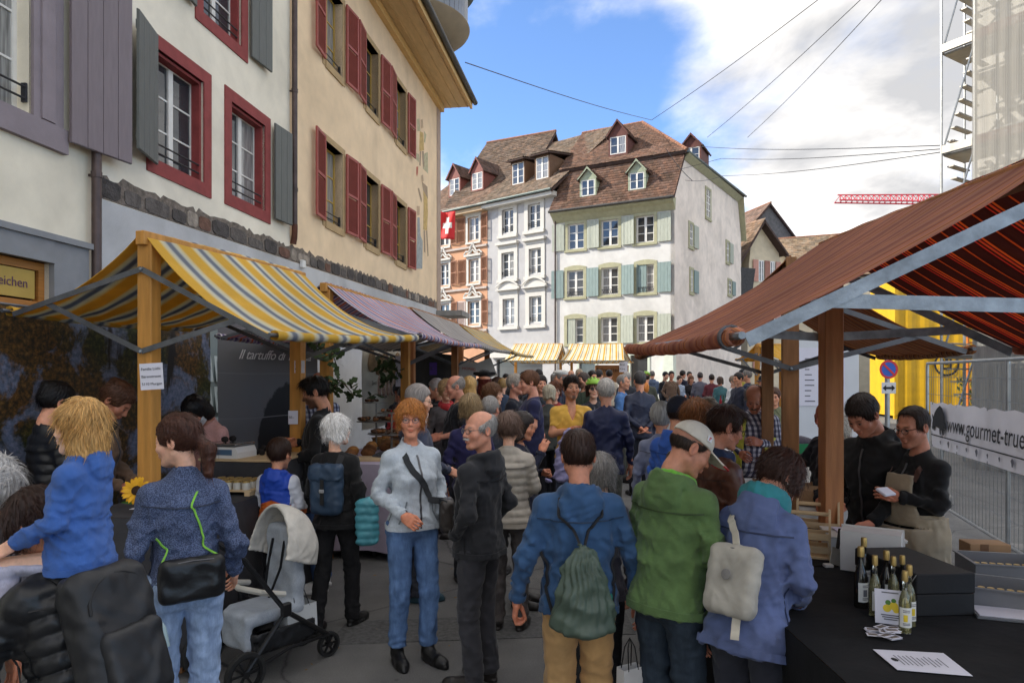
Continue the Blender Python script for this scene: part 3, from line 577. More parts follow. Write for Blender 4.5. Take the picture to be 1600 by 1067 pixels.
for i, (w, row) in enumerate(zip(wins, spec)):
 x0, x1, z0, z1 = w; c = i % 3; window(wh, x0, x1, z0, z1, .12, fr=.07, mu=.04)
 surround(wh, x0, x1, z0, z1, OLIVE, .17, .03, .06, arch=0 if row == 0 else .1)
 sm = (SAGE, TEAL, SAGE)[row]; sw = .72
 if row == 1 and c == 2: shutter(wh, x0 + .02, z0 - .05, z1 + .05, (x1 - x0) * .52, TEAL, y=.02); shutter(wh, x0 + .03, z0 - .05, z1 + .05, .05, TEAL, y=-.05, side=-1)
 elif row == 2 and c == 0: shutter(wh, x0 + .02, z0 - .05, z1 + .05, (x1 - x0) * .48, SAGE, y=.02)
 elif c == 0 or row == 0: shutter(wh, x0 - .20, z0 - .05, z1 + .05, sw if c == 0 else .5, sm, side=-1, ang=math.radians(5 if c else 3))
 shutter(wh, x1 + .20, z0 - .05, z1 + .05, sw, sm, ang=math.radians((6, 9, 4)[c]))
 if row == 1:
  m = MB()
  for k in range(9): t = x0 + .06 + (x1 - x0 - .12) * k / 8; m.tube([(t, -.02, z0 + .02), (t + .05 * (-1) ** k, -.03, z0 + .14), (t, -.02, z0 + .27)], .012, 5)
  m.tube([(x0, -.02, z0 + .28), (x1, -.02, z0 + .28)], .012, 5); m.build('guard_rail', IRON, wh)
sw_ = lambda t: (WW + SX * t, t)
def sidept(px, py):
 u = unit2(.55, .835); f_ = fac_map(WR, u); return f_(px, py)
prof = [(0, 0), (SD, 0), (SD, 11.2), (SD - .9, 13.85), (1.36, BRK), (0, EV)]
m = MB(); m.add([(WW + SX * t + .0, t, z) for t, z in prof] + [(WW + SX * t - .2, t, z) for t, z in prof], [tuple(range(6)), tuple(range(11, 5, -1))] + [(i, i + 6, (i + 1) % 6 + 6, (i + 1) % 6) for i in range(6)]); m.build('side_wall', PINKP, wh)
e_side = thing
sf = bpy.data.objects.new('side_windows_frame', None)
def side_window(x0, x1, y0, y1, shut=None, rows=3, wide=.13, flowers=False):
 a = sidept(*C5(x0, (y0 + y1) / 2)); b = sidept(*C5(x1, (y0 + y1) / 2)); z0 = (sidept(*C5(x0, y1))[1] + sidept(*C5(x1, y1))[1]) / 2; z1 = (sidept(*C5(x0, y0))[1] + sidept(*C5(x1, y0))[1]) / 2
 t0, t1 = sorted((a[0], b[0])); X = lambda t: WW + SX * t; m = MB()
 def bx(t_0, t_1, za, zb, o0, o1): m.add([(X(t) + o, t, z) for z in (za, zb) for t in (t_0, t_1) for o in (o0, o1)], [(0, 2, 3, 1), (4, 5, 7, 6), (0, 1, 5, 4), (2, 6, 7, 3), (0, 4, 6, 2), (1, 3, 7, 5)])
 bx(t0 - wide, t0, z0 - .1, z1 + wide, .002, .05); bx(t1, t1 + wide, z0 - .1, z1 + wide, .002, .05); bx(t0, t1, z1, z1 + wide, .002, .05); bx(t0 - wide - .03, t1 + wide + .03, z0 - .2, z0 - .1, .002, .08); bx(t0, t1, z0 - .1, z0, .002, .045); m.build('window_surround', OLIVE, wh)
 m = MB(); bx(t0, t1, z0, z1, .001, .004); m.build('pane', GLASS, wh); m = MB(); tm = (t0 + t1) / 2
 for q in (t0 + .03, tm, t1 - .03): bx(q - .035, q + .035, z0, z1, .004, .025)
 for k in range(rows + 1): z = z0 + (z1 - z0) * k / rows; bx(t0, t1, z - .03, z + .03, .0045, .022)
 m.build('window', WOODW, wh)
 if shut:
  m = MB(); bx(t1 + wide * .6, t1 + wide * .6 + .75, z0 - .03, z1 + .03, .06, .1); m.build('shutter', shut, wh)
side_window(1127, 1145, 312, 425, rows=4); side_window(1058, 1072, 455, 545, SAGE); side_window(1062, 1072, 645, 735, TEAL); side_window(1212, 1222, 530, 610, SAGE); side_window(1220, 1232, 690, 745, TEAL)
TC = (0.165, 0.09, 0.06)
m = MB(); n = 8; pr = [(.0, EV - .55), (-.12, EV - .42), (-.3, EV - .25), (-.52, EV - .14), (-.55, EV), (.1, EV + .1)]
m.add([(x, y, z) for x in (-.1, WW + .05) for y, z in pr], [tuple(range(6)), tuple(range(11, 5, -1))] + [(i, (i + 1) % 6, (i + 1) % 6 + 6, i + 6) for i in range(6)]); m.build('eaves', OLIVE, wh)
m = MB(); m.tube([(-.15, -.62, EV + .0), (WW + .1, -.62, EV + .0)], .075, 8); m.build('gutter', mat('dark_gutter', (0, 0, 0)), wh, True)
slab(wh, 'roof', [(-.15, -.55, EV + .02), (WW + .12, -.55, EV + .02), (WW + .22, 1.36, BRK), (.05, 1.36, BRK)], .12, ROOFB)
tiles(wh, (-.15, -.6, EV + .03), (WW + .14, -.6, EV + .03), (WW + .24, 1.3, BRK + .03), (.05, 1.3, BRK + .03), TC, seed=1, tw=.2, th=.2)
RZ = 17.8; rx0, rx1, ry = -1.1, 2.95, 6.6
slab(wh, 'roof', [(-.2, 1.0, BRK - .02), (WW + .35, 1.0, BRK - .02), (rx1, ry, RZ), (rx0, ry, RZ)], .14, ROOFB); slab(wh, 'roof', [(WW + .4, 1.0, BRK - .02), (WW + SX * SD + .35, SD - .7, BRK), (rx1, ry, RZ)], .14, ROOFB)
tiles(wh, (-.2, .95, BRK + .0), (WW + .38, .95, BRK + .0), (rx1 + .03, ry, RZ + .03), (rx0, ry, RZ + .03), TC, seed=2, tw=.2, th=.2); tiles(wh, (WW + .42, .95, BRK), (WW + SX * SD + .4, SD - .7, BRK), (rx1 + .05, ry + .02, RZ + .03), (rx1, ry, RZ + .03), (0.24, 0.125, 0.08), seed=3, tw=.2, th=.2)
slab(wh, 'roof', [(WW + 1.4, SD - .7, BRK), (-.2, SD, BRK), (rx0, ry, RZ), (rx1, ry, RZ)], .14, ROOFB)
m = MB()
for k in range(22): t = k / 22; p = Vector((WW + .40, .97, BRK + .03)).lerp(Vector((rx1, ry, RZ + .05)), t); q = Vector((WW + .40, .97, BRK + .03)).lerp(Vector((rx1, ry, RZ + .05)), t + 1 / 19); m.tube([p, q], [.10, .085], 7)
for k in range(14): t = k / 14; m.tube([(rx0 + (rx1 - rx0) * t, ry, RZ + .04), (rx0 + (rx1 - rx0) * (t + 1 / 12.5), ry, RZ + .04)], [.085, .10], 7)
m.build('ridge_tiles', mat('ridge_tile', (0.26, 0.125, 0.075), 0.9, 0.3, 5), wh, True)['kind'] = 'stuff'
m = MB(); m.add([(WW + .03 + SX * t, t, z) for t, z in ((1.30, BRK - .35), (SD - .9, 13.45), (SD - .9, 13.85), (1.36, BRK))] + [(WW + .35 + SX * t, t, z) for t, z in ((1.2, BRK - .12), (SD - .9, 13.7), (SD - .7, 13.86), (1.2, BRK))], [(0, 1, 5, 4), (4, 5, 6, 7), (0, 4, 7, 3)]); m.build('side_eaves', OLIVE, wh)
m = MB(); m.tube([(WW + .42, 1.0, BRK - .02), (WW + .42 + SX * SD, SD - .6, BRK + .02)], .07, 8); m.build('gutter', mat('green_gutter', (0, 0, 0)), wh, True)
slab(wh, 'roof', [(WW + SX * SD + .3, SD - .75, 13.86), (WW + SX * SD + .3, SD + .35, 11.1), (WW - 2, SD + .35, 11.1), (WW - 2, SD - .75, 13.86)], .12, OLIVE)
GD = mat('green_dormer_paint', (0.33, 0.37, 0.26), 0.7, 0.1); RD = mat('red_dormer_board', (0.12, 0.045, 0.035), 0.75, 0.15)
def on_slope(f_at, px, y_of_z, y0=0.0):
 y = y0
 for _ in range(12): x, z = (f_at or wfm)(y)(C5(*px)); y = .5 * y + .5 * y_of_z(z)
 return x, y, z
yl = lambda z: -.55 + 1.9 * (z - EV) / (BRK - EV); yu = lambda z: .95 + (ry - .95) * (z - BRK) / (RZ - BRK)
for px, s_ in (((638, 345), 5), ((842, 318), 6)):
 x, y, z = on_slope(None, px, yl); dormer(wh, x, y - .05, z, .95, 1.05, .5, 1.8, GD, ROOFB, TC, seed=s_)
x, y, z = on_slope(None, (763, 170), yu, 2); dormer(wh, x, y - .05, z, 1.1, 1.15, .75, 2.3, RD, ROOFB, TC, seed=7)
x, y, z = on_slope(None, (1075, 160), lambda z: 4.0, 4); dormer(wh, WW - .1, 4.0, BRK + .2, 1.1, 1.0, .6, 2.0, RD, ROOFB, TC, seed=8)
m = MB(); c = g((1017, 560)); m.prism([(WW - .75, 0), (WW + .1, 0), (WW + .05, 3.4), (WW - .35, 3.4)], -.5, .1); m.build('buttress', mat('pale_green_render', (0.62, 0.66, 0.56), 0.85, 0.06), wh)
m = MB(); m.tube([(0.02, -.08, .3), (0.02, -.08, EV - .4)], .05, 8); m.build('downpipe', COPPER, wh, True)
GL, GR = (-1.47, 41.3), (2.43, 38.15)
gh_, gu, gn, GW, gfm = house_frame('grey_house', 'narrow light grey house with white window frames and tiled roof', GL, GR)
g = gfm(); GREYW = plaster('pale_grey_plaster', (0.43, 0.42, 0.415), 0.1); OFFW = mat('cream_white_stone', (0.54, 0.52, 0.475), 0.8, 0.06, 4, 0.15, 60)
rows_ = (((280, 328, 390, 490), (388, 440, 373, 473)), ((278, 330, 570, 675), (392, 443, 558, 663)), ((283, 332, 765, 872), (393, 445, 755, 866)))
wins = []
for row in rows_:
 q = [rect(g, *it) for it in row]; z0 = sum(w[2] for w in q) / 2; z1 = sum(w[3] for w in q) / 2; wins += [(w[0], w[1], z0, z1) for w in q]
GE = 12.3; dg = (.7, GW - .9, .3, 3.0)
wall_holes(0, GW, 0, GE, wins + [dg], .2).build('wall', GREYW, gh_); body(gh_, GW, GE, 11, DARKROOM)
for i, (x0, x1, z0, z1) in enumerate(wins):
 row = i // 2; window(gh_, x0, x1, z0, z1, .12, fr=.07, mu=.04, rows=3); m = MB(); d = .26
 m.box(x0 - d, x0, -.06, .03, z0 - .12, z1 + d); m.box(x1, x1 + d, -.06, .03, z0 - .12, z1 + d); m.box(x0, x1, -.06, .03, z1, z1 + d); m.box(x0 - d - .05, x1 + d + .05, -.16, .03, z0 - .3, z0 - .12)
 if row == 1: m.box(x0 - d - .08, x1 + d + .08, -.26, .03, z1 + d + .18, z1 + d + .34); m.box(x0 - d, x1 + d, -.08, .03, z1 + d, z1 + d + .18)
 if row == 2:
  k = 10; pl = [(x0 - d - .12, z1 + d + .3), (x1 + d + .12, z1 + d + .3)] + [(x1 + d + .12 - (x1 - x0 + 2 * d + .24) * j / k, z1 + d + .42 + .34 * math.sin(math.pi * j / k)) for j in range(k + 1)]
  m.prism(pl, -.12, .03); pl2 = [(a_, b_ + .1) for a_, b_ in pl[2:]] + [(a_, b_) for a_, b_ in pl[2:][::-1]]; m.prism(pl2, -.25, -.18); m.box(x0 - d - .14, x1 + d + .14, -.28, .03, z1 + d + .22, z1 + d + .3); m.box(x0 - d, x1 + d, -.08, .03, z1 + d, z1 + d + .22)
 m.build('window_surround', OFFW, gh_); guard_bar(gh_, x0 + .06, x1 - .06, z0 + .2, .02)
m = MB(); m.box(dg[0] - .3, dg[1] + .3, -.35, .03, dg[3] + .1, dg[3] + .55); m.build('shop_fascia', OFFW, gh_)
m = MB(); m.box(dg[0], dg[1], .15, .18, .3, 3.0); m.build('shop_glass', GLASS, gh_)
m = MB(); m.prism([(0, 0), (1, 0), (1, 1)], 0, 0) if False else m.box(-.1, GW + .05, -.5, .05, GE - .25, GE); m.build('eaves', OFFW, gh_)
m = MB(); m.tube([(-.2, -.62, GE + .02), (GW + .1, -.62, GE + .02)], .075, 8); m.build('gutter', mat('green_gutter', (0, 0, 0)), gh_, True)
GC = (0.17, 0.12, 0.085); gy = lambda z: -.55 + 6.6 * (z - GE) / 5.3
slab(gh_, 'roof', [(-.2, -.55, GE), (GW + .15, -.55, GE), (GW + .15, 6.05, GE + 5.3), (-.2, 6.05, GE + 5.3)], .12, ROOFB); tiles(gh_, (-.22, -.6, GE + .02), (GW + .1, -.6, GE + .02), (GW + .6, 6.05, GE + 5.33), (-.22, 6.05, GE + 5.33), GC, seed=21, tw=.23, th=.21)
slab(gh_, 'roof', [(GW + .15, 12, GE), (-.2, 12, GE), (-.2, 6.05, GE + 5.3), (GW + .15, 6.05, GE + 5.3)], .12, ROOFB)
m = MB(); m.add([(GW, .2, GE - 1), (GW, 11, GE - 1), (GW, 6, GE + 5.1)], [(0, 1, 2)]); m.build('gable', GREYW, gh_); m = MB(); m.add([(0, .2, GE - 1), (0, 6, GE + 5.1), (0, 11, GE - 1)], [(0, 1, 2)]); m.build('gable', GREYW, gh_)
DBR = mat('brown_dormer_board', (0.15, 0.085, 0.05), 0.75, 0.15)
for px in ((347, 295), (448, 273)):
 x, y, z = on_slope(gfm, px, gy, 1); dormer(gh_, x, y - .05, z, 1.05, 1.45, .5, 2.0, DBR, ROOFB, GC, shed=True, rows=3); tiles(gh_, (x - .68, y - .42, z + 1.52), (x + .68, y - .42, z + 1.52), (x + .68, y + 2.6, z + 2.05), (x - .68, y + 2.6, z + 2.05), GC, seed=int(px[0]), tw=.23, th=.21)
OL = (GL[0] - gu[0] * 7, GL[1] - gu[1] * 7)
oh, ou, on_, OW, ofm = house_frame('orange_house', 'orange house with brown shutters and carved window crowns behind the flag', OL, (GL[0] - gu[0] * .02, GL[1] - gu[1] * .02))
g = ofm(); ORP = plaster('orange_plaster', (0.56, 0.31, 0.185), 0.1); BRS = mat('brown_shutter', (0.25, 0.115, 0.065), 0.65, 0.12, 4); PKG = mat('pale_pink_shutter', (0.55, 0.47, 0.44), 0.65, 0.08, 4)
wins = []
for it in ((137, 183, 425, 522), (140, 183, 600, 695), (137, 185, 775, 870)):
 x0, x1, z0, z1 = rect(g, *it); wins.append((x0, x1, z0, z1)); wins.append((x0 - 2.55, x1 - 2.55, z0, z1)); wins.append((x0 - 5.1, x1 - 5.1, z0, z1))
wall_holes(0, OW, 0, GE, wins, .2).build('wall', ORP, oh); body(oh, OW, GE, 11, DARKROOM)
for i, (x0, x1, z0, z1) in enumerate(wins):
 row = i // 3; window(oh, x0, x1, z0, z1, .12, fr=.07, mu=.04); m = MB(); d = .16
 m.box(x0 - d, x0, -.05, .03, z0 - .1, z1 + d); m.box(x1, x1 + d, -.05, .03, z0 - .1, z1 + d); m.box(x0, x1, -.05, .03, z1, z1 + d); m.box(x0 - d - .1, x1 + d + .1, -.2, .03, z1 + d, z1 + d + .12); m.box(x0 - d, x1 + d, -.1, .03, z0 - .22, z0 - .1)
 m.build('window_surround', OFFW, oh)
 if row:
  m = MB(); xm = (x0 + x1) / 2
  for s_ in (-1, 1):
   m.tube([(xm + s_ * .75, -.1, z1 + d + .15), (xm + s_ * .55, -.12, z1 + d + .32), (xm + s_ * .3, -.12, z1 + d + .3), (xm + s_ * .12, -.12, z1 + d + .6), (xm, -.12, z1 + d + .85)], [.05, .07, .06, .07, .03], 6)
   m.tube([(xm + s_ * .45, -.1, z1 + d + .14), (xm + s_ * .2, -.12, z1 + d + .22), (xm, -.12, z1 + d + .42)], [.05, .06, .05], 6)
  m.build('carved_crown', OFFW, oh, True)
 shutter(oh, x1 + d + .04, z0 - .05, z1 + .05, .62, BRS, True, y=-.08, ang=math.radians(10)); shutter(oh, x0 - d - .04, z0 - .05, z1 + .05, .62, BRS if row < 2 or i % 3 else PKG, True, y=-.08, side=-1, ang=math.radians(6))
for z in (wins[0][2] - .35, wins[3][2] - .35, wins[6][2] - .35): m = MB(); m.box(0, OW, -.12, .0, z - .13, z); m.build('string_course', mat('grey_band', (0.42, 0.36, 0.32), 0.85, 0.1, 5), oh)
m = MB(); m.box(0, OW, -.5, .05, GE - .3, GE - .02); m.build('eaves', mat('tan_eaves', (0.50, 0.36, 0.22), 0.7, 0.1), oh); m = MB(); m.tube([(0, -.62, GE), (OW, -.62, GE)], .075, 8); m.build('gutter', mat('green_gutter', (0, 0, 0)), oh, True)
slab(oh, 'roof', [(0, -.55, GE), (OW + .1, -.55, GE), (OW + .1, 6.05, GE + 5.0), (0, 6.05, GE + 5.0)], .12, ROOFB); tiles(oh, (0, -.6, GE + .02), (OW - .22, -.6, GE + .02), (OW - .22, 6.05, GE + 5.03), (0, 6.05, GE + 5.03), (0.18, 0.11, 0.075), seed=31, tw=.23, th=.21)
slab(oh, 'roof', [(OW, 12, GE), (0, 12, GE), (0, 6.05, GE + 5.0), (OW, 6.05, GE + 5.0)], .12, ROOFB)
for px in ((82, 340), (177, 317)):
 x, y, z = on_slope(ofm, px, gy, 1); dormer(oh, x, y - .05, z, 1.05, 1.25, .8, 2.4, mat('wine_dormer_board', (0.21, 0.075, 0.06), 0.7, 0.1), ROOFB, (0.16, 0.10, 0.08), rows=3, seed=int(px[0]))
def gable_house(name, label, A, B, zr, ze, depth, wallm, tcol, seed, tw=.25):
 u = unit2(B[0] - A[0], B[1] - A[1]); W = math.hypot(B[0] - A[0], B[1] - A[1]); t = thing(name, label, 'house', (A[0], A[1], 0), math.atan2(u[1], u[0]))
 m = MB(); m.prism([(0, 0), (W, 0), (W, ze), (0, ze)], -depth + .3, depth - .3); m.build('house_body', wallm, t)
 m = MB(); m.add([(W, -depth + .3, ze), (W, depth - .3, ze), (W, 0, zr - .15)], [(0, 1, 2)]); m.build('gable', wallm, t); m = MB(); m.add([(0, -depth + .3, ze), (0, 0, zr - .15), (0, depth - .3, ze)], [(0, 1, 2)]); m.build('gable', wallm, t)
 slab(t, 'roof', [(-.3, -depth, ze - .2), (W + .3, -depth, ze - .2), (W + .3, 0, zr), (-.3, 0, zr)], .15, ROOFB); slab(t, 'roof', [(W + .3, depth, ze - .2), (-.3, depth, ze - .2), (-.3, 0, zr), (W + .3, 0, zr)], .15, ROOFB)
 tiles(t, (-.32, -depth - .03, ze - .18), (W + .32, -depth - .03, ze - .18), (W + .32, 0, zr + .03), (-.32, 0, zr + .03), tcol, seed=seed, tw=tw, th=tw)
 m = MB(); m.tube([(-.32, 0, zr + .04), (W + .32, 0, zr + .04)], .1, 7); m.build('ridge', mat('ridge_tile', (0, 0, 0)), t, True); return t, W
bh, bw = gable_house('brown_roofed_house', 'tall house whose steep brown tiled roof rises behind the grey house', (-1.5, 48.5), (2.7, 46.4), 18.6, 13.0, 5.6, RD, (0.15, 0.10, 0.07), 41)
ch, cw_ = gable_house('cream_gabled_house', 'cream house with pink shutters beyond the white corner house', (17.9, 50), (19.6, 61), 12.6, 9.4, 4.0, plaster('cream_render', (0.62, 0.53, 0.38)), (0.21, 0.13, 0.09), 51)
m = MB(); m.box(0, 4.6, -3.9, -3.7, 0, 9.2); m.build('front_wall', MATS['cream_render'], ch)
def flat_windows(o, lst, y, material, shut=None):
 for x0, x1, z0, z1 in lst:
  window(o, x0, x1, z0, z1, y, rows=3, fr=.08)
  if shut: shutter(o, x0 - .05, z0, z1, .5, shut, y=y - .04, side=-1); shutter(o, x1 + .05, z0, z1, .5, shut, y=y - .04)
ge = thing('gable_cottage', 'cream gable end with pink shutters under a dark clipped roof', 'house', (P(1168, 400, 47).x, 47, 0), math.radians(26))
gwm = MATS['cream_render']; PKS = mat('salmon_shutter', (0.52, 0.27, 0.21), 0.7, 0.1)
m = MB(); m.prism([(0, 0), (3.4, 0), (3.4, 8.6), (2.9, 11.0), (1.0, 12.6), (.3, 11.0), (0, 8.6)], 0, 7); m.build('wall', gwm, ge); flat_windows(ge, [(1.0, 1.5, 8.6, 10.1), (2.1, 2.55, 8.6, 10.1), (1.0, 1.5, 5.4, 6.9), (2.1, 2.55, 5.4, 6.9), (1.0, 1.5, 2.6, 4.0)], -.04, None, PKS)
slab(ge, 'roof', [(1.0, -.6, 12.8), (1.0, 7, 12.8), (-1.6, 7, 9.2), (-1.6, -.6, 9.2)], .14, ROOFB); slab(ge, 'roof', [(1.0, 7, 12.8), (1.0, -.6, 12.8), (3.3, -.6, 10.6), (3.3, 7, 10.6)], .14, ROOFB)
tiles(ge, (-1.6, 7, 9.25), (-1.6, -.65, 9.25), (1.0, -.65, 12.85), (1.0, 7, 12.85), (0.22, 0.145, 0.10), seed=53, tw=.25, th=.25)
slab(ge, 'roof', [(-1.7, -.62, 9.3), (-.2, -.62, 9.3), (-.5, -.5, 6.9), (-1.7, -.5, 6.9)], .3, mat('slate', (0.05, 0.048, 0.047), 0.7, 0.3, 8))
lh, lw = gable_house('long_brown_roof_house', 'long low house with weathered brown tiled roof beyond the stalls', (20.5, 64), (42, 55), 14.6, 10.4, 5.5, plaster('ochre_render', (0.45, 0.40, 0.30)), (0.27, 0.19, 0.125), 52, .32)
mh, mw = gable_house('slate_gable_house', 'dark slate gable with white chimney beyond the cream cottage', (24.2, 74), (25.6, 68), 19.3, 15.0, 4.0, mat('slate_cladding', (0.13, 0.125, 0.125), 0.8, 0.25, 4), (0.19, 0.12, 0.09), 54, .3)
def chimney(o, x, y, z0, z1, w=.8):
 m = MB(); m.box(x - w / 2, x + w / 2, y - w / 2, y + w / 2, z0, z1); m.box(x - w * .6, x + w * .6, y - w * .6, y + w * .6, z1, z1 + .12); c = m.build('chimney', plaster('chimney_render', (0.72, 0.66, 0.57)), o)
 q = MB()
 for sx in (-1, 1):
  for sy in (-1, 1): q.tube([(x + sx * w * .4, y + sy * w * .4, z1 + .1), (x + sx * w * .4, y + sy * w * .4, z1 + .5)], .03, 5)
 q.box(x - w * .75, x + w * .75, y - w * .75, y + w * .75, z1 + .5, z1 + .56); q.prism([(x - w * .6, z1 + .56), (x + w * .6, z1 + .56), (x, z1 + .8)], y - w * .5, y + w * .5); q.build('chimney_cap', IRON, c)
chimney(mh, -1.0, -1.8, 15.0, 20.2, 1.2); chimney(lh, 10.5, -3.0, 11, 13.2, .9)
def wire(name, pts, label, r=.012):
 m = MB()
 p = [Vector(q) for q in pts]; L_ = []
 for a, b in zip(p[:-1], p[1:]): L_ += [a.lerp(b, t / 10) - Vector((0, 0, .12 * math.sin(math.pi * t / 10))) for t in range(10)]
 m.tube(L_ + [p[-1]], r, 5); tag(m.build(name, IRON, None, True), label, 'wire', 'wires over the square')
wire('overhead_wire', [P(727, 98, 20), P(1018, 188, 42)], 'thin wire from the zinc dormer to the white house ridge', .016)
wire('overhead_wire', [P(1018, 188, 42), P(1285, -5, 26)], 'thin wire rising from the white house ridge, steepest on its side', .016)
wire('overhead_wire', [P(1105, 215, 36), P(1350, -5, 20)], 'middle one of the thin wires rising steeply across the clouds', .012)
wire('overhead_wire', [P(1168, 215, 32), P(1382, -5, 18)], 'lowest of the thin wires rising steeply across the clouds', .011)
wire('overhead_wire', [P(880, 275, 34), P(1090, 229, 33), P(1485, 227, 14)], 'upper level wire from the white house to the scaffold', .011)
wire('overhead_wire', [P(870, 305, 35), P(1127, 248, 33), P(1485, 232, 14)], 'middle level wire from the white house to the scaffold', .011)
wire('overhead_wire', [P(1070, 282, 34.6), P(1130, 275, 32), P(1485, 236, 14)], 'lowest level wire from the white house corner to the scaffold', .011)
wire('overhead_wire', [P(1040, 232, 34), P(1082, 283, 33.5)], 'short slanting stay wire in front of the white house roof', .016)
cr = thing('tower_crane_jib', 'red lattice crane jib far away behind the scaffold', 'crane', P(1400, 312, 150)); o = cr.location
def lat(p, q, r): mbx.tube([Vector(p) - o, Vector(q) - o], r, 5)
REDP = mat('crane_red', (0.45, 0.03, 0.05), 0.5, 0.1)
A0, A1 = P(1308, 315, 150), P(1500, 318, 150); T0, T1 = P(1309, 305, 150), P(1500, 304, 150); mbx = MB(); N_ = 22
dv = Vector((0, 1.2, 0))
lat(A0 - dv, A1 - dv, .17); lat(A0 + dv, A1 + dv, .17); lat(T0, T1, .15); mbx.build('chord', REDP, cr); mbx = MB()
for i in range(N_):
 a = A0.lerp(A1, i / N_); b = T0.lerp(T1, (i + .5) / N_); c = A0.lerp(A1, (i + 1) / N_); lat(a - dv, b, .09); lat(b, c - dv, .09); lat(a + dv, b, .07); lat(b, c + dv, .07)
mbx.build('lattice', REDP, cr)['kind'] = 'stuff'
su = unit2(.52, -.85); sn_ = (.85, .52); sc0 = (8.83, 13.0)
sc = thing('scaffold', 'galvanised scaffold with grey dust netting, stair bay and red toe boards', 'scaffold', (*sc0, 0), math.atan2(su[1], su[0]))
GALV = mat('galvanised_tube', (0.36, 0.375, 0.38), 0.4, 0.2, 8, metal=0.7); TOE = mat('toe_board_red', (0.22, 0.045, 0.04), 0.7, 0.2, 4)
Z_ = [.3 + 2.0 * k for k in range(11)]
for x in (-.62, -.02, 2.4):
 for y in (0, .9):
  m = MB(); m.tube([(x, y, 0), (x, y, 22)], .026, 7); m.build('standard', GALV, sc, True)
for k, z in enumerate(Z_[1:]):
 m = MB()
 for y in (0, .9):
  for dz in (.0, .5, 1.0): m.tube([(-.62 if dz == 0 else 0, y, z + dz), (2.4, y, z + dz)], .022, 6)
 for x in (-.62, 0, 2.4): m.tube([(x, 0, z), (x, .9, z)], .022, 6)
 for x in (0,): m.tube([(x, .02, z - 2), (x + 2.4, .02, z)], .02, 6)
 m.tube([(-.62, .02, z - 2), (-.02, .02, z)], .018, 6); m.build('ledger', GALV, sc, True)
 m = MB(); m.box(0, 2.4, .05, .85, z - .06, z - .01); m.build('deck', GALV, sc)
 m = MB(); m.box(.02, 2.4, -.045, -.03, z, z + .17); tb = m.build('toe_board', TOE, sc)
 if 2 <= k <= 4:
  for xx in (.3,): text('lettering', 'roth gerüste', .15, mat('grey_print', (0.55, 0.55, 0.55), 0.6, 0), sc, frame_m((xx, -.047, z + .10), (1, 0, 0), (0, 0, 1)), align='LEFT'); text('lettering', 'www.roth-gerueste.ch', .055, MATS['grey_print'], sc, frame_m((xx, -.047, z + .035), (1, 0, 0), (0, 0, 1)), align='LEFT')
 m = MB()
 for i in range(8): t = i / 8; xx = -.56 + .46 * (t if k % 2 else 1 - t); m.box(xx - .06, xx + .06, .1, .75, z - 2 + 2 * t - .015, z - 2 + 2 * t + .01)
 m.box(-.6, -.05, .05, .85, z - .05, z - .01); m.box(-.6, -.05, -.03, -.015, z, z + .15) ; m.build('stair_flight', mat('aluminium_tread', (0.42, 0.40, 0.36), 0.5, 0.15, 6, metal=.4), sc)
s = NT('dust_net'); v = s.coord('Object', (1, 1, 1)); wv = s.node('ShaderNodeTexWave'); wv.inputs['Scale'].default_value = 14; wv.inputs['Distortion'].default_value = 1.5; wv.inputs['Detail'].default_value = 2; s.L.new(v, wv.inputs['Vector'])
tr = s.node('ShaderNodeBsdfTransparent'); mx = s.node('ShaderNodeMixShader'); df = s.node('ShaderNodeBsdfDiffuse'); df.inputs[0].default_value = (0.30, 0.29, 0.265, 1)
mr = s.node('ShaderNodeMapRange'); mr.inputs['To Min'].default_value = .62; mr.inputs['To Max'].default_value = .86; s.L.new(wv.outputs['Fac'], mr.inputs[0]); s.L.new(mr.outputs[0], mx.inputs[0]); s.L.new(tr.outputs[0], mx.inputs[1]); s.L.new(df.outputs[0], mx.inputs[2]); s.L.new(mx.outputs[0], s.out.inputs[0])
V = []; nx_, nz_ = 40, 60
for j in range(nz_ + 1):
 for i in range(nx_ + 1): V.append((-.03 + 2.45 * i / nx_, -.07 + .025 * math.sin(i * 1.9 + .6 * math.sin(j)) - .03 * abs(math.sin(math.pi * j / 6)), 22 * j / nz_))
o = link_mesh('netting', np_mesh('netting', V, [(j * (nx_ + 1) + i, j * (nx_ + 1) + i + 1, (j + 1) * (nx_ + 1) + i + 1, (j + 1) * (nx_ + 1) + i) for j in range(nz_) for i in range(nx_)]), s.m, sc, True)
tw_ = thing('scaffolded_building', 'pale building hidden behind the scaffold netting', 'building', (*sc0, 0), math.atan2(su[1], su[0]))
PT = plaster('pale_tower_plaster', (0.62, 0.60, 0.55)); wn_ = [(1.0 + 2.2 * i, 2.0 + 2.2 * i, 1.2 + 3.2 * j, 2.9 + 3.2 * j) for i in range(1) for j in range(6)]
m = wall_holes(-.55, 2.6, 0, 22, wn_); m.build('wall', PT, tw_).location = (0, 1.1, 0)
m = MB(); m.box(-.55, 2.6, 1.35, 5, 0, 22); m.build('building_body', PT, tw_)
for w in wn_: window(tw_, *w, 1.25)
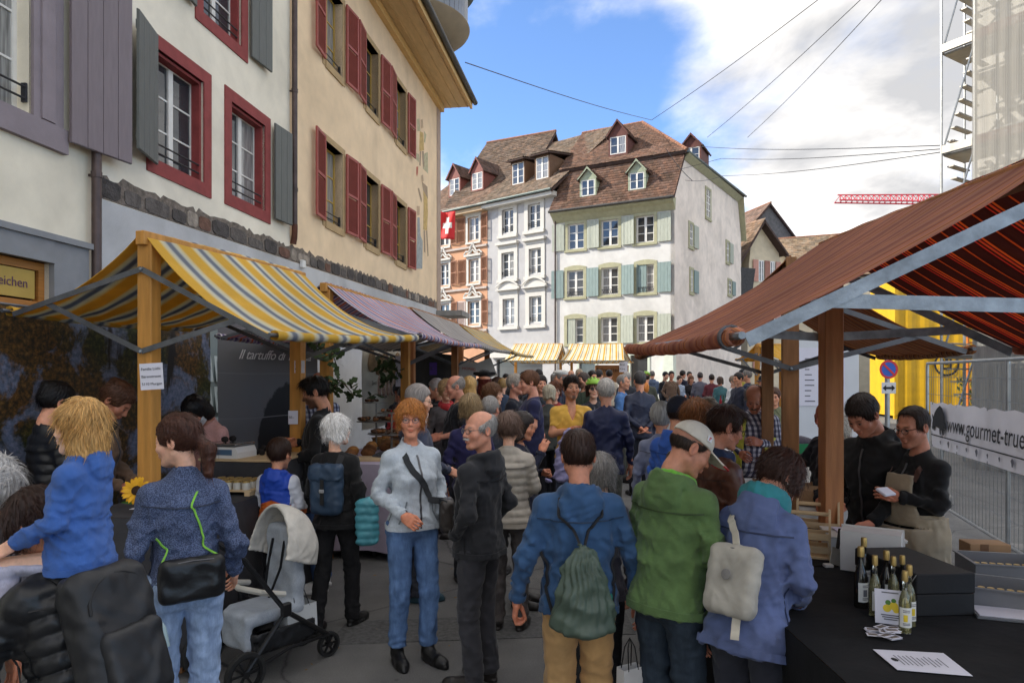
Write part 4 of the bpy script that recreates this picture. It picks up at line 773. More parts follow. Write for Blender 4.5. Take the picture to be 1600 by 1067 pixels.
# ================================================================ market stalls
def stripes(name, period, stops, trans=0.35, rough=0.8, fade=0.10):
 if name in MATS: return MATS[name]
 s = NT(name); a = s.node('ShaderNodeAttribute', attribute_name='st'); sp = s.node('ShaderNodeSeparateXYZ'); s.L.new(a.outputs['Vector'], sp.inputs[0])
 fr = s.math('FRACT', s.math('DIVIDE', sp.outputs[0], period)); c = s.ramp(fr, stops)
 v = s.coord(attr='st'); dirt = s.ramp(s.noise(v, 1.7, 7, 0.6, 0.5), [(0.35, (1 - fade * 2, 1 - fade * 2, 1 - fade * 2)), (0.7, (1 + fade, 1 + fade, 1 + fade))]); c = s.mix(1.0, c, dirt, 'MULTIPLY')
 s.set(s.bsdf.inputs['Base Color'], c); s.bsdf.inputs['Roughness'].default_value = rough; s.bsdf.inputs['Specular IOR Level'].default_value = 0.2
 s.bump(s.noise(v, 7, 6, 0.6, 1.2), 0.5, 0.03)
 if trans:
  t = s.node('ShaderNodeBsdfTranslucent'); s.L.new(c, t.inputs[0]); mx = s.node('ShaderNodeMixShader'); mx.inputs[0].default_value = trans
  s.L.new(s.bsdf.outputs[0], mx.inputs[1]); s.L.new(t.outputs[0], mx.inputs[2]); s.L.new(mx.outputs[0], s.out.inputs[0])
 MATS[name] = s.m; return s.m
YEL, LGR, BLU, CRM = (0.80, 0.48, 0.07), (0.70, 0.68, 0.58), (0.22, 0.24, 0.28), (0.80, 0.70, 0.40)
AW_Y = stripes('yellow_grey_stripe', .30, [(0, YEL), (.28, YEL), (.36, CRM), (.46, LGR), (.54, BLU), (.64, BLU), (.72, LGR), (.82, CRM), (.92, YEL)])
AW_P = stripes('lilac_stripe', .24, [(0, (0.80, 0.76, 0.78)), (.12, (0.80, 0.76, 0.78)), (.16, (0.22, 0.16, 0.32)), (.34, (0.27, 0.20, 0.38)), (.40, (0.74, 0.68, 0.74)), (.55, (0.74, 0.68, 0.74)), (.58, (0.74, 0.22, 0.08)), (.72, (0.68, 0.19, 0.09)), (.76, (0.74, 0.68, 0.74)), (.88, (0.35, 0.28, 0.45)), (.97, (0.35, 0.28, 0.45))])
AW_W = stripes('white_grey_stripe', .16, [(0, (0.55, 0.52, 0.49)), (.5, (0.55, 0.52, 0.49)), (.55, (0.2, 0.18, 0.19)), (.7, (0.2, 0.18, 0.19)), (.75, (0.5, 0.42, 0.36)), (.95, (0.5, 0.42, 0.36))])
AW_C = stripes('sunny_yellow_stripe', .20, [(0, (0.85, 0.78, 0.60)), (.36, (0.85, 0.78, 0.60)), (.40, (0.75, 0.42, 0.05)), (.60, (0.75, 0.42, 0.05)), (.64, (0.85, 0.78, 0.60)), (.76, (0.85, 0.78, 0.60)), (.80, (0.30, 0.30, 0.26)), (.88, (0.30, 0.30, 0.26)), (.92, (0.85, 0.78, 0.60))])
RT0, RT1, RT2 = (0.64, 0.29, 0.20), (0.80, 0.36, 0.14), (0.46, 0.17, 0.12)
AW_R = stripes('faded_lit_maroon_stripe', .24, [(0, RT0), (.10, RT0), (.11, RT1), (.14, RT1), (.15, RT2), (.20, RT2), (.21, RT1), (.235, RT1), (.245, RT0), (.42, RT0), (.43, RT1), (.46, (0.45, 0.11, 0.05)), (.47, RT2), (.60, RT0), (.61, RT1), (.63, RT1), (.64, RT0), (.85, RT2), (.95, RT0)], trans=.6)  # faded top face of the cloth, brightened in colour as sky-lit
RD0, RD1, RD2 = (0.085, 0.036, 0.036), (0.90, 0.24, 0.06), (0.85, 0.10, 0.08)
AW_RU = stripes('maroon_stripe_shaded_under', .24, [(0, RD0), (.20, RD0), (.21, RD1), (.26, RD1), (.27, RD0), (.30, RD0), (.31, RD2), (.36, RD1), (.37, RD0), (.42, RD0), (.43, RD2), (.46, RD2), (.47, RD0), (.80, RD0), (.81, RD1), (.85, RD1), (.86, RD0)], trans=.62)  # same cloth in shaded colours, stripes brightened for light coming through
AW_O = stripes('orange_brown_stripe', .10, [(0, (0.42, 0.17, 0.06)), (.5, (0.42, 0.17, 0.06)), (.58, (0.20, 0.08, 0.045)), (.75, (0.20, 0.08, 0.045)), (.85, (0.5, 0.26, 0.12)), (.95, (0.5, 0.26, 0.12))], trans=.3)
TIMB = mat('honey_timber', (0.50, 0.235, 0.05), 0.55, 0.22, 3.0, 0.25, 30, stretch=(7, 7, 0.7)); TIMR = mat('red_brown_timber', (0.36, 0.145, 0.05), 0.6, 0.25, 3.0, 0.25, 30, stretch=(7, 7, 0.7)); TIMD = mat('weathered_timber', (0.27, 0.125, 0.05), 0.65, 0.3, 3.0, 0.3, 30, stretch=(7, 7, 0.7))
STEEL = mat('grey_steel_bar', (0.12, 0.125, 0.135), 0.5, 0.25, 9, 0.1, 60, metal=0.6); GALB = mat('galvanised_bar', (0.26, 0.30, 0.34), 0.5, 0.3, 14, 0.15, 80, metal=0.55)
def cloth_sheet(A, B, C_, D, sag, n=40, k=24, u0=0.0, flip=False, wav=0.013, seed=0, th=.004):
 A, B, C_, D = [Vector(p) for p in (A, B, C_, D)]; L_ = (B - A).length; S = (D - A).length; V = []; st = []; r = random.Random(seed); ph = [r.uniform(0, 6) for _ in range(4)]
 nr = (B - A).cross(D - A).normalized(); nr = nr if nr.z > 0 else -nr
 for lay in (0, 1):
  for j in range(k + 1):
   t = j / k
   for i in range(n + 1):
    u = i / n; p = A.lerp(B, u).lerp(D.lerp(C_, u), t); edge = 1 + .5 * (abs(2 * u - 1) ** 4)
    z = -sag * 4 * t * (1 - t) * edge * .9 - .02 * math.sin(math.pi * u) * t + wav * math.sin(9 * u * L_ + 3 * t + ph[0]) * t * (1.2 - t) * 2 + wav * .6 * math.sin(5 * t + 4 * u + ph[1]) + .006 * math.sin(23 * u * L_ + 6 * math.sin(4 * t + ph[2]) + ph[3]) * (t ** 2 + .3 * (1 - t) ** 3)
    V.append(p + Vector((0, 0, z)) - nr * (th * lay)); st.append((u0 + u * L_, t * S, 0))
 w = n + 1; o = w * (k + 1); Fq = []; mi = []
 def q(a, b, c, d, m_): Fq.append((a, b, c, d)); mi.append(m_)
 for j in range(k):
  for i in range(n):
   a = j * w + i; q(a, a + 1, a + w + 1, a + w, 0); q(o + a + w, o + a + w + 1, o + a + 1, o + a, 1)
 for i in range(n): q(i + 1, i, o + i, o + i + 1, 0); a = k * w + i; q(a, a + 1, o + a + 1, o + a, 0)
 for j in range(k): a = j * w; q(a, a + w, o + a + w, o + a, 0); a = j * w + n; q(a + w, a, o + a, o + a + w, 0)
 return V, Fq, st, mi
def stall(label, rn, rf, fn, ff, bn, bf, cloth, under=None, post=TIMB, steel=STEEL, sag=.07, roll=True, post_w=.055, far_post=True, name='market_stall', bars=(.2, .73), barw=.035, postnear=True, seed=1):
 rn, rf, fn, ff, bn, bf = [Vector(p) for p in (rn, rf, fn, ff, bn, bf)]; base = Vector(((rn.x + rf.x) / 2, (rn.y + rf.y) / 2, G((rn.y + rf.y) / 2))); o = thing(name, label, 'market stall', base, 0, 'market stalls')
 T = lambda v: Vector(v) - base; d = (rf - rn).normalized(); under = under or cloth
 for p, mk in ((rn, postnear), (rf, far_post)):
  if not mk: continue
  off = d * (.06 if p is rn else -.06); m = MB(); q = T(p + off); g_ = G(p.y) - base.z; zt = q.z - .02
  m.obox((q.x, q.y, (g_ + zt) / 2), (post_w, post_w * .8, (zt - g_) / 2), Matrix.Rotation(math.atan2(d.y, d.x) - math.pi / 2, 3, 'Z'), .004); m.build('post', post, o)
 m = MB(); m.bar(T(rn - d * .02), T(rf + d * .02), .09, .07, bev=.004); m.build('ridge_beam', post, o)
 up = Vector((0, 0, .055)); L_ = (rf - rn).length
 allV, allF, allS, allM = [], [], [], []
 for e0, e1, flip in ((fn, ff, 0), (bn, bf, 1)):
  V, Fq, st, mi = cloth_sheet(T(rn) + up, T(rf) + up, T(e1), T(e0), sag, seed=seed + flip); n0 = len(allV); allV += V; allS += st; allM += mi
  allF += [tuple(i + n0 for i in (f if flip == (1 if (T(e0) - T(rn)).cross(d).z > 0 else 0) else f[::-1])) for f in Fq]
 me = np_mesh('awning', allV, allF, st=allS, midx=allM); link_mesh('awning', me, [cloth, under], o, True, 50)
 for e0, e1, s_ in ((fn, ff, 1), (bn, bf, 0)):
  if roll:
   n = 26; r_ = .032; V = []; st = []; Fq = []; k = 9
   for i in range(n + 1):
    p = T(e0).lerp(T(e1), i / n); p.z -= .02 * math.sin(math.pi * i / n)
    for j in range(k): t = 2 * math.pi * j / k; rr = r_ * (1 + .08 * math.sin(i * 2.1 + j)); V.append(p + Vector((math.cos(t) * rr, 0, math.sin(t) * rr))); st.append(((e1 - e0).length * i / n, 0, 0))
   Fq = [(i * k + j, i * k + (j + 1) % k, (i + 1) * k + (j + 1) % k, (i + 1) * k + j) for i in range(n) for j in range(k)]
   link_mesh('eave_roll', np_mesh('eave_roll', V, Fq, st=st), cloth, o, True)
  m = MB(); m.tube([T(e0) - d * .05, T(e1) + d * .05], .014, 7); m.build('eave_pole', steel, o, True)
  for p, e, mk in ((rn, e0, postnear), (rf, e1, far_post)):
   off = d * (.02 if p is rn else -.02); off2 = d * (-.006 if p is rn else .006)
   a1 = T(p + off2) - Vector((0, 0, bars[0])); a2 = T(p + off2) - Vector((0, 0, bars[1])); b1 = T(e) + (a1 - T(e)) * .03 + Vector((0, 0, -.03)); q = a1.lerp(b1, .74)
   m = MB(); m.bar(a1, b1, barw, .006); m.build('rafter', steel, o)
   if s_: m = MB(); [m.lathe([(0, .012), (.009, .010), (.011, 0)], q_ - d * (.004 if p is rn else -.004), 8, Matrix.Rotation(math.pi / 2, 3, 'X')) for q_ in (a1, a2)]; m.build('bolts', GALB, o, True)
   m = MB(); m.bar(a2, q - off2 * 1.4, barw, .006); m.build('brace', steel, o)
 return o
L1 = stall('yellow and grey striped stall nearest the beige house', P(222, 372, 4.4), P(471, 434, 6.18), P(428, 524, 4.3), P(650, 528, 6.25), P(14, 486, 4.6), (-3.05, 6.5, 2.33), AW_Y, sag=.10)
L2 = stall('lilac and orange striped stall behind the yellow one', P(506, 449, 6.9), P(636, 486, 9.25), P(655, 524, 6.95), P(750, 541, 9.4), (-3.1, 7.2, 2.30), (-2.75, 9.5, 2.32), AW_P, post=TIMB, seed=3)
L3 = stall('white and grey striped stall, third of the shaded row', P(640, 485, 9.55), P(712, 507, 12.1), P(742, 539, 9.6), P(795, 550, 12.3), (-2.6, 9.8, 2.36), (-2.2, 12.4, 2.38), AW_W, post=TIMR, seed=4)
L4 = stall('grey striped stall at the far end of the shaded row', P(718, 510, 12.5), P(762, 524, 15.2), P(800, 551, 12.6), P(832, 557, 15.4), (-2.15, 12.7, 2.40), (-1.7, 15.3, 2.44), AW_Y, under=AW_W, post=TIMR, seed=5)
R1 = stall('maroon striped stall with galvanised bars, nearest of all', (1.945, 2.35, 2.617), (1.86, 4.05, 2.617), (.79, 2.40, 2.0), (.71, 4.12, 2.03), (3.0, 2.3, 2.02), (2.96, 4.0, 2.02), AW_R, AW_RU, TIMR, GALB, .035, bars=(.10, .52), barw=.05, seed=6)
R2 = stall('orange brown striped stall behind the maroon one', P(1236, 412, 4.75), (2.52, 6.75, 2.63), (.95, 4.75, 2.06), (1.25, 6.8, 2.08), (3.1, 4.6, 2.05), (3.6, 6.7, 2.07), AW_O, post=TIMD, seed=7)
def far_stall(label, xs, seed):
 k = 25 / 22; x0, x1, f0, f1, b0, b1 = [v * k for v in xs]; zr, ze = CH + 1.10 * k, CH + .56 * k
 return stall(label, (x0, 25.4, zr), (x1, 25.0, zr), (f0, 24.2, ze), (f1, 23.8, ze), (b0, 26.7, ze), (b1, 26.3, ze), AW_C, post=TIMB, seed=seed, sag=.04)
C1 = far_stall('sunlit yellow striped stall in front of the grey house', (.07, 1.62, -.28, 1.36, .3, 1.95), 8)
C2 = far_stall('sunlit yellow striped stall with bread sign by the white house', (1.90, 3.57, 1.50, 3.45, 2.1, 4.1), 9)
C3 = stall('small yellow stall under the side wall of the white house', P(1182, 540, 17), P(1222, 540, 18.6), P(1150, 562, 17), P(1190, 562, 18.6), P(1226, 565, 17), P(1262, 565, 18.6), stripes('plain_yellow', .5, [(0, (0.78, 0.44, 0.05)), (.7, (0.78, 0.44, 0.05)), (.75, (0.8, 0.55, 0.2)), (.9, (0.78, 0.44, 0.05))]), post=TIMB, seed=10, sag=.03)
m = MB(); c = Vector((.79, 2.47, 2.0)); m.lathe([(.038, -.012), (.046, -.012), (.046, .012), (.038, .012), (.038, -.012)], c - R1.location, 16, Matrix.Rotation(math.pi / 2, 3, 'X')); m.build('eave_clamp', STEEL, R1, True)
def table_cloth(o, x0, x1, y0, y1, z, drop, material, name='table_cloth', amp=.018, seed=0, n=70):
 r = random.Random(seed); per = []; W, D = x1 - x0, y1 - y0; tot = 2 * (W + D); k = n
 for i in range(k):
  s_ = tot * i / k
  if s_ < W: per.append((x0 + s_, y0, 0, -1))
  elif s_ < W + D: per.append((x1, y0 + s_ - W, 1, 0))
  elif s_ < 2 * W + D: per.append((x1 - (s_ - W - D), y1, 0, 1))
  else: per.append((x0, y1 - (s_ - 2 * W - D), -1, 0))
 V = []; Fq = []; ph = [r.uniform(0, 6) for _ in range(4)]; rows = 7
 for j in range(rows + 1):
  t = j / rows
  for i, (x, y, nx_, ny_) in enumerate(per):
   a = amp * t * (math.sin(i * 1.35 + ph[0]) + .6 * math.sin(i * .61 + ph[1])) + .012 * math.sin(math.pi * min(1, t * 3)); V.append((x + nx_ * a, y + ny_ * a, z - .002 - drop * t * (1 + .02 * math.sin(i * .4 + ph[2]))))
 Fq = [(j * k + i, j * k + (i + 1) % k, (j + 1) * k + (i + 1) % k, (j + 1) * k + i) for j in range(rows) for i in range(k)]
 gx, gy = 24, 24; b = len(V)
 for j in range(gy + 1):
  for i in range(gx + 1): u, v = i / gx, j / gy; V.append((x0 + W * u, y0 + D * v, z + .0025 * math.sin(7 * u * W + 3 * v + ph[3]) * math.sin(5 * v * D + ph[1]) * min(1, 8 * min(u, v, 1 - u, 1 - v))))
 Fq += [(b + j * (gx + 1) + i, b + j * (gx + 1) + i + 1, b + (j + 1) * (gx + 1) + i + 1, b + (j + 1) * (gx + 1) + i) for j in range(gy) for i in range(gx)]
 return link_mesh(name, np_mesh(name, V, [f if i >= k * rows else f[::-1] for i, f in enumerate(Fq)]), material, o, True, 50)
def table(label, cx, cy, rz, w, d, z, material, cloth_drop=None, seed=0):
 o = thing('market_table', label, 'table', (cx, cy, G(cy)), rz, 'market tables'); m = MB(); m.obox((0, 0, z - .03), (w / 2 - .01, d / 2 - .01, .015), None, .004); m.build('table_top', TIMD, o)
 for sx in (-1, 1):
  for sy in (-1, 1): m = MB(); m.obox((sx * (w / 2 - .08), sy * (d / 2 - .08), (z - .045) / 2), (.025, .025, (z - .045) / 2), None, .004); m.build('leg', TIMD, o)
 table_cloth(o, -w / 2, w / 2, -d / 2, d / 2, z, cloth_drop or z - .06, material, seed=seed); return o
BLK = mat('black_table_cloth', (0.012, 0.012, 0.013), 0.85, 0.25, 6, 0.4, 7, bdist=0.02, spec=0.2); DGR = mat('charcoal_table_cloth', (0.045, 0.045, 0.05), 0.9, 0.2, 6, 0.3, 9, bdist=0.02); LIL = mat('pale_lilac_cloth', (0.50, 0.44, 0.56), 0.85, 0.1, 4, 0.3, 9)
LR = math.atan2(.99, .1411) - math.pi / 2
T_R1 = table('black clothed table with bottles under the maroon stall', 1.90, 2.72, 0, 1.66, 1.62, .88, BLK, seed=1)
T_R1b = table('black clothed side counter holding the wooden bottle carriers', 1.60, 4.02, 0, 1.06, .94, .88, BLK, seed=2)
T_L1 = table('charcoal clothed counter with scale under the yellow stall', -2.27, 5.35, LR, .80, 2.15, .98, DGR, seed=3)
T_L2 = table('lilac clothed bakery counter under the lilac stall', -1.46, 8.0, LR, .95, 2.2, .95, LIL, seed=4)
T_L3 = table('dark clothed vegetable counter under the white striped stall', -1.0, 10.9, LR, .9, 2.3, .95, DGR, seed=5)
T_R2 = table('white clothed counter with packets under the orange brown stall', 2.35, 5.75, 0, .9, 1.6, .9, mat('white_cloth', (0.55, 0.54, 0.53), 0.85, 0.06, 5, 0.2, 10), seed=6)
T_R3 = table('display table with flat black packets behind the timber posts', 3.5, 8.6, 0, 1.6, 1.5, .85, mat('white_cloth', (0, 0, 0)), seed=7)
T_FR = table('white clothed wine table in front of the white house side wall', 5.0, 17.2, 0, 2.6, .9, .9, mat('white_cloth', (0, 0, 0)), seed=8)
TZ = .88
def put(px, py, z=None, base=0.0): z = TZ if z is None else z; y = (CH - z - base) * F / (py - HY); return Vector(((px - CX) / F * y, y, z + base))
BOTG = mat('clear_bottle_glass', (0.85, 0.88, 0.80), 0.03, 0, trans=1.0, ior=1.45); BOTD = mat('dark_bottle_glass', (0.012, 0.01, 0.008), 0.06, 0, spec=0.7); OIL = mat('pale_oil', (0.80, 0.74, 0.42), 0.08, 0, spec=0.5, trans=0.75); GOLD = mat('gold_cap', (0.52, 0.36, 0.13), 0.35, 0.1, 8, metal=0.7)
LABW = mat('paper_label', (0.70, 0.70, 0.66), 0.7, 0.05, 20); PRN = mat('grey_ink', (0.13, 0.13, 0.15), 0.8, 0); LEM = mat('lemon_print', (0.70, 0.52, 0.04), 0.7, 0.1, 30); LGN = mat('leaf_print', (0.08, 0.20, 0.04), 0.7, 0.1, 30); PAPER = mat('white_paper', (0.66, 0.65, 0.72), 0.8, 0.03, 4); INK = mat('black_ink', (0.025, 0.025, 0.028), 0.8, 0)
def bottle(p, h=.27, r=.026, dark=False, label='', liquid=True, lab=True, cap=GOLD, yaw=0.0):
 h *= .83; r *= .9; o = thing('bottle', label, 'bottle', p, yaw, 'bottles on the black table'); gl = BOTD if dark else BOTG; k = h / .27
 m = MB(); m.lathe([(0, 0), (r * .95, .0), (r, .006), (r, .135 * k), (r * .8, .16 * k), (r * .42, .185 * k), (r * .36, .23 * k), (r * .44, .232 * k), (r * .44, .242 * k), (0, .242 * k)], (0, 0, 0), 18); m.build('glass', gl, o, True, 50)
 if not dark and liquid: m = MB(); m.lathe([(0, .004), (r * .88, .004), (r * .9, .01), (r * .9, .13 * k), (r * .7, .158 * k), (r * .33, .185 * k), (0, .186 * k)], (0, 0, 0), 18); m.build('oil', OIL, o, True, 50)
 m = MB(); m.lathe([(r * .40, .225 * k), (r * .52, .227 * k), (r * .52, .262 * k), (r * .46, .27 * k), (0, .27 * k)], (0, 0, 0), 14); m.build('cap', cap, o, True, 40)
 if lab:
  m = MB(); m.lathe([(r + .0012, .03 * k), (r + .0012, .115 * k)], (0, 0, 0), 12, None, math.radians(-160), math.radians(-20)); lb = m.build('paper_label', LABW, o, True)
  m = MB(); m.lathe([(r + .0022, .055 * k), (r + .0022, .085 * k)], (0, 0, 0), 8, None, math.radians(-120), math.radians(-85)); m.build('label_print', LEM if not dark else PRN, o)
  m = MB()
  for z in (.04, .046, .095, .102): m.lathe([(r + .0022, z * k), (r + .0022, (z + .003) * k)], (0, 0, 0), 8, None, math.radians(-125), math.radians(-60))
  m.build('label_lines', PRN, o)
 return o
bottle(put(1345, 948), .31, .030, True, 'tall dark oil bottle standing farthest from the lemon card', yaw=.4); bottle(put(1350, 925), .30, .028, True, 'dark oil bottle half hidden behind the tallest dark one', yaw=.2)
bottle(put(1367, 962), .30, .024, label='slim clear bottle left of the lemon card', yaw=.3); bottle(put(1385, 948), .29, .027, True, 'brown bottle just behind the slim clear bottle', yaw=.5)
bottle(put(1396, 958), .285, .023, label='clear oil bottle right behind the lemon card', yaw=.2); bottle(put(1410, 952), .275, .023, True, 'dark slim bottle behind the lemon card', lab=False)
bottle(put(1414, 988), .285, .024, label='clear oil bottle in front of the black box, nearest one', yaw=-.2); bottle(put(1421, 978), .29, .024, label='clear oil bottle peeping out behind the nearest one', yaw=.3)
o = thing('lemon_card', 'small white card with a printed lemon leaning on bottles', 'card', put(1392, 975)); m = MB(); MR = Matrix.Rotation(math.radians(-24), 3, 'Z') @ Matrix.Rotation(math.radians(-18), 3, 'X'); m.obox(MR @ Vector((0, 0, .066)), (.055, .0015, .066), MR); m.build('card', PAPER, o)
for x, z, r_, mm in ((-.012, .06, .015, LEM), (.012, .07, .016, LEM), (.02, .056, .012, LEM), (-.008, .082, .010, LGN), (.012, .09, .009, LGN)):
 m = MB(); M4 = MR @ Matrix.Rotation(math.pi / 2, 3, 'X'); m.lathe([(0, .0012), (r_, .001)], MR @ Vector((x, -.0012, z)), 12, M4); m.build('lemon_print', mm, o)
m = MB()
for z, w in ((.12, .03), (.034, .034), (.026, .03), (.018, .024)): m.obox(MR @ Vector((0, -.0022, z)), (w, .0004, .0022), MR)
m.build('printed_lines', PRN, o)['kind'] = 'stuff'
def sloped_box():
 o = thing('black_box', 'large black cardboard box with sloping lid on the black table', 'box', put(1478, 962), math.radians(4)); w, d, h = .125, .22, .16
 BX = mat('black_card', (0.014, 0.014, 0.016), 0.6, 0.15, 6, 0.1, 40)
 m = MB(); m.obox((0, d, .045 + .0), (w, d, .044), None, .003); m.build('box_base', BX, o); m = MB(); m.obox((0, d, .132), (w + .002, d + .002, .041), None, .004); m.build('box_lid', BX, o)
 m = MB(); m.tube([(-w - .004, -.003, .17), (-w - .012, .03, .12), (-w - .004, .05, .08)], .002, 5); m.build('box_string', mat('grey_string', (0.3, 0.3, 0.3), 0.8, 0), o)
sloped_box()
o = thing('price_sheet', 'white printed sheet lying flat at the table edge', 'paper', put(1442, 1036)); A = put(1364, 1016) - o.location; B = put(1474, 1022) - o.location; C_ = put(1520, 1058) - o.location; D = put(1402, 1048) - o.location
m = MB(); m.add([q + Vector((0, 0, .004 + dz)) for dz in (0, .0015) for q in (A, B, C_, D)], [(3, 2, 1, 0), (4, 5, 6, 7), (0, 1, 5, 4), (1, 2, 6, 5), (2, 3, 7, 6), (3, 0, 4, 7)]); m.build('sheet', PAPER, o)
m = MB()
for i in range(11):
 t = .2 + .06 * i; a, b = A.lerp(B, t), D.lerp(C_, t); l = random.uniform(.25, .5); p, q = a.lerp(b, .5 - l / 2), a.lerp(b, .5 + l / 2); e = (B - A).normalized() * .0018; m.add([v + Vector((0, 0, .0062)) for v in (p - e, p + e, q + e, q - e)], [(3, 2, 1, 0)])
m.build('printed_lines', PRN, o)['kind'] = 'stuff'
m = MB(); e = (B - A).normalized(); n_ = (D - A).normalized(); c = A.lerp(B, .14).lerp(D.lerp(C_, .14), .5); m.add([c + e * math.cos(t) * .011 + n_ * math.sin(t) * .016 + Vector((0, 0, .0062)) for t in [2 * math.pi * k / 9 for k in range(9)]], [tuple(range(9))]); m.build('boar_print', INK, o)
rc = random.Random(4)
for i in range(14):
 p = put(1378 + rc.uniform(-22, 22), 994 + rc.uniform(-9, 9)); a = rc.uniform(-.6, .6); MR = Matrix.Rotation(a, 3, 'Z'); m = MB(); m.obox((0, 0, 0), (.026, .016, .0006), MR); cd = m.build('leaflet', PAPER); cd.location = p + Vector((0, 0, .004 + .0016 * i)); tag(cd, 'small printed leaflet in the loose pile beside the price sheet', 'leaflet', 'pile of leaflets')
 m = MB(); m.obox((0, 0, .0009), (.02, .009, .0003), MR); q = m.build('leaflet_print', mat('brown_print', (0.16, 0.13, 0.11), 0.8, 0.5, 60), cd)
def open_tray(label, p, w, d, h, material, rz=0.0, tilt=0.0, th=.006, cat='tray'):
 o = thing('open_tray', label, cat, p, rz); o.rotation_euler[0] = tilt
 m = MB(); m.box(-w / 2, w / 2, -d / 2, d / 2, 0, th); m.box(-w / 2, -w / 2 + th, -d / 2, d / 2, th, h); m.box(w / 2 - th, w / 2, -d / 2, d / 2, th, h); m.box(-w / 2 + th, w / 2 - th, -d / 2, -d / 2 + th, th, h); m.box(-w / 2 + th, w / 2 - th, d / 2 - th, d / 2, th, h); m.build('tray_shell', material, o)
 m = MB(); e = .008
 for a in ((-w / 2 - e, w / 2 + e, -d / 2 - e, -d / 2 + th), (-w / 2 - e, w / 2 + e, d / 2 - th, d / 2 + e), (-w / 2 - e, -w / 2 + th, -d / 2 + th, d / 2 - th), (w / 2 - th, w / 2 + e, -d / 2 + th, d / 2 - th)): m.box(*a, h, h + .006)
 m.build('tray_rim', material, o); return o
GRT = mat('grey_crate_plastic', (0.17, 0.175, 0.19), 0.5, 0.08, 5); WHT = mat('white_crate_plastic', (0.62, 0.60, 0.57), 0.5, 0.06, 5)
open_tray('white plastic box standing on its side beside the dark bottles', put(1352, 902) + Vector((0.05, .05, .105)), .27, .20, .13, WHT, math.radians(-32), math.radians(-90))
wb = open_tray('white lidded box behind the upended white box', put(1346, 868), .36, .26, .11, WHT, math.radians(-14)); m = MB(); m.obox((0, 0, .122), (.19, .14, .004), None, .002); m.build('tray_lid', WHT, wb)
tg1 = open_tray('grey crate of small gold capped jars, nearer the camera', put(1590, 945), .34, .24, .08, GRT, math.radians(-28)); tg2 = open_tray('grey crate of small gold capped jars, farther back', put(1572, 900), .36, .26, .08, GRT, math.radians(-14))
ck = mat('cork_brown', (0.30, 0.17, 0.07), 0.8, 0.2, 20)
for tr_, n1, n2, nm in ((tg1, 6, 3, 'in the nearer grey crate'), (tg2, 7, 3, 'in the farther grey crate')):
 for i in range(n1):
  for j in range(n2):
   p = tr_.location + Matrix.Rotation(tr_.rotation_euler[2], 3, 'Z') @ Vector((-.13 + .035 * i + .01 * (j % 2), -.07 + .034 * j, .008)); o = thing('small_jar', 'tiny gold capped jar ' + nm, 'jar', p, 0, 'tiny jars ' + nm)
   m = MB(); m.lathe([(0, 0), (.013, 0), (.013, .045), (0, .045)], (0, 0, 0), 9); m.build('glass', BOTD, o, True, 40); m = MB(); m.lathe([(.0135, .043), (.0135, .054), (0, .055)], (0, 0, 0), 9); m.build('lid', GOLD, o, True, 40)
o = thing('cardboard_box', 'brown cardboard box on the table behind the grey crates', 'box', put(1548, 880), math.radians(-8)); m = MB(); m.obox((0, .06, .05), (.10, .06, .05), None, .003); m.build('carton', mat('brown_cardboard', (0.34, 0.205, 0.11), 0.85, 0.12, 8), o); m = MB(); m.obox((-.03, -.001, .05), (.02, .001, .05)); m.build('tape', mat('brown_tape', (0.16, 0.08, 0.04), 0.4, 0.1), o)
PALEW = mat('pale_pine', (0.55, 0.40, 0.23), 0.7, 0.15, 4, stretch=(1, 1, 6))
for px, py, lb in ((1262, 868, 'pale wooden bottle carrier with a lid handle, nearer one'), (1278, 850, 'pale wooden bottle carrier just behind the nearer carrier')):
 o = thing('bottle_carrier', lb, 'bottle carrier', put(px, py), math.radians(-25), 'wooden bottle carriers')
 for sx in (-1, 1): m = MB(); m.prism([(-.055, 0), (.055, 0), (.055, .16), (.02, .26), (-.02, .26), (-.055, .16)], sx * .11 - .006, sx * .11 + .006); q = m.build('side_panel', PALEW, o); q.rotation_euler = (0, 0, math.pi / 2)
 m = MB(); m.box(-.104, .104, -.055, .055, 0, .01); m.build('bottom', PALEW, o); m = MB(); m.tube([(-.115, 0, .235), (.115, 0, .235)], .011, 8); m.build('handle', PALEW, o, True)
 for sy in (-1, 1):
  for z in (.05, .12): m = MB(); m.box(-.104, .104, sy * .052 - .003, sy * .052 + .003, z - .018, z + .018); m.build('slat', PALEW, o)
o = thing('cheese_slicer', 'steel spatula slicer hanging from the white box', 'spatula', put(1304, 884)); m = MB(); M3 = Matrix.Rotation(math.radians(20), 3, 'Y') @ Matrix.Rotation(math.radians(-20), 3, 'X'); m.obox(M3 @ Vector((0, 0, .05)), (.03, .002, .045), M3, .001); m.build('blade', mat('bright_steel', (0.5, 0.5, 0.5), 0.25, 0.1, 9, metal=.9), o); m = MB(); m.tube([M3 @ Vector((0, 0, .095)), M3 @ Vector((0, 0, .20))], [.009, .012], 8); m.build('handle', mat('black_grip', (0.02, 0.015, 0.013), 0.5, 0.1), o, True)
m = MB(); m.obox((0, 0, .01), (.022, .018, .008), None, .003); tag(m.build('truffle_sample', WHT), 'pale sample cube beside the steel slicer', 'sample').location = put(1294, 886)
o = thing('leaflet_stack', 'stack of pale leaflets lying on the white lidded box', 'leaflets', wb.location + Vector((0, 0, .128)), math.radians(-14)); 
for i in range(3): m = MB(); m.obox((0, 0, .003 * i + .0015), (.13, .09, .0013), Matrix.Rotation(.07 * i, 3, 'Z')); m.build('leaflet', mat('lilac_paper', (0.52, 0.47, 0.58), 0.7, 0.05), o)
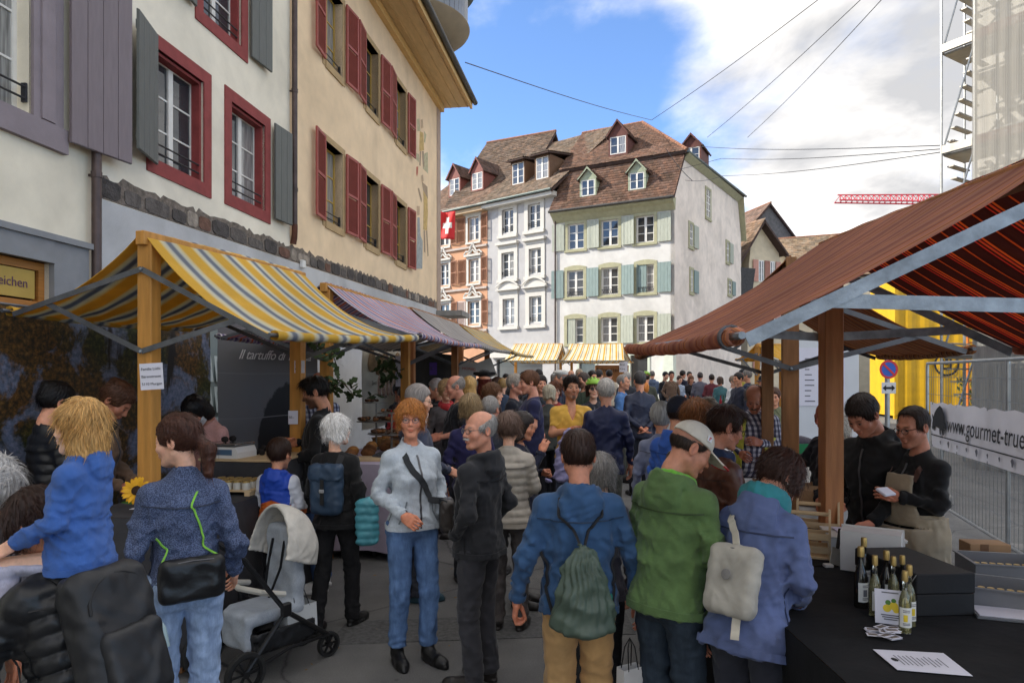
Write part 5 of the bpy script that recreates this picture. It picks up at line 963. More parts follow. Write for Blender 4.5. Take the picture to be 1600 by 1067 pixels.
o = thing('ring_binder', 'open white binder page right of the black box', 'binder', put(1568, 962), math.radians(-20)); m = MB(); m.obox((0, 0, .006), (.11, .075, .006), None, .002); m.build('cover', GRT, o); m = MB(); m.obox((0, 0, .014), (.10, .068, .0015)); m.build('page', PAPER, o)
# ================================================================ people
def skin_material():
 s = NT('skin'); a = s.node('ShaderNodeAttribute', attribute_name='Col'); v = s.coord('Object')
 c = s.mix(1.0, a.outputs['Color'], s.ramp(s.noise(v, 38, 5), [(0.3, (0.86, 0.84, 0.84)), (0.7, (1.1, 1.08, 1.06))]), 'MULTIPLY')
 s.set(s.bsdf.inputs['Base Color'], c); s.bsdf.inputs['Roughness'].default_value = 0.48; s.bsdf.inputs['Specular IOR Level'].default_value = 0.35
 s.bsdf.inputs['Subsurface Weight'].default_value = 0.12; s.bsdf.inputs['Subsurface Radius'].default_value = (0.012, 0.005, 0.003); s.bump(s.noise(v, 240, 3), 0.08, 0.002); return s.m
SKIN = skin_material()
def hair_mat(col, gloss=0.45):
 col = c3(col); name = 'hair_%d_%d_%d' % tuple(int(v * 999) for v in col)
 if name in MATS: return MATS[name]
 s = NT(name); a = s.node('ShaderNodeAttribute', attribute_name='Col'); v = s.coord(attr='st', scale=(1, 1, 1))
 st = s.noise(v, 1.0, 4, 0.6); c = s.ramp(st, [(0.28, shade(col, 0.6)), (0.5, shade(col, 1.35)), (0.72, shade(col, 2.1))]); c = s.mix(1.0, c, a.outputs['Color'], 'MULTIPLY')
 s.set(s.bsdf.inputs['Base Color'], c); s.bsdf.inputs['Roughness'].default_value = gloss; s.bsdf.inputs['Specular IOR Level'].default_value = 0.3; s.bump(st, 0.5, 0.004); MATS[name] = s.m; return s.m
def cloth_mat(col, kind='plain', col2=None, scale=1.0):
 col = c3(col); name = '%s_cloth_%d_%d_%d' % ((kind,) + tuple(int(v * 999) for v in col))
 if name in MATS: return MATS[name]
 k_ = 1.6 if max(col) < .25 else max(1.0, 1.6 - (max(col) - .25) * 1.4); mn = sum(col) / 3; col = tuple(min(.75, (c * .84 + mn * .16) * k_ + .005) for c in col)
 s = NT(name); v = s.coord('Object'); rough = {'shell': .5, 'puffer': .38, 'leather': .36}.get(kind, .85)
 big = s.noise(v, 7, 6, .6, .4); c = s.ramp(big, [(0.3, shade(col, .80)), (0.7, shade(col, 1.18))]); h = None; bs, bd = .25, .004
 if kind == 'denim':
  c = s.mix(.8, c, s.ramp(s.noise(s.coord('Object', (1, 1, .25)), 26, 5, .7), [(0.35, (.7, .7, .72)), (.68, (1.35, 1.32, 1.28))]), 'MULTIPLY'); h = s.noise(v, 320, 2)
 elif kind == 'knit': h = s.noise(s.coord('Object', (1, 1, .4)), 150, 4, .7); c = s.mix(.6, c, s.ramp(h, [(0.3, (.8, .8, .8)), (.7, (1.15, 1.15, 1.15))]), 'MULTIPLY'); bs = .5
 elif kind == 'fleece': h = s.noise(v, 120, 5, .75); bs, bd = .8, .006
 elif kind == 'dots':
  h = s.noise(v, 210, 2, .4); c = s.mix(1.0, c, s.ramp(h, [(0.42, (.55, .55, .6)), (.58, (1.6, 1.6, 1.6))]), 'MULTIPLY'); bs = .4
 elif kind == 'plaid':
  sp = s.node('ShaderNodeSeparateXYZ'); s.L.new(v, sp.inputs[0]); f = lambda o_, p: s.ramp(s.math('FRACT', s.math('DIVIDE', o_, p)), [(0, (1, 1, 1)), (.42, (1, 1, 1)), (.47, (.18, .18, .25)), (.92, (.18, .18, .25)), (.97, (1, 1, 1))])
  xx = s.math('ADD', sp.outputs[0], sp.outputs[1]); c = s.mix(1.0, s.mix(1.0, c, f(xx, .05), 'MULTIPLY'), s.mix(.65, (1, 1, 1), f(sp.outputs[2], .05)), 'MULTIPLY'); h = s.noise(v, 300, 2)
 elif kind == 'leather': h = s.noise(v, 45, 6, .6); bs = .5
 else: h = s.noise(v, 260, 3); bs = .15
 w = s.node('ShaderNodeTexNoise'); w.noise_type = 'RIDGED_MULTIFRACTAL'; w.inputs['Scale'].default_value = 5.5; w.inputs['Detail'].default_value = 3; w.inputs['Distortion'].default_value = 1.4; s.L.new(s.coord('Object', (1.0, 1.0, .75), rot=(.5, .4, 0)), w.inputs['Vector'])
 b1 = s.node('ShaderNodeBump'); b1.inputs['Strength'].default_value = {'puffer': .25, 'knit': .22, 'fleece': .25}.get(kind, .9); b1.inputs['Distance'].default_value = .03; s.L.new(w.outputs['Fac'], b1.inputs['Height'])
 s.set(s.bsdf.inputs['Base Color'], c); s.bsdf.inputs['Roughness'].default_value = rough; s.bsdf.inputs['Specular IOR Level'].default_value = .25 if rough > .6 else .4; s.bump(h, bs, bd, b1.outputs[0])
 if kind in ('fleece', 'knit', 'plain'): s.bsdf.inputs['Sheen Weight'].default_value = .12
 MATS[name] = s.m; return s.m
def head_sdf(f):
 jw = (1.0, .90, .92)[f]; nz = (1.08, .9, .72)[f]; br = (1.0, .5, .35)[f]; ch_ = (1.0, .85, .8)[f]
 def fn(x, y, z):
  ax = np.abs(x); E = s_ell; e = lambda c, r: E(ax, y, z, c, r)
  d = s_ell(x, y, z, (0, .018, .032), (.075, .096, .086)); d = smin(d, s_ell(x, y, z, (0, -.028, -.035), (.060 * jw, .066, .083)), .03)
  d = smin(d, s_cone(ax, y, z, (.052 * jw, .005, -.055), (.016, -.066, -.103), .021, .017), .025); d = smin(d, s_ell(x, y, z, (0, -.072 * (.97 + .03 * ch_), -.107), (.024 * jw, .019, .017)), .02)
  d = smin(d, e((.043, -.060, -.028), (.024, .022, .022)), .03); d = smin(d, s_cone(ax, y, z, (.0, -.082, .020), (.040, -.070, .022), .012 * (.8 + .2 * br), .010), .018)
  d = smax(d, -e((.031, -.099, .001), (.020, .016, .0125)), .012)
  d = smin(d, s_cone(x, y, z, (0, -.086, .012), (0, -.0985 - .0105 * nz, -.030), .0075, .0105 * (.6 + .4 * nz)), .013); d = smin(d, e((.0105, -.096, -.034), (.0085, .010, .0075)), .008)
  d = smin(d, s_ell(x, y, z, (0, -.088, -.055), (.020, .010, .014)), .012)
  d = smin(d, s_ell(x, y, z, (0, -.0945, -.0605), (.0225, .009, .0052)), .005); d = smin(d, s_ell(x, y, z, (0, -.0925, -.071), (.020, .0095, .0062)), .005); d = smax(d, -s_ell(x, y, z, (0, -.105, -.0657), (.024, .012, .0016)), .003)
  d = np.minimum(d, e((.031, -.0765, .0005), (.0145, .0135, .0125)))
  d = smin(d, s_cone(ax, y, z, (.018, -.0855, .010), (.045, -.080, .009), .0042, .0038), .004); d = smin(d, s_cone(ax, y, z, (.019, -.0865, -.0088), (.043, -.081, -.008), .0035, .003), .004)
  ear = smax(e((.080, .016, -.006), (.010, .020, .033)), -e((.088, .012, -.004), (.007, .011, .020)), .004); d = smin(d, ear, .008)
  d = smin(d, s_cone(x, y, z, (0, .024, -.07), (0, .038, -.20), .050 * (1, .86, .78)[f], .056 * (1, .86, .78)[f]), .035); return d
 return fn
def head_colours(V, f):
 x, y, z = np.abs(V[:, 0]), V[:, 1], V[:, 2]; n = len(V)
 lips = np.exp(-(((V[:, 0]) / .019) ** 4 + ((z + .0658) / .0085) ** 2)) * (y < -.086); brow = np.exp(-(((x - .031) / .016) ** 4 + ((z - .0215 - .10 * (.031 - np.abs(x - .033)) * .3) / .0048) ** 2)) * (y < -.068)
 ed = np.sqrt((x - .031) ** 2 + (y + .0765) ** 2 + (z - .0005) ** 2); eye = ((ed < .0152) & (y < -.0845) & (np.abs(z - .0003) < .0052 - .12 * np.abs(x - .031))).astype(float)
 iris = eye * (np.hypot(x - .031, z - .0005) < .0062); lash = np.exp(-((z - .0062) / .0022) ** 2) * (np.abs(x - .031) < .016) * (y < -.078)
 cheek = np.exp(-(((x - .045) / .022) ** 2 + ((z + .034) / .022) ** 2)) * (y < -.03); nose = np.exp(-((x / .014) ** 2 + ((z + .03) / .016) ** 2)) * (y < -.095)
 beard = (1 / (1 + np.exp((z + .043 + .55 * np.clip(y + .03, -1, .03)) / .006))) * (y < .0) * (z > -.135) * (1 - np.clip(lips * 1.5, 0, 1)); beard = beard * np.clip((-.004 - y) / .02 + .2, 0, 1)
 tash = np.exp(-(((V[:, 0]) / .024) ** 4 + ((z + .0515) / .0065) ** 2)) * (y < -.08); chin = np.exp(-(((V[:, 0]) / .022) ** 4 + ((z + .098) / .02) ** 2)) * (y < -.06)
 scalp = np.clip((z - .02 + .35 * np.clip(y, -1, .05)) / .02, 0, 1) * (y > -.075) * 1.0; ear = (x > .077).astype(float)
 return dict(lips=lips, brow=brow, eye=eye, iris=iris, lash=lash, cheek=cheek, nose=nose, beard=beard, tash=tash, chin=chin, scalp=scalp, ear=ear)
HEADS = {}
def head_template(f, fine):
 k = (f, fine)
 if k not in HEADS: V, Q = implicit(head_sdf(f), (-.105, -.135, -.21), (.105, .130, .135), .0042 if fine else .0085); HEADS[k] = (V, Q, head_colours(V, f))
 return HEADS[k]
def hairline(tab):
 zz = np.array([t[0] for t in tab], np.float32); yy = np.array([t[1] for t in tab], np.float32)
 return lambda z: np.interp(z.ravel(), zz, yy).reshape(z.shape).astype(np.float32)
SHORT = [(-.11, .075), (-.085, .060), (-.05, .035), (-.025, -.005), (-.015, -.045), (.0, -.050), (.03, -.052), (.055, -.066), (.072, -.088), (.09, -.3)]
RECED = [(-.11, .075), (-.085, .060), (-.05, .035), (-.02, -.005), (.0, -.040), (.03, -.036), (.06, -.030), (.085, -.035), (.105, -.055), (.118, -.2)]
def hair_sdf(style):
 C = (0, .018, .032)
 def cap(x, y, z, t, tt=None): return s_ell(x, y, z, (C[0], C[1], C[2] + .004), (.075 + t, .096 + t, .086 + (tt or t)))
 def cut(x, y, z, tab, w=.010): hl = hairline(tab)(z); return hl - y + .10 * (np.abs(x) - .05) * (z > .03)
 def strand(x, y, z, n=34, a=.0028): th = np.arctan2(x, y - .02); return a * np.sin(n * th + 9 * np.sin(z * 22)) + a * .7 * np.sin(n * 1.9 * th + 31 * z)
 def fn(x, y, z):
  ax = np.abs(x)
  if style == 'short': d = smax(cap(x, y, z, .013, .019), cut(x, y, z, SHORT), .008) - strand(x, y, z, 30, .0022); return smax(d, -(z + .095), .006)
  if style == 'quiff': d = smin(cap(x, y, z, .010, .016), s_ell(x, y, z, (0, -.035, .105), (.055, .055, .030)), .02); d = smax(d, cut(x, y, z, SHORT), .008) - strand(x, y, z, 36, .003); return smax(d, -(z + .095), .006)
  if style == 'receding': d = smax(cap(x, y, z, .010, .012), cut(x, y, z, RECED), .008) - strand(x, y, z, 30, .002); return smax(d, -(z + .095), .006)
  if style == 'horseshoe': d = smax(cap(x, y, z, .009), cut(x, y, z, RECED), .008); d = smax(d, z - .048 - .9 * np.clip(y - .05, 0, 1) - .02 * np.sin(30 * y), .008) - strand(x, y, z, 30, .002); return smax(d, -(z + .09), .006)
  if style == 'buzz': d = smax(cap(x, y, z, .004, .005), cut(x, y, z, SHORT), .008); return smax(d, -(z + .08), .006)
  if style in ('pixie', 'curly'):
   t = .027 if style == 'curly' else .019; tab = [(-.12, .07), (-.09, .045), (-.06, .02), (-.04, -.02), (-.02, -.055), (.02, -.068), (.045, -.078), (.055, -.2)]
   d = smax(cap(x, y, z, t, t + .004), cut(x, y, z, tab), .012); d = smin(d, smax(s_ell(ax, y, z, (.068, -.02, .0), (.020, .05, .052)), -(z + .05), .01), .02); d = smax(d, -(z + .105 + .03 * np.sin(40 * x) * (style == 'curly')), .01)
   if style == 'curly': return d - .006 * np.sin(75 * x + 6 * np.sin(40 * z)) * np.sin(80 * y + 2) * np.sin(70 * z + 1) - creases(x, y, z, 5, 60, .006)
   return d - strand(x, y, z, 26, .004)
  if style in ('bob', 'longbob', 'long', 'childlong'):
   low = {'bob': -.085, 'longbob': -.13, 'long': -.30, 'childlong': -.155}[style]; tab = [(-.4, -.02), (-.12, -.035), (-.05, -.050), (.02, -.066), (.048, -.082), (.06, -.2)]
   t = {'bob': .021, 'childlong': .014}.get(style, .018); d = smin(cap(x, y, z, t, t), s_ell(x, y, z, (0, .030, low * .5 + .01), (.094 if style != 'long' else .10, .088, .11 + abs(low) * .55)), .02); d = smax(d, cut(x, y, z, tab) + (ax < .052) * (z < .035) * np.clip(.06 - ax, 0, .06) * 1.2, .012)
   return smax(d - strand(x, y, z, 28, .0045 if style == 'childlong' else .004), -(z - low + .012 * np.sin(55 * x) + .012 * np.sin(47 * y)), .012)
  if style in ('ponytail', 'bun'):
   tab = [(-.11, .07), (-.085, .055), (-.05, .03), (-.02, -.01), (-.005, -.052), (.03, -.060), (.055, -.072), (.07, -.09), (.085, -.3)]
   d = smax(cap(x, y, z, .014, .018), cut(x, y, z, tab), .008) - strand(x, y, z, 30, .0028); d = smax(d, -(z + .09), .006)
   if style == 'bun': return smin(d, s_ell(x, y, z, (0, .095, .085), (.035, .035, .032)) - creases(x, y, z, 4, 80, .005), .01)
   t_ = s_cone(x, y, z, (0, .115, -.005), (0, .150, -.06), .026, .036); t_ = smin(t_, s_cone(x, y, z, (0, .150, -.06), (.015, .145, -.18), .036, .022), .02); return smin(d, t_ - creases(x, y, z, 8, 70, .008), .012)
 fn0 = fn; fn = lambda x, y, z: fn0(x, y, z) - creases(x * 1.2, y * 1.2, z * .45, 17, 30, .009 if style not in ('buzz', 'short', 'receding', 'horseshoe') else .003); lo = {'long': -.34, 'childlong': -.20, 'longbob': -.17, 'ponytail': -.23}.get(style, -.14); return fn, (-.125, -.13, lo), (.125, .20 if style in ('ponytail', 'bun') else .15, .165)
HAIRS = {}
def hair_template(style, fine):
 k = (style, fine)
 if k in HAIRS: return HAIRS[k]
 fn, lo, hi = hair_sdf(style); V, Q = implicit(fn, lo, hi, .0062 if fine else .011); th = np.arctan2(V[:, 0], V[:, 1] - .02); rr = np.hypot(V[:, 0], V[:, 1] - .02)
 st = np.stack([th * 14 * np.clip(rr / .08, .2, 1), V[:, 2] * 10, rr * 20], 1); C = np.ones((len(V), 3))
 VV, QQ, SS, CC = [V], [Q], [st], [C]
 if fine:
  r = np.random.RandomState(len(style) + 3); a, b, c = V[Q[:, 0]], V[Q[:, 1]], V[Q[:, 3]]; nr = np.cross(b - a, c - a); ar = np.linalg.norm(nr, axis=1); nr /= np.maximum(ar, 1e-9)[:, None]
  cen = V[Q].mean(1); out = cen - np.array([0, .018, -.0]); ok = (np.einsum('ij,ij->i', nr, out) > 0); N = {'childlong': 4500, 'long': 4000, 'ponytail': 4000}.get(style, 3400); pr = ar * ok * (0.3 + (cen[:, 2] > -.05)); idx = r.choice(len(Q), N, p=pr / pr.sum())
  p = cen[idx]; n = nr[idx]; L = r.uniform(.03, .085, N) * (.55 if style in ('short', 'buzz', 'receding', 'horseshoe') else 1); crown = np.array([0, .06, .13]); fl = p - crown; fl[:, 2] -= .05
  if style in ('ponytail', 'bun'): fl = np.where((p[:, 1] < .09)[:, None], np.array([0, .115, -.0]) - p, np.array([0, .0, -1.0]))
  fl = fl - n * np.einsum('ij,ij->i', fl, n)[:, None]; fl /= np.maximum(np.linalg.norm(fl, axis=1), 1e-6)[:, None]; fl += r.normal(0, .07, (N, 3)); sd = np.cross(fl, n); sd /= np.maximum(np.linalg.norm(sd, axis=1), 1e-6)[:, None]
  w = r.uniform(.0004, .0012, N)[:, None]; K = 4; base = len(V); sv = []; lift = r.uniform(.0002, .0022, N)[:, None]
  for i in range(K):
   t = i / (K - 1); q = p + fl * (L * t)[:, None] + n * (lift * (1 + .6 * t) - (.5 * (L * t)[:, None] ** 2) / .085); sv.append(np.stack([q - sd * w * (1 - .6 * t), q + sd * w * (1 - .6 * t)], 1))
  sv = np.stack(sv, 1).reshape(-1, 3); o = base + np.arange(N)[:, None] * (2 * K); fq = np.concatenate([np.stack([o[:, 0] + 2 * i, o[:, 0] + 2 * i + 1, o[:, 0] + 2 * i + 3, o[:, 0] + 2 * i + 2], 1) for i in range(K - 1)])
  VV.append(sv); QQ.append(fq); SS.append(np.repeat(r.uniform(0, 40, (N, 3)), 2 * K, 0)); CC.append(np.repeat(np.repeat(r.uniform(.45, 1.8, N)[:, None], 3, 1), 2 * K, 0))
 HAIRS[k] = (np.concatenate(VV), np.concatenate(QQ), np.concatenate(SS), np.concatenate(CC)); return HAIRS[k]
def hand_sdf(pose):
 curl = {'relaxed': .45, 'grip': 1.25, 'flat': .12, 'pinch': .95}[pose]
 segs = []
 for i, (yy, ln) in enumerate(((-.028, .078), (-.0095, .086), (.0095, .080), (.027, .063))):
  a = np.array([.0, yy, -.088]); ang = .12 + curl * .28; L3 = (ln * .46, ln * .31, ln * .26); r = .0086 - .0006 * (i == 3)
  for j, l in enumerate(L3):
   d = np.array([-math.sin(ang), .12 * yy / .03 * (1 if j == 0 else 0), -math.cos(ang)]); b = a + d * l; segs.append((a, b, r, r * .88)); a = b; r *= .88; ang += curl * (.85 if j == 0 else .7) + .06
 t0 = np.array([-.006, -.030, -.030]); t1 = np.array([-.018 - .012 * curl, -.052 + .010 * curl, -.062]); t2 = t1 + np.array([-.012 * curl - .004, -.006 + .012 * curl, -.030]); t3 = t2 + np.array([-.008 * curl, .004 * curl, -.022]); segs += [(t0, t1, .0125, .0105), (t1, t2, .0105, .0092), (t2, t3, .009, .0078)]
 def fn(x, y, z):
  d = s_rbox(x, y, z, (0, 0, -.050), (.0135, .038, .042), .0125); d = smin(d, s_cone(x, y, z, (0, 0, .06), (0, 0, -.012), .0275, .0245), .02); d = smin(d, s_ell(x, y, z, (-.010, -.022, -.035), (.014, .018, .026)), .01)
  for a, b, r1, r2 in segs: d = smin(d, s_cone(x, y, z, a, b, r1, r2), .0035)
  return d
 return fn
HANDS = {}
def hand_template(pose, fine):
 k = (pose, fine)
 if k not in HANDS: HANDS[k] = implicit(hand_sdf(pose), (-.10, -.085, -.20), (.045, .06, .075), .0042 if fine else .0085)
 return HANDS[k]
SHOES = {}
def shoe_template(kind, fine):
 k = (kind, fine)
 if k not in SHOES:
  def fn(x, y, z):
   d = s_ell(x, y, z, (0, -.135, .030), (.046, .075, .042)); d = smin(d, s_ell(x, y, z, (0, -.02, .045), (.040, .085, .050)), .04); d = smin(d, s_cone(x, y, z, (0, .015, .06), (0, .02, .125 if kind != 'boot' else .19), .042, .040 if kind != 'boot' else .05), .03)
   d = smax(d, z - (.115 if kind != 'boot' else .20), .008); sole = smax(s_ell(x, y, z, (0, -.07, .012), (.050, .148, .1)), np.abs(z - .013) - .014, .006); return smin(smax(d, -z, .004), sole, .004)
  SHOES[k] = implicit(fn, (-.075, -.24, -.015), (.075, .105, .225), .0075 if fine else .013)
 return SHOES[k]
def prof_fn(tab):
 T = np.array(tab, np.float32); return lambda z: tuple(np.interp(z.ravel(), T[:, 0], T[:, i]).reshape(z.shape).astype(np.float32) for i in (1, 2, 3))
def top_profile(sex, bulk, hem, belly, collar):
 w = (1.0, .90, .9)[sex]; wa = (1.0, .90, 1.0)[sex]; hp = (1.0, 1.06, 1.0)[sex]; ch = (0, .018, 0)[sex]
 t = [(hem - .02, .172 * hp, .136, .004), (.90, .172 * hp, .136 + belly * .3, -.0 - belly * .2), (1.02, .158 * wa, .120 + belly, -.008 - belly * .6), (1.14, .157 * wa, .117 + belly * .8, -.008 - belly * .4), (1.25, .168 * w, .120 + ch, -.006 - ch * .6), (1.33, .170 * w, .112 + ch * .5, .004), (1.385, .150 * w, .094, .014), (1.42, .112 * w, .082, .020), (1.45, .080, .071, .022), (1.49, .063, .065, .020), (1.60, .060, .064, .012)]
 return [(z, rx * bulk if z < 1.40 else rx * (1 + (bulk - 1) * .5), ry * bulk if z < 1.40 else ry * (1 + (bulk - 1) * .5), yo) for z, rx, ry, yo in t]
def top_sdf(J, p):
 pf = prof_fn(top_profile(p['sex'], p['bulk'], p['hem'], p['belly'], p['collar'])); w = (1.0, .90, .9)[p['sex']]; b = p['bulk']; puff = p['kind'] == 'puffer'; ar = p.get('arm_r', 1.0) * (1 + (b - 1) * .7)
 def fn(x, y, z):
  rx, ry, yo = pf(z); k0 = ((np.abs(x) / rx) ** 2.35 + (np.abs(y - yo) / ry) ** 2.35) ** (1 / 2.35); d = (k0 - 1) * np.minimum(rx, ry)
  if puff: d = d - .014 * np.sqrt(np.abs(np.sin(math.pi * z / .062))) + .009 - creases(x, y, z, p['seed'], 30, .008)
  if p['collar'] > 0: d = smax(d, z - (1.435 + p['collar']) - .42 * (y - .02), .010)
  else: d = smax(d, z - 1.440 - .42 * (y - .03) - p.get('vneck', 0) * np.clip(.05 - np.abs(x), 0, .05) * -2.2 * (y < 0), .008)
  if p['collar'] > .02: d = smax(d, -smax(np.sqrt(x * x + (y - .016) ** 2) - .058, 1.452 - z + .42 * (y - .02), .005), .006)
  d = smax(d, p['hem'] - z, .008)
  for s in (-1, 1):
   S, E, Wr = J['S'][s], J['E'][s], J['W'][s]; d = smin(d, s_cone(x, y, z, (s * .05, .02, 1.412), S, .046 * b, .056 * b), .04)
   du, tu = s_cone(x, y, z, S, E, .055 * ar, .045 * ar, True)
   if p['sleeve'] < 1:
    e = np.asarray(S) + (np.asarray(E) - np.asarray(S)) * p['sleeve']; a_ = (np.asarray(E) - np.asarray(S)); a_ = a_ / np.linalg.norm(a_); du = smax(du - .008, (x - e[0]) * a_[0] + (y - e[1]) * a_[1] + (z - e[2]) * a_[2], .006); d = smin(d, du, .035); continue
   df, tf = s_cone(x, y, z, E, Wr, .044 * ar, .034 * ar, True)
   if puff: du = du - .012 * np.sqrt(np.abs(np.sin(tu * 14))) + .006 - creases(x, y, z, 3, 30, .012); df = df - .011 * np.sqrt(np.abs(np.sin(tf * 13))) + .006 - creases(x, y, z, 4, 30, .012)
   else: fo = .021 * p['fold']; du = du - creases(x * 1.0, y, z * 1.3, p['seed'] + 21 + s, 26, fo) * np.clip(tu * 1.6 - .1, .15, 1); df = df - creases(x, y, z * 1.3, p['seed'] + 25 + s, 28, fo) * np.clip(1.25 - tf, .3, 1)
   a_ = np.asarray(Wr, np.float32) - np.asarray(E, np.float32); a_ = a_ / np.linalg.norm(a_); df = smax(df, (x - Wr[0]) * a_[0] + (y - Wr[1]) * a_[1] + (z - Wr[2]) * a_[2] - .004, .006)
   arm = smin(du, df, .03); d = smin(d, arm, .028)
  if p['hood']:
   tz = np.sqrt(x * x + ((y - .028) * 1.05) ** 2) - .082; tt = np.sqrt(tz * tz + ((z - 1.452 - .30 * (y - .02)) * .95) ** 2) - .031; hd = smin(tt, s_ell(x, y, z, (0, .112, 1.402), (.110, .045, .085)), .045); hd = smax(hd, -s_ell(x, y, z, (0, .068, 1.485), (.066, .045, .05)), .02); d = smin(d, hd - creases(x, y, z, p['seed'] + 5, 26, .018), .012)
  if not puff: d = d - (creases(x, y, z, p['seed'], 17, .022 * p['fold']) + creases(x, y, z, p['seed'] + 3, 36, .013 * p['fold'])) * np.clip((1.46 - z) * 6, 0, 1) * (1 + .3 * np.exp(-((z - 1.08) / .07) ** 2))
  return d
 return fn
def legs_sdf(J, p):
 w = (1.0, 1.02, 1.0)[p['sex']]; b = p['leg_b']; ank = p['ankle']
 def fn(x, y, z):
  d = s_ell(x, y, z, (0, .004, .94), (.168 * w * b, .125 * b, .135)); d = smin(d, s_ell(x, y, z, (-.075, .042, .90), (.083, .08, .092)), .03); d = smin(d, s_ell(x, y, z, (.075, .042, .90), (.083, .08, .092)), .03); dl = None
  for s in (-1, 1):
   H, K, A = J['H'][s], J['K'][s], J['A'][s]; d1, t1 = s_cone(x, y, z, H, K, .092 * b, .066 * b, True); d2, t2 = s_cone(x, y, z, K, A, .066 * b, ank, True)
   d1 = d1 - creases(x, y, z * 1.5, p['seed'] + 31 + s, 22, .015) * np.clip(np.abs(t1 - .5) * 2.4, .25, 1); d2 = d2 - creases(x * .8, y * .8, z * 1.9, p['seed'] + 37 + s, 26, .020 * p['fold']) * np.clip(np.abs(t2 - .45) * 2.2, .2, 1)
   l = smin(d1, d2, .02); l = smax(l, A[2] - .030 - z + p['cuff'], .006); dl = l if dl is None else np.minimum(dl, l)
  d = smin(d, dl, .03); return smax(d, z - min(1.03, p['hem'] + .06), .01) - creases(x, y, z, p['seed'] + 9, 18, .012) - creases(x, y, z, p['seed'] + 2, 34, .008)
 return fn
ARMS = {
 'down': ((.245, .03, 1.135), (.262, -.035, .885)), 'out': ((.275, .035, 1.14), (.315, -.02, .895)), 'pocket': ((.265, .075, 1.14), (.205, -.07, .98)), 'bent': ((.235, .055, 1.145), (.125, -.19, 1.09)), 'phone': ((.225, .02, 1.16), (.085, -.21, 1.27)), 'work': ((.235, -.01, 1.16), (.13, -.235, 1.06)),
 'reach': ((.215, -.12, 1.20), (.15, -.36, 1.13)), 'face': ((.21, -.10, 1.16), (.075, -.195, 1.405)), 'back': ((.25, .105, 1.14), (.06, .185, .98)), 'cross': ((.235, -.03, 1.15), (-.03, -.175, 1.19)), 'fist': ((.25, .06, 1.14), (.15, -.15, 1.02)), 'fwd': ((.235, -.03, 1.14), (.19, -.25, 1.02)), 'hold': ((.22, -.04, 1.16), (.07, -.20, 1.20)), 'up': ((.26, -.10, 1.38), (.17, -.16, 1.60)), 'table': ((.23, -.06, 1.16), (.17, -.27, 1.0))}
def rot_about(c, M): c = Vector(c); return Matrix.Translation(c) @ M.to_4x4() @ Matrix.Translation(-c)
def xf(V, M): A = np.array(M, np.float32); return V @ A[:3, :3].T + A[:3, 3]
def loft_body(J):
 m = MB()
 for s in (-1, 1):
  m.tube([J['S'][s], J['E'][s], J['W'][s]], [.034, .028, .020], 8); m.tube([J['H'][s], J['K'][s], J['A'][s]], [.07, .05, .034], 8); a = Vector(J['A'][s]); m.tube([a, a + Vector((0, -.02, -.05)), a + Vector((0, -.12, -.06))], [.03, .03, .02], 6)
 m.tube([(0, .0, .86), (0, 0, 1.0), (0, 0, 1.2), (0, .01, 1.34), (0, .02, 1.41), (0, .025, 1.48)], [.07, .085, .09, .09, .065, .048], 10); return m
def quads(F):
 return np.array([f if len(f) == 4 else tuple(f) + (f[-1],) * (4 - len(f)) for f in F if len(f) <= 4], np.int32)
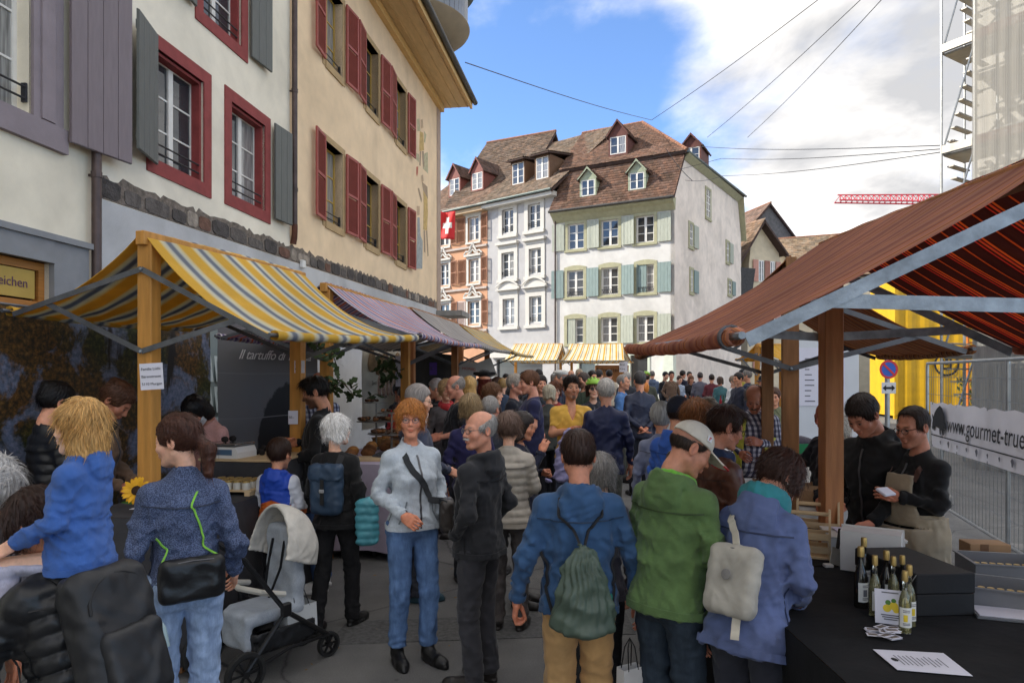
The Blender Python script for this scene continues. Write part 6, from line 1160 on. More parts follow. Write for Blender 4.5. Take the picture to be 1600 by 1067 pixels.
def person(label, px, top, Y, face=0, h=None, sex=0, skin='#c98f72', hair='short', hcol='#2b1d15', jacket='#2a2c33', jkind='plain', jname='jacket', hood=False, collar=.045, hem=.84, bulk=1.04, belly=.0, sleeve=1.0, fold=1.0, vneck=0, legs='#22242a', lkind='denim', leg_b=1.0, ankle=.062, cuff=0, shoes='#1a1614', shoe='shoe', arms=('down', 'down'), hands=('relaxed', 'relaxed'), yaw=0, pitch=0, roll=0, lean=0, twist=0, lean_side=0, feet=((0, .0), (0, .0)), fine=None, beard=0, tash=0, goatee=0, tone=1.0, glasses=None, hat=None, gz=None, extras=None, group='people in the market crowd', res=None, arm_xyz=None, brows=None, inner=None, headscale=1.0, seat=None, det=None):
 fine = (Y < 5.6) if fine is None else fine; pos = P(px, top, Y); g = G(Y) if gz is None else gz
 if h is None: h = (pos.z - g) / (math.cos(math.radians(lean * .8)) * .12 + .88)
 k = h / 1.775; seed = (abs(hash_str(label)) % 9973); r = random.Random(seed)
 bulk -= .06; o = thing('person', label, 'person', (0, 0, g), 0, group)
 sw = (.162, .145, .142)[sex] * (1 + (bulk - 1.08) * .35); J = {'S': {}, 'E': {}, 'W': {}, 'H': {}, 'K': {}, 'A': {}}
 for i, s in enumerate((-1, 1)):
  e, w = (arm_xyz[i] if arm_xyz and arm_xyz[i] else ARMS[arms[i]]); dw = (.172 - sw)
  J['S'][s] = (s * sw, .012, 1.375); J['E'][s] = (s * (e[0] - dw), e[1], e[2]); J['W'][s] = (s * (w[0] - dw * .8), w[1], w[2])
  dx, dy = feet[i]; a = (s * (.095 + dx), .02 + dy, .085); hp = (s * .088, .0, .90); kn = (s * (.095 + dx * .5), -.028 + dy * .5 - .05 * abs(dy), .485)
  if seat: a = (s * .10, -.30, .55); kn = (s * .10, -.34, .90)
  J['H'][s], J['K'][s], J['A'][s] = hp, kn, a
 MU = rot_about((0, 0, .95), Matrix.Rotation(math.radians(twist), 3, 'Z') @ Matrix.Rotation(math.radians(lean_side), 3, 'Y') @ Matrix.Rotation(math.radians(lean), 3, 'X'))
 MH = MU @ rot_about((0, .02, 1.515), Matrix.Rotation(math.radians(yaw), 3, 'Z') @ Matrix.Rotation(math.radians(roll), 3, 'Y') @ Matrix.Rotation(math.radians(pitch), 3, 'X')) @ Matrix.Translation((0, .0, 1.635)) @ Matrix.Scale(headscale, 4)
 crown = MH @ Vector((0, .02, .12)); RZ = Matrix.Rotation(math.radians(face), 3, 'Z')
 off = RZ @ (Vector((crown.x, crown.y, 0)) * k); o.location = (pos.x - off.x, pos.y - off.y, g); o.rotation_euler = (0, 0, math.radians(face)); o.scale = (k, k, k)
 hh = res or (.0085 if Y < 3.6 else .011 if Y < 5.8 else .016 if Y < 9.5 else .024)
 V, Q, cm = head_template(sex, fine); sk = np.minimum(np.array(c3(skin)) * tone * 1.22, .8); C = np.ones((len(V), 3)) * sk; hc = np.array(c3(hcol)); mixc = lambda C, m_, c_: C * (1 - m_[:, None]) + np.array(c_) * m_[:, None]
 C = mixc(C, cm['cheek'] * .35, sk * (1.12, .80, .78)); C = mixc(C, cm['nose'] * .35, sk * (1.1, .82, .8)); C = mixc(C, cm['ear'] * .3, sk * (1.12, .78, .74)); C = mixc(C, np.clip(cm['lips'], 0, 1) * .75, sk * ((.88, .52, .50) if sex != 1 else (.86, .42, .42)))
 C = mixc(C, np.clip(cm['brow'], 0, 1) * .85, np.array(c3(brows)) if brows else hc * .8); C = mixc(C, cm['lash'] * .7, (.04, .03, .025)); C = mixc(C, cm['eye'], (.30, .27, .25)); C = mixc(C, cm['iris'], (.035, .03, .028))
 if beard: C = mixc(C, np.clip(cm['beard'], 0, 1) * beard, hc * .9)
 if tash: C = mixc(C, np.clip(cm['tash'], 0, 1) * tash, np.array(c3('#b8b2ab')) if tash > 1 else hc)
 if goatee: C = mixc(C, np.clip(cm['chin'] + cm['tash'] * .7, 0, 1) * goatee, hc * .8)
 if hair in ('buzz', 'short', 'horseshoe'): C = mixc(C, cm['scalp'] * .35 * (hair != 'horseshoe'), hc)
 MH0 = MU @ Matrix.Translation((0, .0, 1.635)) @ Matrix.Scale(headscale, 4); wn2 = np.clip((V[:, 2:3] + .20) / .10, 0, 1); wn2 = wn2 * wn2 * (3 - 2 * wn2); VV, QQ, CC = [xf(V, MH) * wn2 + xf(V, MH0) * (1 - wn2)], [Q], [C]; n0 = len(V)
 for i, s in enumerate((-1, 1)):
  if arms[i] == 'pocket' and not (arm_xyz and arm_xyz[i]): continue
  HV, HQ = hand_template(hands[i], fine); HV = HV.copy(); flip = s < 0
  if flip: HV = HV * np.array([-1, 1, 1], np.float32); HQ = HQ[:, ::-1]
  e, w = Vector(J['E'][s]), Vector(J['W'][s]); d = (w - e).normalized(); hint = Vector((0, -1, 0)) if d.z < -.55 else Vector((-s * .5, -.15, 1.0)); zz = -d; yy = -(hint - d * hint.dot(d)).normalized(); xx = yy.cross(zz)
  M = Matrix((xx, yy, zz)).transposed().to_4x4(); M.translation = w + d * .004; VV.append(xf(HV, MU @ M)); QQ.append(HQ + n0); hcx = np.ones((len(HV), 3)) * sk * (1.02, .90, .86); CC.append(hcx); n0 += len(HV)
  if sleeve < 1:
   FV, FQ = implicit(lambda x, y, z: smin(s_cone(x, y, z, J['S'][s], J['E'][s], .050, .043), s_cone(x, y, z, J['E'][s], J['W'][s], .043, .027), .02), np.minimum(np.minimum(J['S'][s], J['E'][s]), J['W'][s]) - .07, np.maximum(np.maximum(J['S'][s], J['E'][s]), J['W'][s]) + .07, .014); VV.append(xf(FV, MU)); QQ.append(FQ + n0); CC.append(np.ones((len(FV), 3)) * sk); n0 += len(FV)
 lb = loft_body(J); lv = np.array(lb.v, np.float32); up = lv[:, 2] > .93; lv[up] = xf(lv[up], MU); VV.append(lv); QQ.append(quads(lb.f) + n0); CC.append(np.ones((len(lv), 3)) * sk)
 if vneck or collar <= 0:
  pass
 link_mesh('body', np_mesh('body', np.concatenate(VV), np.concatenate(QQ), np.clip(np.concatenate(CC), 0, 1)), SKIN, o, True)
 if hair and hair != 'bald':
  V, Q, st, C = hair_template(hair, fine)
  if hat: Q = Q[(V[Q][:, :, 2] < {'beanie': .01, 'cap': .035}.get(hat[0], .045) - V[Q][:, :, 1] * .1).all(1)]
  link_mesh('hair', np_mesh('hair', xf(V, MH), Q, C, st + r.uniform(0, 9)), hair_mat(hcol), o, True)
 if tash:
  m = MB(); m.tube([(-.026, -.098, -.058), (-.012, -.108, -.051), (0, -.110, -.0495), (.012, -.108, -.051), (.026, -.098, -.058)], [.0035, .0065, .006, .0065, .0035], 7); q = m.build('moustache', mat('tash_%s' % (tash > 1), '#b5afa8' if tash > 1 else '#4a423c', .7, .3, 90), o, True); q.matrix_local = MH
 if goatee:
  m = MB(); m.lathe([(0, -.020), (.010, -.017), (.017, -.006), (.0185, .004), (.014, .011), (.006, .013)], (0, -.0735, -.107), 12); q = m.build('beard', mat('beard_' + hcol[1:], shade(c3(hcol), 1.4), .8, .4, 120, .6, 200), o, True); q.matrix_local = MH
 pt = dict(sex=sex, bulk=bulk, hem=hem, belly=belly, collar=collar, sleeve=sleeve, kind=jkind, hood=hood, fold=fold, seed=seed % 500, vneck=vneck, arm_r=1.0 if sex != 2 else 1.08)
 xs_ = [J[a][s][0] for a in 'SEW' for s in (-1, 1)] + [-.24, .24]; ys_ = [J[a][s][1] for a in 'SEW' for s in (-1, 1)] + [-.19 - belly, .21]; zs_ = [J[a][s][2] for a in 'SEW' for s in (-1, 1)] + [hem - .03, 1.58]; pad = .085
 V, Q = implicit(top_sdf(J, pt), (min(xs_) - pad, min(ys_) - pad * .8, min(min(zs_) - pad, hem - .03)), (max(xs_) + pad, max(ys_) + pad * .5, max(max(zs_[:-1]) + pad * .6, 1.585)), hh); jm = cloth_mat(jacket, jkind) if not hasattr(jacket, 'name') else jacket
 V = xf(V, MU); bvh = BVHTree.FromPolygons(V.tolist(), Q.tolist()) if Y < 9 else None; t_ob = link_mesh(jname, np_mesh(jname, V, Q), jm, o, True)
 pl = dict(sex=sex, hem=hem, leg_b=leg_b, ankle=ankle, cuff=cuff, fold=fold, seed=seed % 500); ax_ = [J[a][s] for a in 'HKA' for s in (-1, 1)]; lo = np.min(ax_, 0) - .13; hi = np.max(ax_, 0) + .15; lo[2] = max(lo[2], -.0) if not seat else lo[2]; hi[2] = 1.05
 V, Q = implicit(legs_sdf(J, pl), lo, hi, hh * 1.1); link_mesh('trousers', np_mesh('trousers', V, Q), cloth_mat(legs, lkind), o, True)
 SV, SQ = shoe_template(shoe, fine)
 for s in (-1, 1):
  a = J['A'][s]; V = xf(SV * np.array([s, 1, 1], np.float32), Matrix.Translation((a[0], a[1] - .015, a[2] - .085)) @ Matrix.Rotation(s * .16, 4, 'Z')); link_mesh('shoe', np_mesh('shoe', V, SQ if s > 0 else SQ[:, ::-1]), cloth_mat(shoes, 'leather'), o, True)
 info = dict(o=o, MU=MU, MH=MH, J=J, k=k, pf=prof_fn(top_profile(sex, bulk, hem, belly, collar)), hh=hh, fine=fine, sex=sex, bvh=bvh)
 if det is None: det = ('zip',) if (jkind in ('shell', 'plain', 'dots', 'fleece', 'puffer', 'leather') and sleeve >= 1 and Y < 9) else ()
 garment_details(info, det, jm, hem, jacket if not hasattr(jacket, 'name') else '#333333', sleeve)
 if glasses: add_glasses(info, glasses)
 if hat: add_hat(info, hat)
 if inner: add_scarf(info, inner)
 for e in extras or (): e(info)
 return info
def hash_str(s_):
 v = 7
 for c in s_: v = (v * 131 + ord(c)) % 1000003
 return v
def add_glasses(I, kind):
 col = {'dark': '#15100f', 'metal': '#5a5450', 'purple': '#2a2340', 'sun': '#0b0b0c'}.get(kind, '#15100f'); m = MB(); r = .021
 for s in (-1, 1):
  c = Vector((s * .031, -.104, -.001)); m.tube([c + Vector((math.cos(t) * r, .006 * abs(math.cos(t)) * (s * math.cos(t) > 0), math.sin(t) * r * .86)) for t in [2 * math.pi * j / 14 for j in range(15)]], .0019, 5, False); m.tube([(s * .052, -.100, .006), (s * .074, -.04, .006), (s * .080, .012, .004)], .0018, 5)
 m.tube([(-.011, -.106, .004), (0, -.109, .006), (.011, -.106, .004)], .0018, 5); q = m.build('glasses', mat('frame_' + kind, col, .35, 0), I['o'], True); q.matrix_local = I['MH']
 if kind == 'sun' or I['fine']:
  for s in (-1, 1): m = MB(); m.lathe([(0, -.0005), (.020, 0)], (s * .031, -.1035, -.001), 14, Matrix.Rotation(math.pi / 2, 3, 'X') @ Matrix.Diagonal((1, .86, 1))); l = m.build('lens', mat('dark_lens', (.008, .008, .01), .08, 0, spec=.8) if kind == 'sun' else mat('clear_lens', (.9, .9, .9), .03, 0, alpha=.10), q)
def add_hat(I, hat):
 kind, col = hat[0], hat[1]; fn = None; fine = I['fine']
 if kind == 'cap':
  def fn(x, y, z): d = s_ell(x, y, z, (0, .012, .045), (.088, .106, .090)); d = smax(d, .040 - z + .10 * y, .004); v = s_ell(x, y, z, (0, -.135, .040 - .15 * 0), (.072, .075, .2)); zz = z - .040 - .9 * (np.abs(x) ** 2) * -4 + .28 * (-.08 - y) ; v = smax(smax(v, np.abs(zz) - .0045, .003), y + .075, .01); return smin(d, v, .006)
 elif kind == 'beanie':
  def fn(x, y, z): d = s_ell(x, y, z, (0, .022, .040), (.090, .110, .100)); return smax(d, .012 - z - .25 * y, .01) - .0015 * np.sin(np.arctan2(x, y) * 60)
 elif kind == 'flat':
  def fn(x, y, z): d = smin(s_ell(x, y, z, (0, -.005, .088), (.100, .125, .045)), s_ell(x, y, z, (0, .02, .06), (.088, .105, .05)), .02); d = smax(d, .045 - z + .05 * y, .006); return smin(d, smax(s_ell(x, y, z, (0, -.10, .055), (.07, .06, .02)), y + .06, .01), .01)
 elif kind == 'helmet':
  def fn(x, y, z):
   d = s_ell(x, y, z, (0, .012, .062), (.100, .135, .092)); d = smax(d, .048 - z + .10 * np.abs(y), .01)
   for cx, w in ((0, .012), (.045, .011), (.082, .009)): d = smax(d, -smax(smax(np.abs(np.abs(x) - cx) - w, np.abs(y - .01) - .085, .01), .085 - z, .01), .006)
   return d
 elif kind == 'tricorn':
  def fn(x, y, z): d = smax(s_ell(x, y, z, (0, .015, .09), (.085, .10, .07)), .05 - z, .01); zz = z - .062 - 1.6 * x * x - .35 * np.clip(y, 0, 1); b = smax(s_ell(x, y, z, (0, .01, .06), (.155, .15, .6)), np.abs(zz) - .007, .006); return smin(d, b, .012)
 V, Q = implicit(fn, (-.175, -.225, -.04), (.175, .175, .185), .0062 if fine else .010); q = link_mesh({'cap': 'cap', 'beanie': 'beanie', 'flat': 'flat_cap', 'helmet': 'helmet', 'tricorn': 'tricorn_hat'}[kind], np_mesh('hat', xf(V, I['MH']), Q), cloth_mat(col, 'shell' if kind == 'helmet' else 'plain'), I['o'], True)
 if kind == 'cap' and len(hat) > 2:
  m = MB(); M = Matrix.Rotation(math.radians(62), 3, 'Z')
  c = Vector((-.082, -.028, .075)); b = q
  p = MB(); ax = Matrix((Vector((.25, -.97, 0)), Vector((.25, .06, .97)), Vector((-.94, -.24, .25)))).transposed(); ax = Matrix((ax.col[0].normalized(), ax.col[1].normalized(), ax.col[0].normalized().cross(ax.col[1].normalized()))).transposed()
  p.obox(c, (.014, .014, .0012), ax, .0005); e = p.build('cap_badge', mat('badge_white', (.75, .74, .75), .6, 0), q); e.matrix_local = I['MH']
  p = MB(); p.obox(c + ax @ Vector((-.002, 0, .002)), (.0022, .008, .0008), ax); p.obox(c + ax @ Vector((.003, .006, .002)), (.005, .0022, .0008), ax); e = p.build('badge_mark', mat('badge_red', (.5, .02, .03), .6, 0), q); e.matrix_local = I['MH']
  p = MB(); n = 14; pts = [(.071 * math.sin(t), -.138 - .070 * math.cos(t) + .0, .040 - .28 * (-.08 + .138 + .070 * math.cos(t)) - 3.6 * (.071 * math.sin(t)) ** 2 ) for t in [math.radians(-75 + 150 * j / n) for j in range(n + 1)]]; p.tube(pts, .0048, 6); e = p.build('cap_trim', mat('badge_red', (0, 0, 0)), q, True); e.matrix_local = I['MH']
def add_scarf(I, col, g=0.0):
 def fn(x, y, z): tz = np.sqrt(x * x + ((y - .01) * 1.0) ** 2) - .072 - g * .6; d = np.sqrt(tz * tz * 1.3 + ((z - 1.455 - g * 1.4 - .25 * (y - .02)) * .75) ** 2) - .034 - g * .5; return d - creases(x, y, z, 3, 48, .010)
 V, Q = implicit(fn, (-.16, -.15, 1.35), (.16, .17, 1.60), .008); link_mesh('scarf', np_mesh('scarf', xf(V, I['MU']), Q), cloth_mat(col), I['o'], True)
def on_torso(I, ang, z, off=.0):
 zz = np.array([z], np.float32); rx, ry, yo = [float(a[0]) for a in I['pf'](zz)]; t = math.radians(ang); c, s = math.cos(t), math.sin(t); rr = (abs(s) ** 2.35 + abs(c) ** 2.35) ** (-1 / 2.35)
 q = I['MU'] @ Vector((s * rr * (rx + off), -c * rr * (ry + off) + yo, z))
 if I.get('bvh'):
  a = I['MU'] @ Vector((0, yo, z)); d = (q - a).normalized(); hit = I['bvh'].ray_cast(a, d, .45)
  if hit[0] is not None and (hit[0] - a).length < (q - a).length + .04: return hit[0] + d * max(off, .001)
 return q
def strap(I, pts, w, material, name='strap', th=.35):
 ex = []
 for i, p in enumerate(pts):
  ex.append(p)
  if i + 1 < len(pts) and not isinstance(p, Vector) and not isinstance(pts[i + 1], Vector): ex += [tuple(a + (b - a) * t / 4 for a, b in zip(p, pts[i + 1])) for t in (1, 2, 3)]
 pts = ex; P_ = [on_torso(I, *p) if len(p) == 3 and not isinstance(p, Vector) else p for p in pts]; Q_ = []
 for a in range(len(P_) - 1):
  p0, p1, p2, p3 = P_[max(a - 1, 0)], P_[a], P_[a + 1], P_[min(a + 2, len(P_) - 1)]
  for i in range(3): t = i / 3; Q_.append(.5 * ((2 * p1) + (p2 - p0) * t + (2 * p0 - 5 * p1 + 4 * p2 - p3) * t * t + (3 * p1 - p0 - 3 * p2 + p3) * t ** 3))
 Q_.append(P_[-1]); V = []; Fc = []; cen = I['MU'] @ Vector((0, .0, 1.2)); m = MB(); n = len(Q_); up0 = None
 for i, p in enumerate(Q_):
  d = (Q_[min(i + 1, n - 1)] - Q_[max(i - 1, 0)]).normalized(); axis = I['MU'].to_3x3() @ Vector((0, 0, 1)); rel = p - cen; nrm = rel - axis * rel.dot(axis) * (1.0 if rel.dot(axis) < .12 else .55); nrm = (nrm - d * nrm.dot(d)).normalized(); sd = d.cross(nrm)
  for a, b in ((-1, -1), (1, -1), (1, 1), (-1, 1)): V.append(p + sd * (w / 2 * a) + nrm * (.0022 * b * (th / .35)))
 for i in range(n - 1):
  for k in range(4): Fc.append((i * 4 + k, i * 4 + (k + 1) % 4, (i + 1) * 4 + (k + 1) % 4, (i + 1) * 4 + k))
 m.add(V, Fc + [(0, 1, 2, 3), (4 * n - 1, 4 * n - 2, 4 * n - 3, 4 * n - 4)]); return m.build(name, material, I['o'], True, 60)
def soft(I, fn, lo, hi, h, name, material, M=None, parent=None):
 V, Q = implicit(fn, lo, hi, h); V = xf(V, M) if M is not None else V; return link_mesh(name, np_mesh(name, V, Q), material, parent or I['o'], True)
def garment_details(I, det, jm, hem, col, sleeve):
 dk = mat('trim_' + jm.name, shade(c3(col), .45), .5, .1, 20); o = I['o']; near = I['hh'] < .012
 if 'zip' in det:
  strap(I, [(0, z, .006) for z in (1.40, 1.32, 1.22, 1.12, 1.0, hem + .02)], .012, mat('zip_metal', (.11, .11, .12), .4, .1, 40, metal=.5), 'zip')
 if not near: return
 if hem < 1.0 and 'nohem' not in det: strap(I, [(a, hem + .022, .004) for a in range(0, 361, 30)], .034, jm, 'hem_band')
 if 'yoke' in det or 'zip' in det:
  strap(I, [(112, 1.335, .004), (140, 1.325, .004), (180, 1.32, .004), (220, 1.325, .004), (248, 1.335, .004)], .006, dk, 'yoke_seam')
  for s in (-1, 1): strap(I, [(s * 34, 1.10, .005), (s * 42, 1.02, .005), (s * 48, .955, .005)], .010, dk, 'pocket_zip'); strap(I, [(s * 90, 1.22, .003), (s * 92, 1.08, .003), (s * 92, hem + .03, .003)], .005, dk, 'side_seam')
 if sleeve >= 1:
  for s in (-1, 1):
   e, w = Vector(I['J']['E'][s]), Vector(I['J']['W'][s]); d = (w - e).normalized(); m = MB(); q = w - d * .022; m.tube([I['MU'] @ p for p in (q - d * .016, q - d * .008, q + d * .010, q + d * .018)], [.0385 * 1.04, .0412 * 1.04, .0412 * 1.04, .038 * 1.04], 14, False); m.build('cuff', jm, o, True)
# ================================================================ things people carry
def carried(I, name, label, cat):
 o = thing(name, label, cat, I['o'].location, I['o'].rotation_euler[2]); o.scale = I['o'].scale; J_ = dict(I); J_['o'] = o; return J_
def blob(J_, name, fn, lo, hi, h, material, M=None):
 V, Q = implicit(fn, lo, hi, h); V = xf(V, J_['MU'] if M is None else M); return link_mesh(name, np_mesh(name, V, Q), material, J_['o'], True)
def rucksack(I, label, col, kind='plain', w=.145, h=.21, d=.075, z=1.17, flap=False, bottle=False, y=None):
 J_ = carried(I, 'backpack', label, 'backpack'); cm = cloth_mat(col, kind); dk = mat('strap_black', (.016, .016, .017), .7, .1, 30); rx, ry, yo = [float(a[0]) for a in I['pf'](np.array([z], np.float32))]; yb = (ry + yo + d * .9) if y is None else y; sd = hash_str(label) % 300
 blob(J_, 'bag_body', lambda x, y, z_: s_rbox(x, y, z_, (0, yb, z), (w, d, h), .05) - creases(x, y, z_, sd, 22, .014), (-w - .06, yb - d - .05, z - h - .05), (w + .06, yb + d + .05, z + h + .05), .009, cm)
 if flap:
  blob(J_, 'bag_flap', lambda x, y, z_: s_rbox(x, y, z_, (0, yb + .012, z + h * .68), (w * 1.04, d * 1.03, h * .36), .04) - creases(x, y, z_, sd + 1, 24, .012), (-w - .07, yb - d - .05, z + h * .2), (w + .07, yb + d + .08, z + h + .08), .009, cm)
  m = MB(); m.bar(J_['MU'] @ Vector((0, yb + d + .022, z + h * .45)), J_['MU'] @ Vector((0, yb + d + .02, z - h * .55)), .03, .006, (1, 0, 0)); m.build('buckle_strap', dk, J_['o']); m = MB(); m.obox(J_['MU'] @ Vector((0, yb + d + .028, z)), (.02, .006, .014), J_['MU'].to_3x3(), .003); m.build('buckle', mat('grey_buckle', (.3, .3, .3), .4, .1), J_['o'])
 else:
  blob(J_, 'front_pocket', lambda x, y, z_: s_rbox(x, y, z_, (0, yb + d, z - h * .38), (w * .78, .035, h * .5), .028) - creases(x, y, z_, sd + 2, 26, .012), (-w, yb + d - .07, z - h - .02), (w, yb + d + .06, z + h * .3), .009, cm)
  m = MB(); m.tube([J_['MU'] @ Vector((w * .8 * math.sin(t), yb + d * .9, z + h * .45 + h * .42 * math.cos(t))) for t in [math.radians(-95 + 19 * k) for k in range(11)]], .006, 6); m.build('zip', dk, J_['o'], True)
 for s in (-1, 1): strap(J_, [J_['MU'] @ Vector((s * .07, yb - d * .6, z + h * .85)), J_['MU'] @ Vector((s * .088, .045, 1.452)), (s * 28, 1.36, .012), (s * 36, 1.24, .012), (s * 62, 1.10, .012), (s * 108, 1.02, .012), J_['MU'] @ Vector((s * w * .8, yb - d * .5, z - h * .75))], .05, dk, 'shoulder_strap')
 if bottle:
  m = MB(); M = J_['MU']; m.lathe([(0, 0), (.03, 0), (.032, .07), (.026, .09), (.012, .10), (.012, .125), (0, .128)], (0, 0, 0), 14); b = m.build('baby_bottle', mat('bottle_teal', (.30, .40, .42), .25, .05), None, True); tag(b, 'pale teal baby bottle in the side pocket of the black backpack', 'bottle'); b.matrix_world = Matrix.Translation(I['o'].location) @ Matrix.Rotation(I['o'].rotation_euler[2], 4, 'Z') @ Matrix.Scale(I['k'], 4) @ M @ Matrix.Translation(bottle)
 return J_
def sling_bag(I, label, col, side, z=1.0, ang=90, w=.12, h=.10, d=.05, strapcol=None, kind='leather', sw=.022, name='shoulder_bag', cat='bag', drop=0.0):
 J_ = carried(I, name, label, cat); c = on_torso(I, ang, z, d + .016); cl = I['MU'].inverted() @ c; t = math.radians(ang); R = Matrix.Rotation(math.atan2(-cl.x, cl.y) , 3, 'Z'); sd = hash_str(label) % 300; M = I['MU'] @ (Matrix.Translation(cl) @ R.to_4x4())
 blob(J_, 'bag_body', lambda x, y, z_: s_rbox(x, y, z_, (0, 0, 0), (w, d, h), .04) - creases(x, y, z_, sd, 26, .2 * d), (-w - .05, -d - .05, -h - .05), (w + .05, d + .05, h + .05), .008, cloth_mat(col, kind), M)
 m = MB(); m.tube([M @ Vector((-w * .85, d * .6, h * .8)), M @ Vector((0, d * .8, h * .88)), M @ Vector((w * .85, d * .6, h * .8))], .004, 6); m.build('zip', mat('zip_metal', (.11, .11, .12), .4, .1, 40, metal=.5), J_['o'], True)
 sm = cloth_mat(strapcol or col, 'plain'); top_ = I['MU'] @ Vector((side * .082, .03, 1.452 - .01)); a, b = M @ Vector((-w * .9, 0, h * .8)), M @ Vector((w * .9, 0, h * .8))
 return J_, M, top_, a, b, sm
# ================================================================ the people near the camera
SKL, SKM, SKT, SKP = '#d6a58b', '#c08a6d', '#a9714f', '#dcae98'
person('grey bobbed woman bending her head at the picture edge beside the child', 6, 690, 2.3, 72, h=1.66, sex=1, hair='bob', hcol='#8f8d8b', skin='#b07a60', pitch=38, lean=14, jacket='#2b2b30', arms=('down', 'down'))
I = person('person in black puffer jacket bowing the head, child on the shoulders', 40, 775, 2.2, -108, h=1.56, sex=1, hair='pixie', hcol='#2a1a15', skin=SKM, pitch=24, lean=18, jacket='#0e0f12', jkind='puffer', bulk=1.16, arms=('up', 'up'), arm_xyz=[((.23, -.16, 1.22), (.10, -.24, 1.36)), ((.23, -.16, 1.22), (.10, -.24, 1.36))], hands=('grip', 'grip'), legs='#1a1b20')
rucksack(I, 'large black backpack with a baby bottle, worn over the puffer jacket', '#131417', 'shell', .15, .25, .07, 1.16, bottle=(-.155, .20, 1.06))
I = person('blonde toddler in blue jacket riding on shoulders, seen from the side', 128, 614, 2.16, -84, h=1.0, sex=2, hair='childlong', hcol='#a8834f', skin=SKP, jacket='#1c4f96', jkind='fleece', jname='blue_jacket', hem=.84, bulk=1.24, hood=True, legs='#9a99ad', lkind='knit', leg_b=.95, shoes='#8b8794', arms=('fwd', 'fwd'), arm_xyz=[((.22, -.06, 1.13), (.17, -.20, .95)), None], gz=.78, seat=True, headscale=1.2, collar=.03, pitch=4, group='children', brows='#8a6a45', det=())
I = person('brunette with ponytail in dotted navy fleece beside the stroller', 278, 643, 3.2, 208, sex=1, hair='ponytail', hcol='#3b2219', skin=SKL, yaw=56, pitch=8, jacket='#39445e', jkind='dots', jname='fleece_jacket', hem=.93, bulk=1.06, collar=.06, legs='#7e96b8', leg_b=1.04, arms=('bent', 'down'), arm_xyz=[((.26, .04, 1.12), (.27, -.14, .93)), None], det=('yoke',))
J_, M, tp, a, b, sm = sling_bag(I, 'flat black bag on a lime cord across the brunette back', '#101012', 1, .99, 188, .15, .105, .034, '#6fae1f', 'leather', name='flat_bag'); strap(J_, [a, (212, 1.12, .01), (205, 1.22, .01), (190, 1.34, .01), I['MU'] @ Vector((-.09, .03, 1.445)), (330, 1.3, .012)], .009, sm, 'cord'); strap(J_, [b, (150, 1.12, .01), (130, 1.18, .012)], .009, sm, 'cord')
s = NT('boy_jacket'); v = s.coord('Object'); sp = s.node('ShaderNodeSeparateXYZ'); s.L.new(v, sp.inputs[0]); zz = s.math('ADD', sp.outputs[2], s.math('MULTIPLY', s.math('ABSOLUTE', sp.outputs[0]), .35)); cz = s.mix(s.math('GREATER_THAN', zz, 1.22), (.62, .13, .02), (.012, .06, .42)); wh_ = s.math('MULTIPLY', s.math('GREATER_THAN', s.math('ABSOLUTE', sp.outputs[0]), .155), s.math('GREATER_THAN', sp.outputs[2], 1.12)); s.set(s.bsdf.inputs['Base Color'], s.mix(wh_, cz, (.6, .62, .68))); s.bsdf.inputs['Roughness'].default_value = .6; s.bump(s.noise(v, 14, 4), .3, .02)
person('boy in blue, white and orange jacket at the truffle counter', 437, 679, 5.12, 168, h=1.40, sex=2, hair='short', hcol='#2c1c15', skin=SKM, jacket=s.m, jname='jacket', hood=True, hem=.86, bulk=1.2, legs='#15161b', arms=('work', 'work'), headscale=1.18, group='children', det=(), pitch=8)
person('bearded man in long black coat choosing truffles at the counter', 488, 584, 6.02, -84, hair='quiff', hcol='#120d0b', skin=SKM, beard=.85, pitch=20, jacket='#0f0f10', jname='coat', hem=.66, bulk=1.12, arms=('hold', 'work'), legs='#34507c', shoes='#cfccc8', collar=.055, fine=True, hands=('pinch', 'relaxed'))
I = person('white haired woman in black with a blue backpack walking away', 524, 645, 5.05, 168, sex=1, hair='bob', hcol='#c9c6c2', skin=SKL, yaw=-34, jacket='#0d0d10', jname='cardigan', hem=.84, bulk=1.10, arms=('down', 'bent'), legs='#0f0f12', shoes='#0d0d0d', feet=((0, -.12), (0, .17)), collar=.0, glasses='dark', det=())
rucksack(I, 'petrol blue roll top backpack on the white haired woman', '#1d3247', 'shell', .135, .20, .06, 1.17, flap=True)
I = person('red haired woman with round glasses in pale grey cardigan', 642, 623, 4.52, 32, sex=1, hair='pixie', hcol='#94602f', skin='#c98c70', yaw=-24, jacket='#a9b3bc', jkind='knit', jname='cardigan', hem=.90, bulk=1.13, collar=.06, legs='#3d5c86', leg_b=1.03, ankle=.058, cuff=.05, shoes='#0b0a0a', shoe='boot', arms=('fist', 'pocket'), hands=('grip', 'relaxed'), glasses='purple', feet=((0, .02), (0, -.07)), det=('zip',), brows='#7a4a28')
J_, M, tp, a, b, sm = sling_bag(I, 'brown crumpled bag on a grey cross body strap at her hip', '#2c2622', -1, .98, 62, .10, .115, .05, '#23262a', 'leather', name='cross_body_bag'); strap(J_, [I['MU'] @ Vector((-.075, .05, 1.455)), (-32, 1.39, .012), (-18, 1.30, .012), (8, 1.20, .012), (30, 1.10, .014), b.lerp(a, .7)], .042, sm, 'shoulder_strap'); strap(J_, [I['MU'] @ Vector((-.075, .05, 1.455)), (-150, 1.38, .012), (-190, 1.25, .012), (-230, 1.1, .012), b], .042, sm, 'shoulder_strap')
person('grey haired man in slate jacket turned to the bakery stall', 655, 598, 5.75, 112, hair='short', hcol='#77716d', skin=SKL, yaw=-16, jacket='#33384a', jname='jacket', hem=.80, bulk=1.14, hood=True, arms=('work', 'work'), legs='#2a2d36', shoes='#1c3a44', glasses='dark', pitch=10)
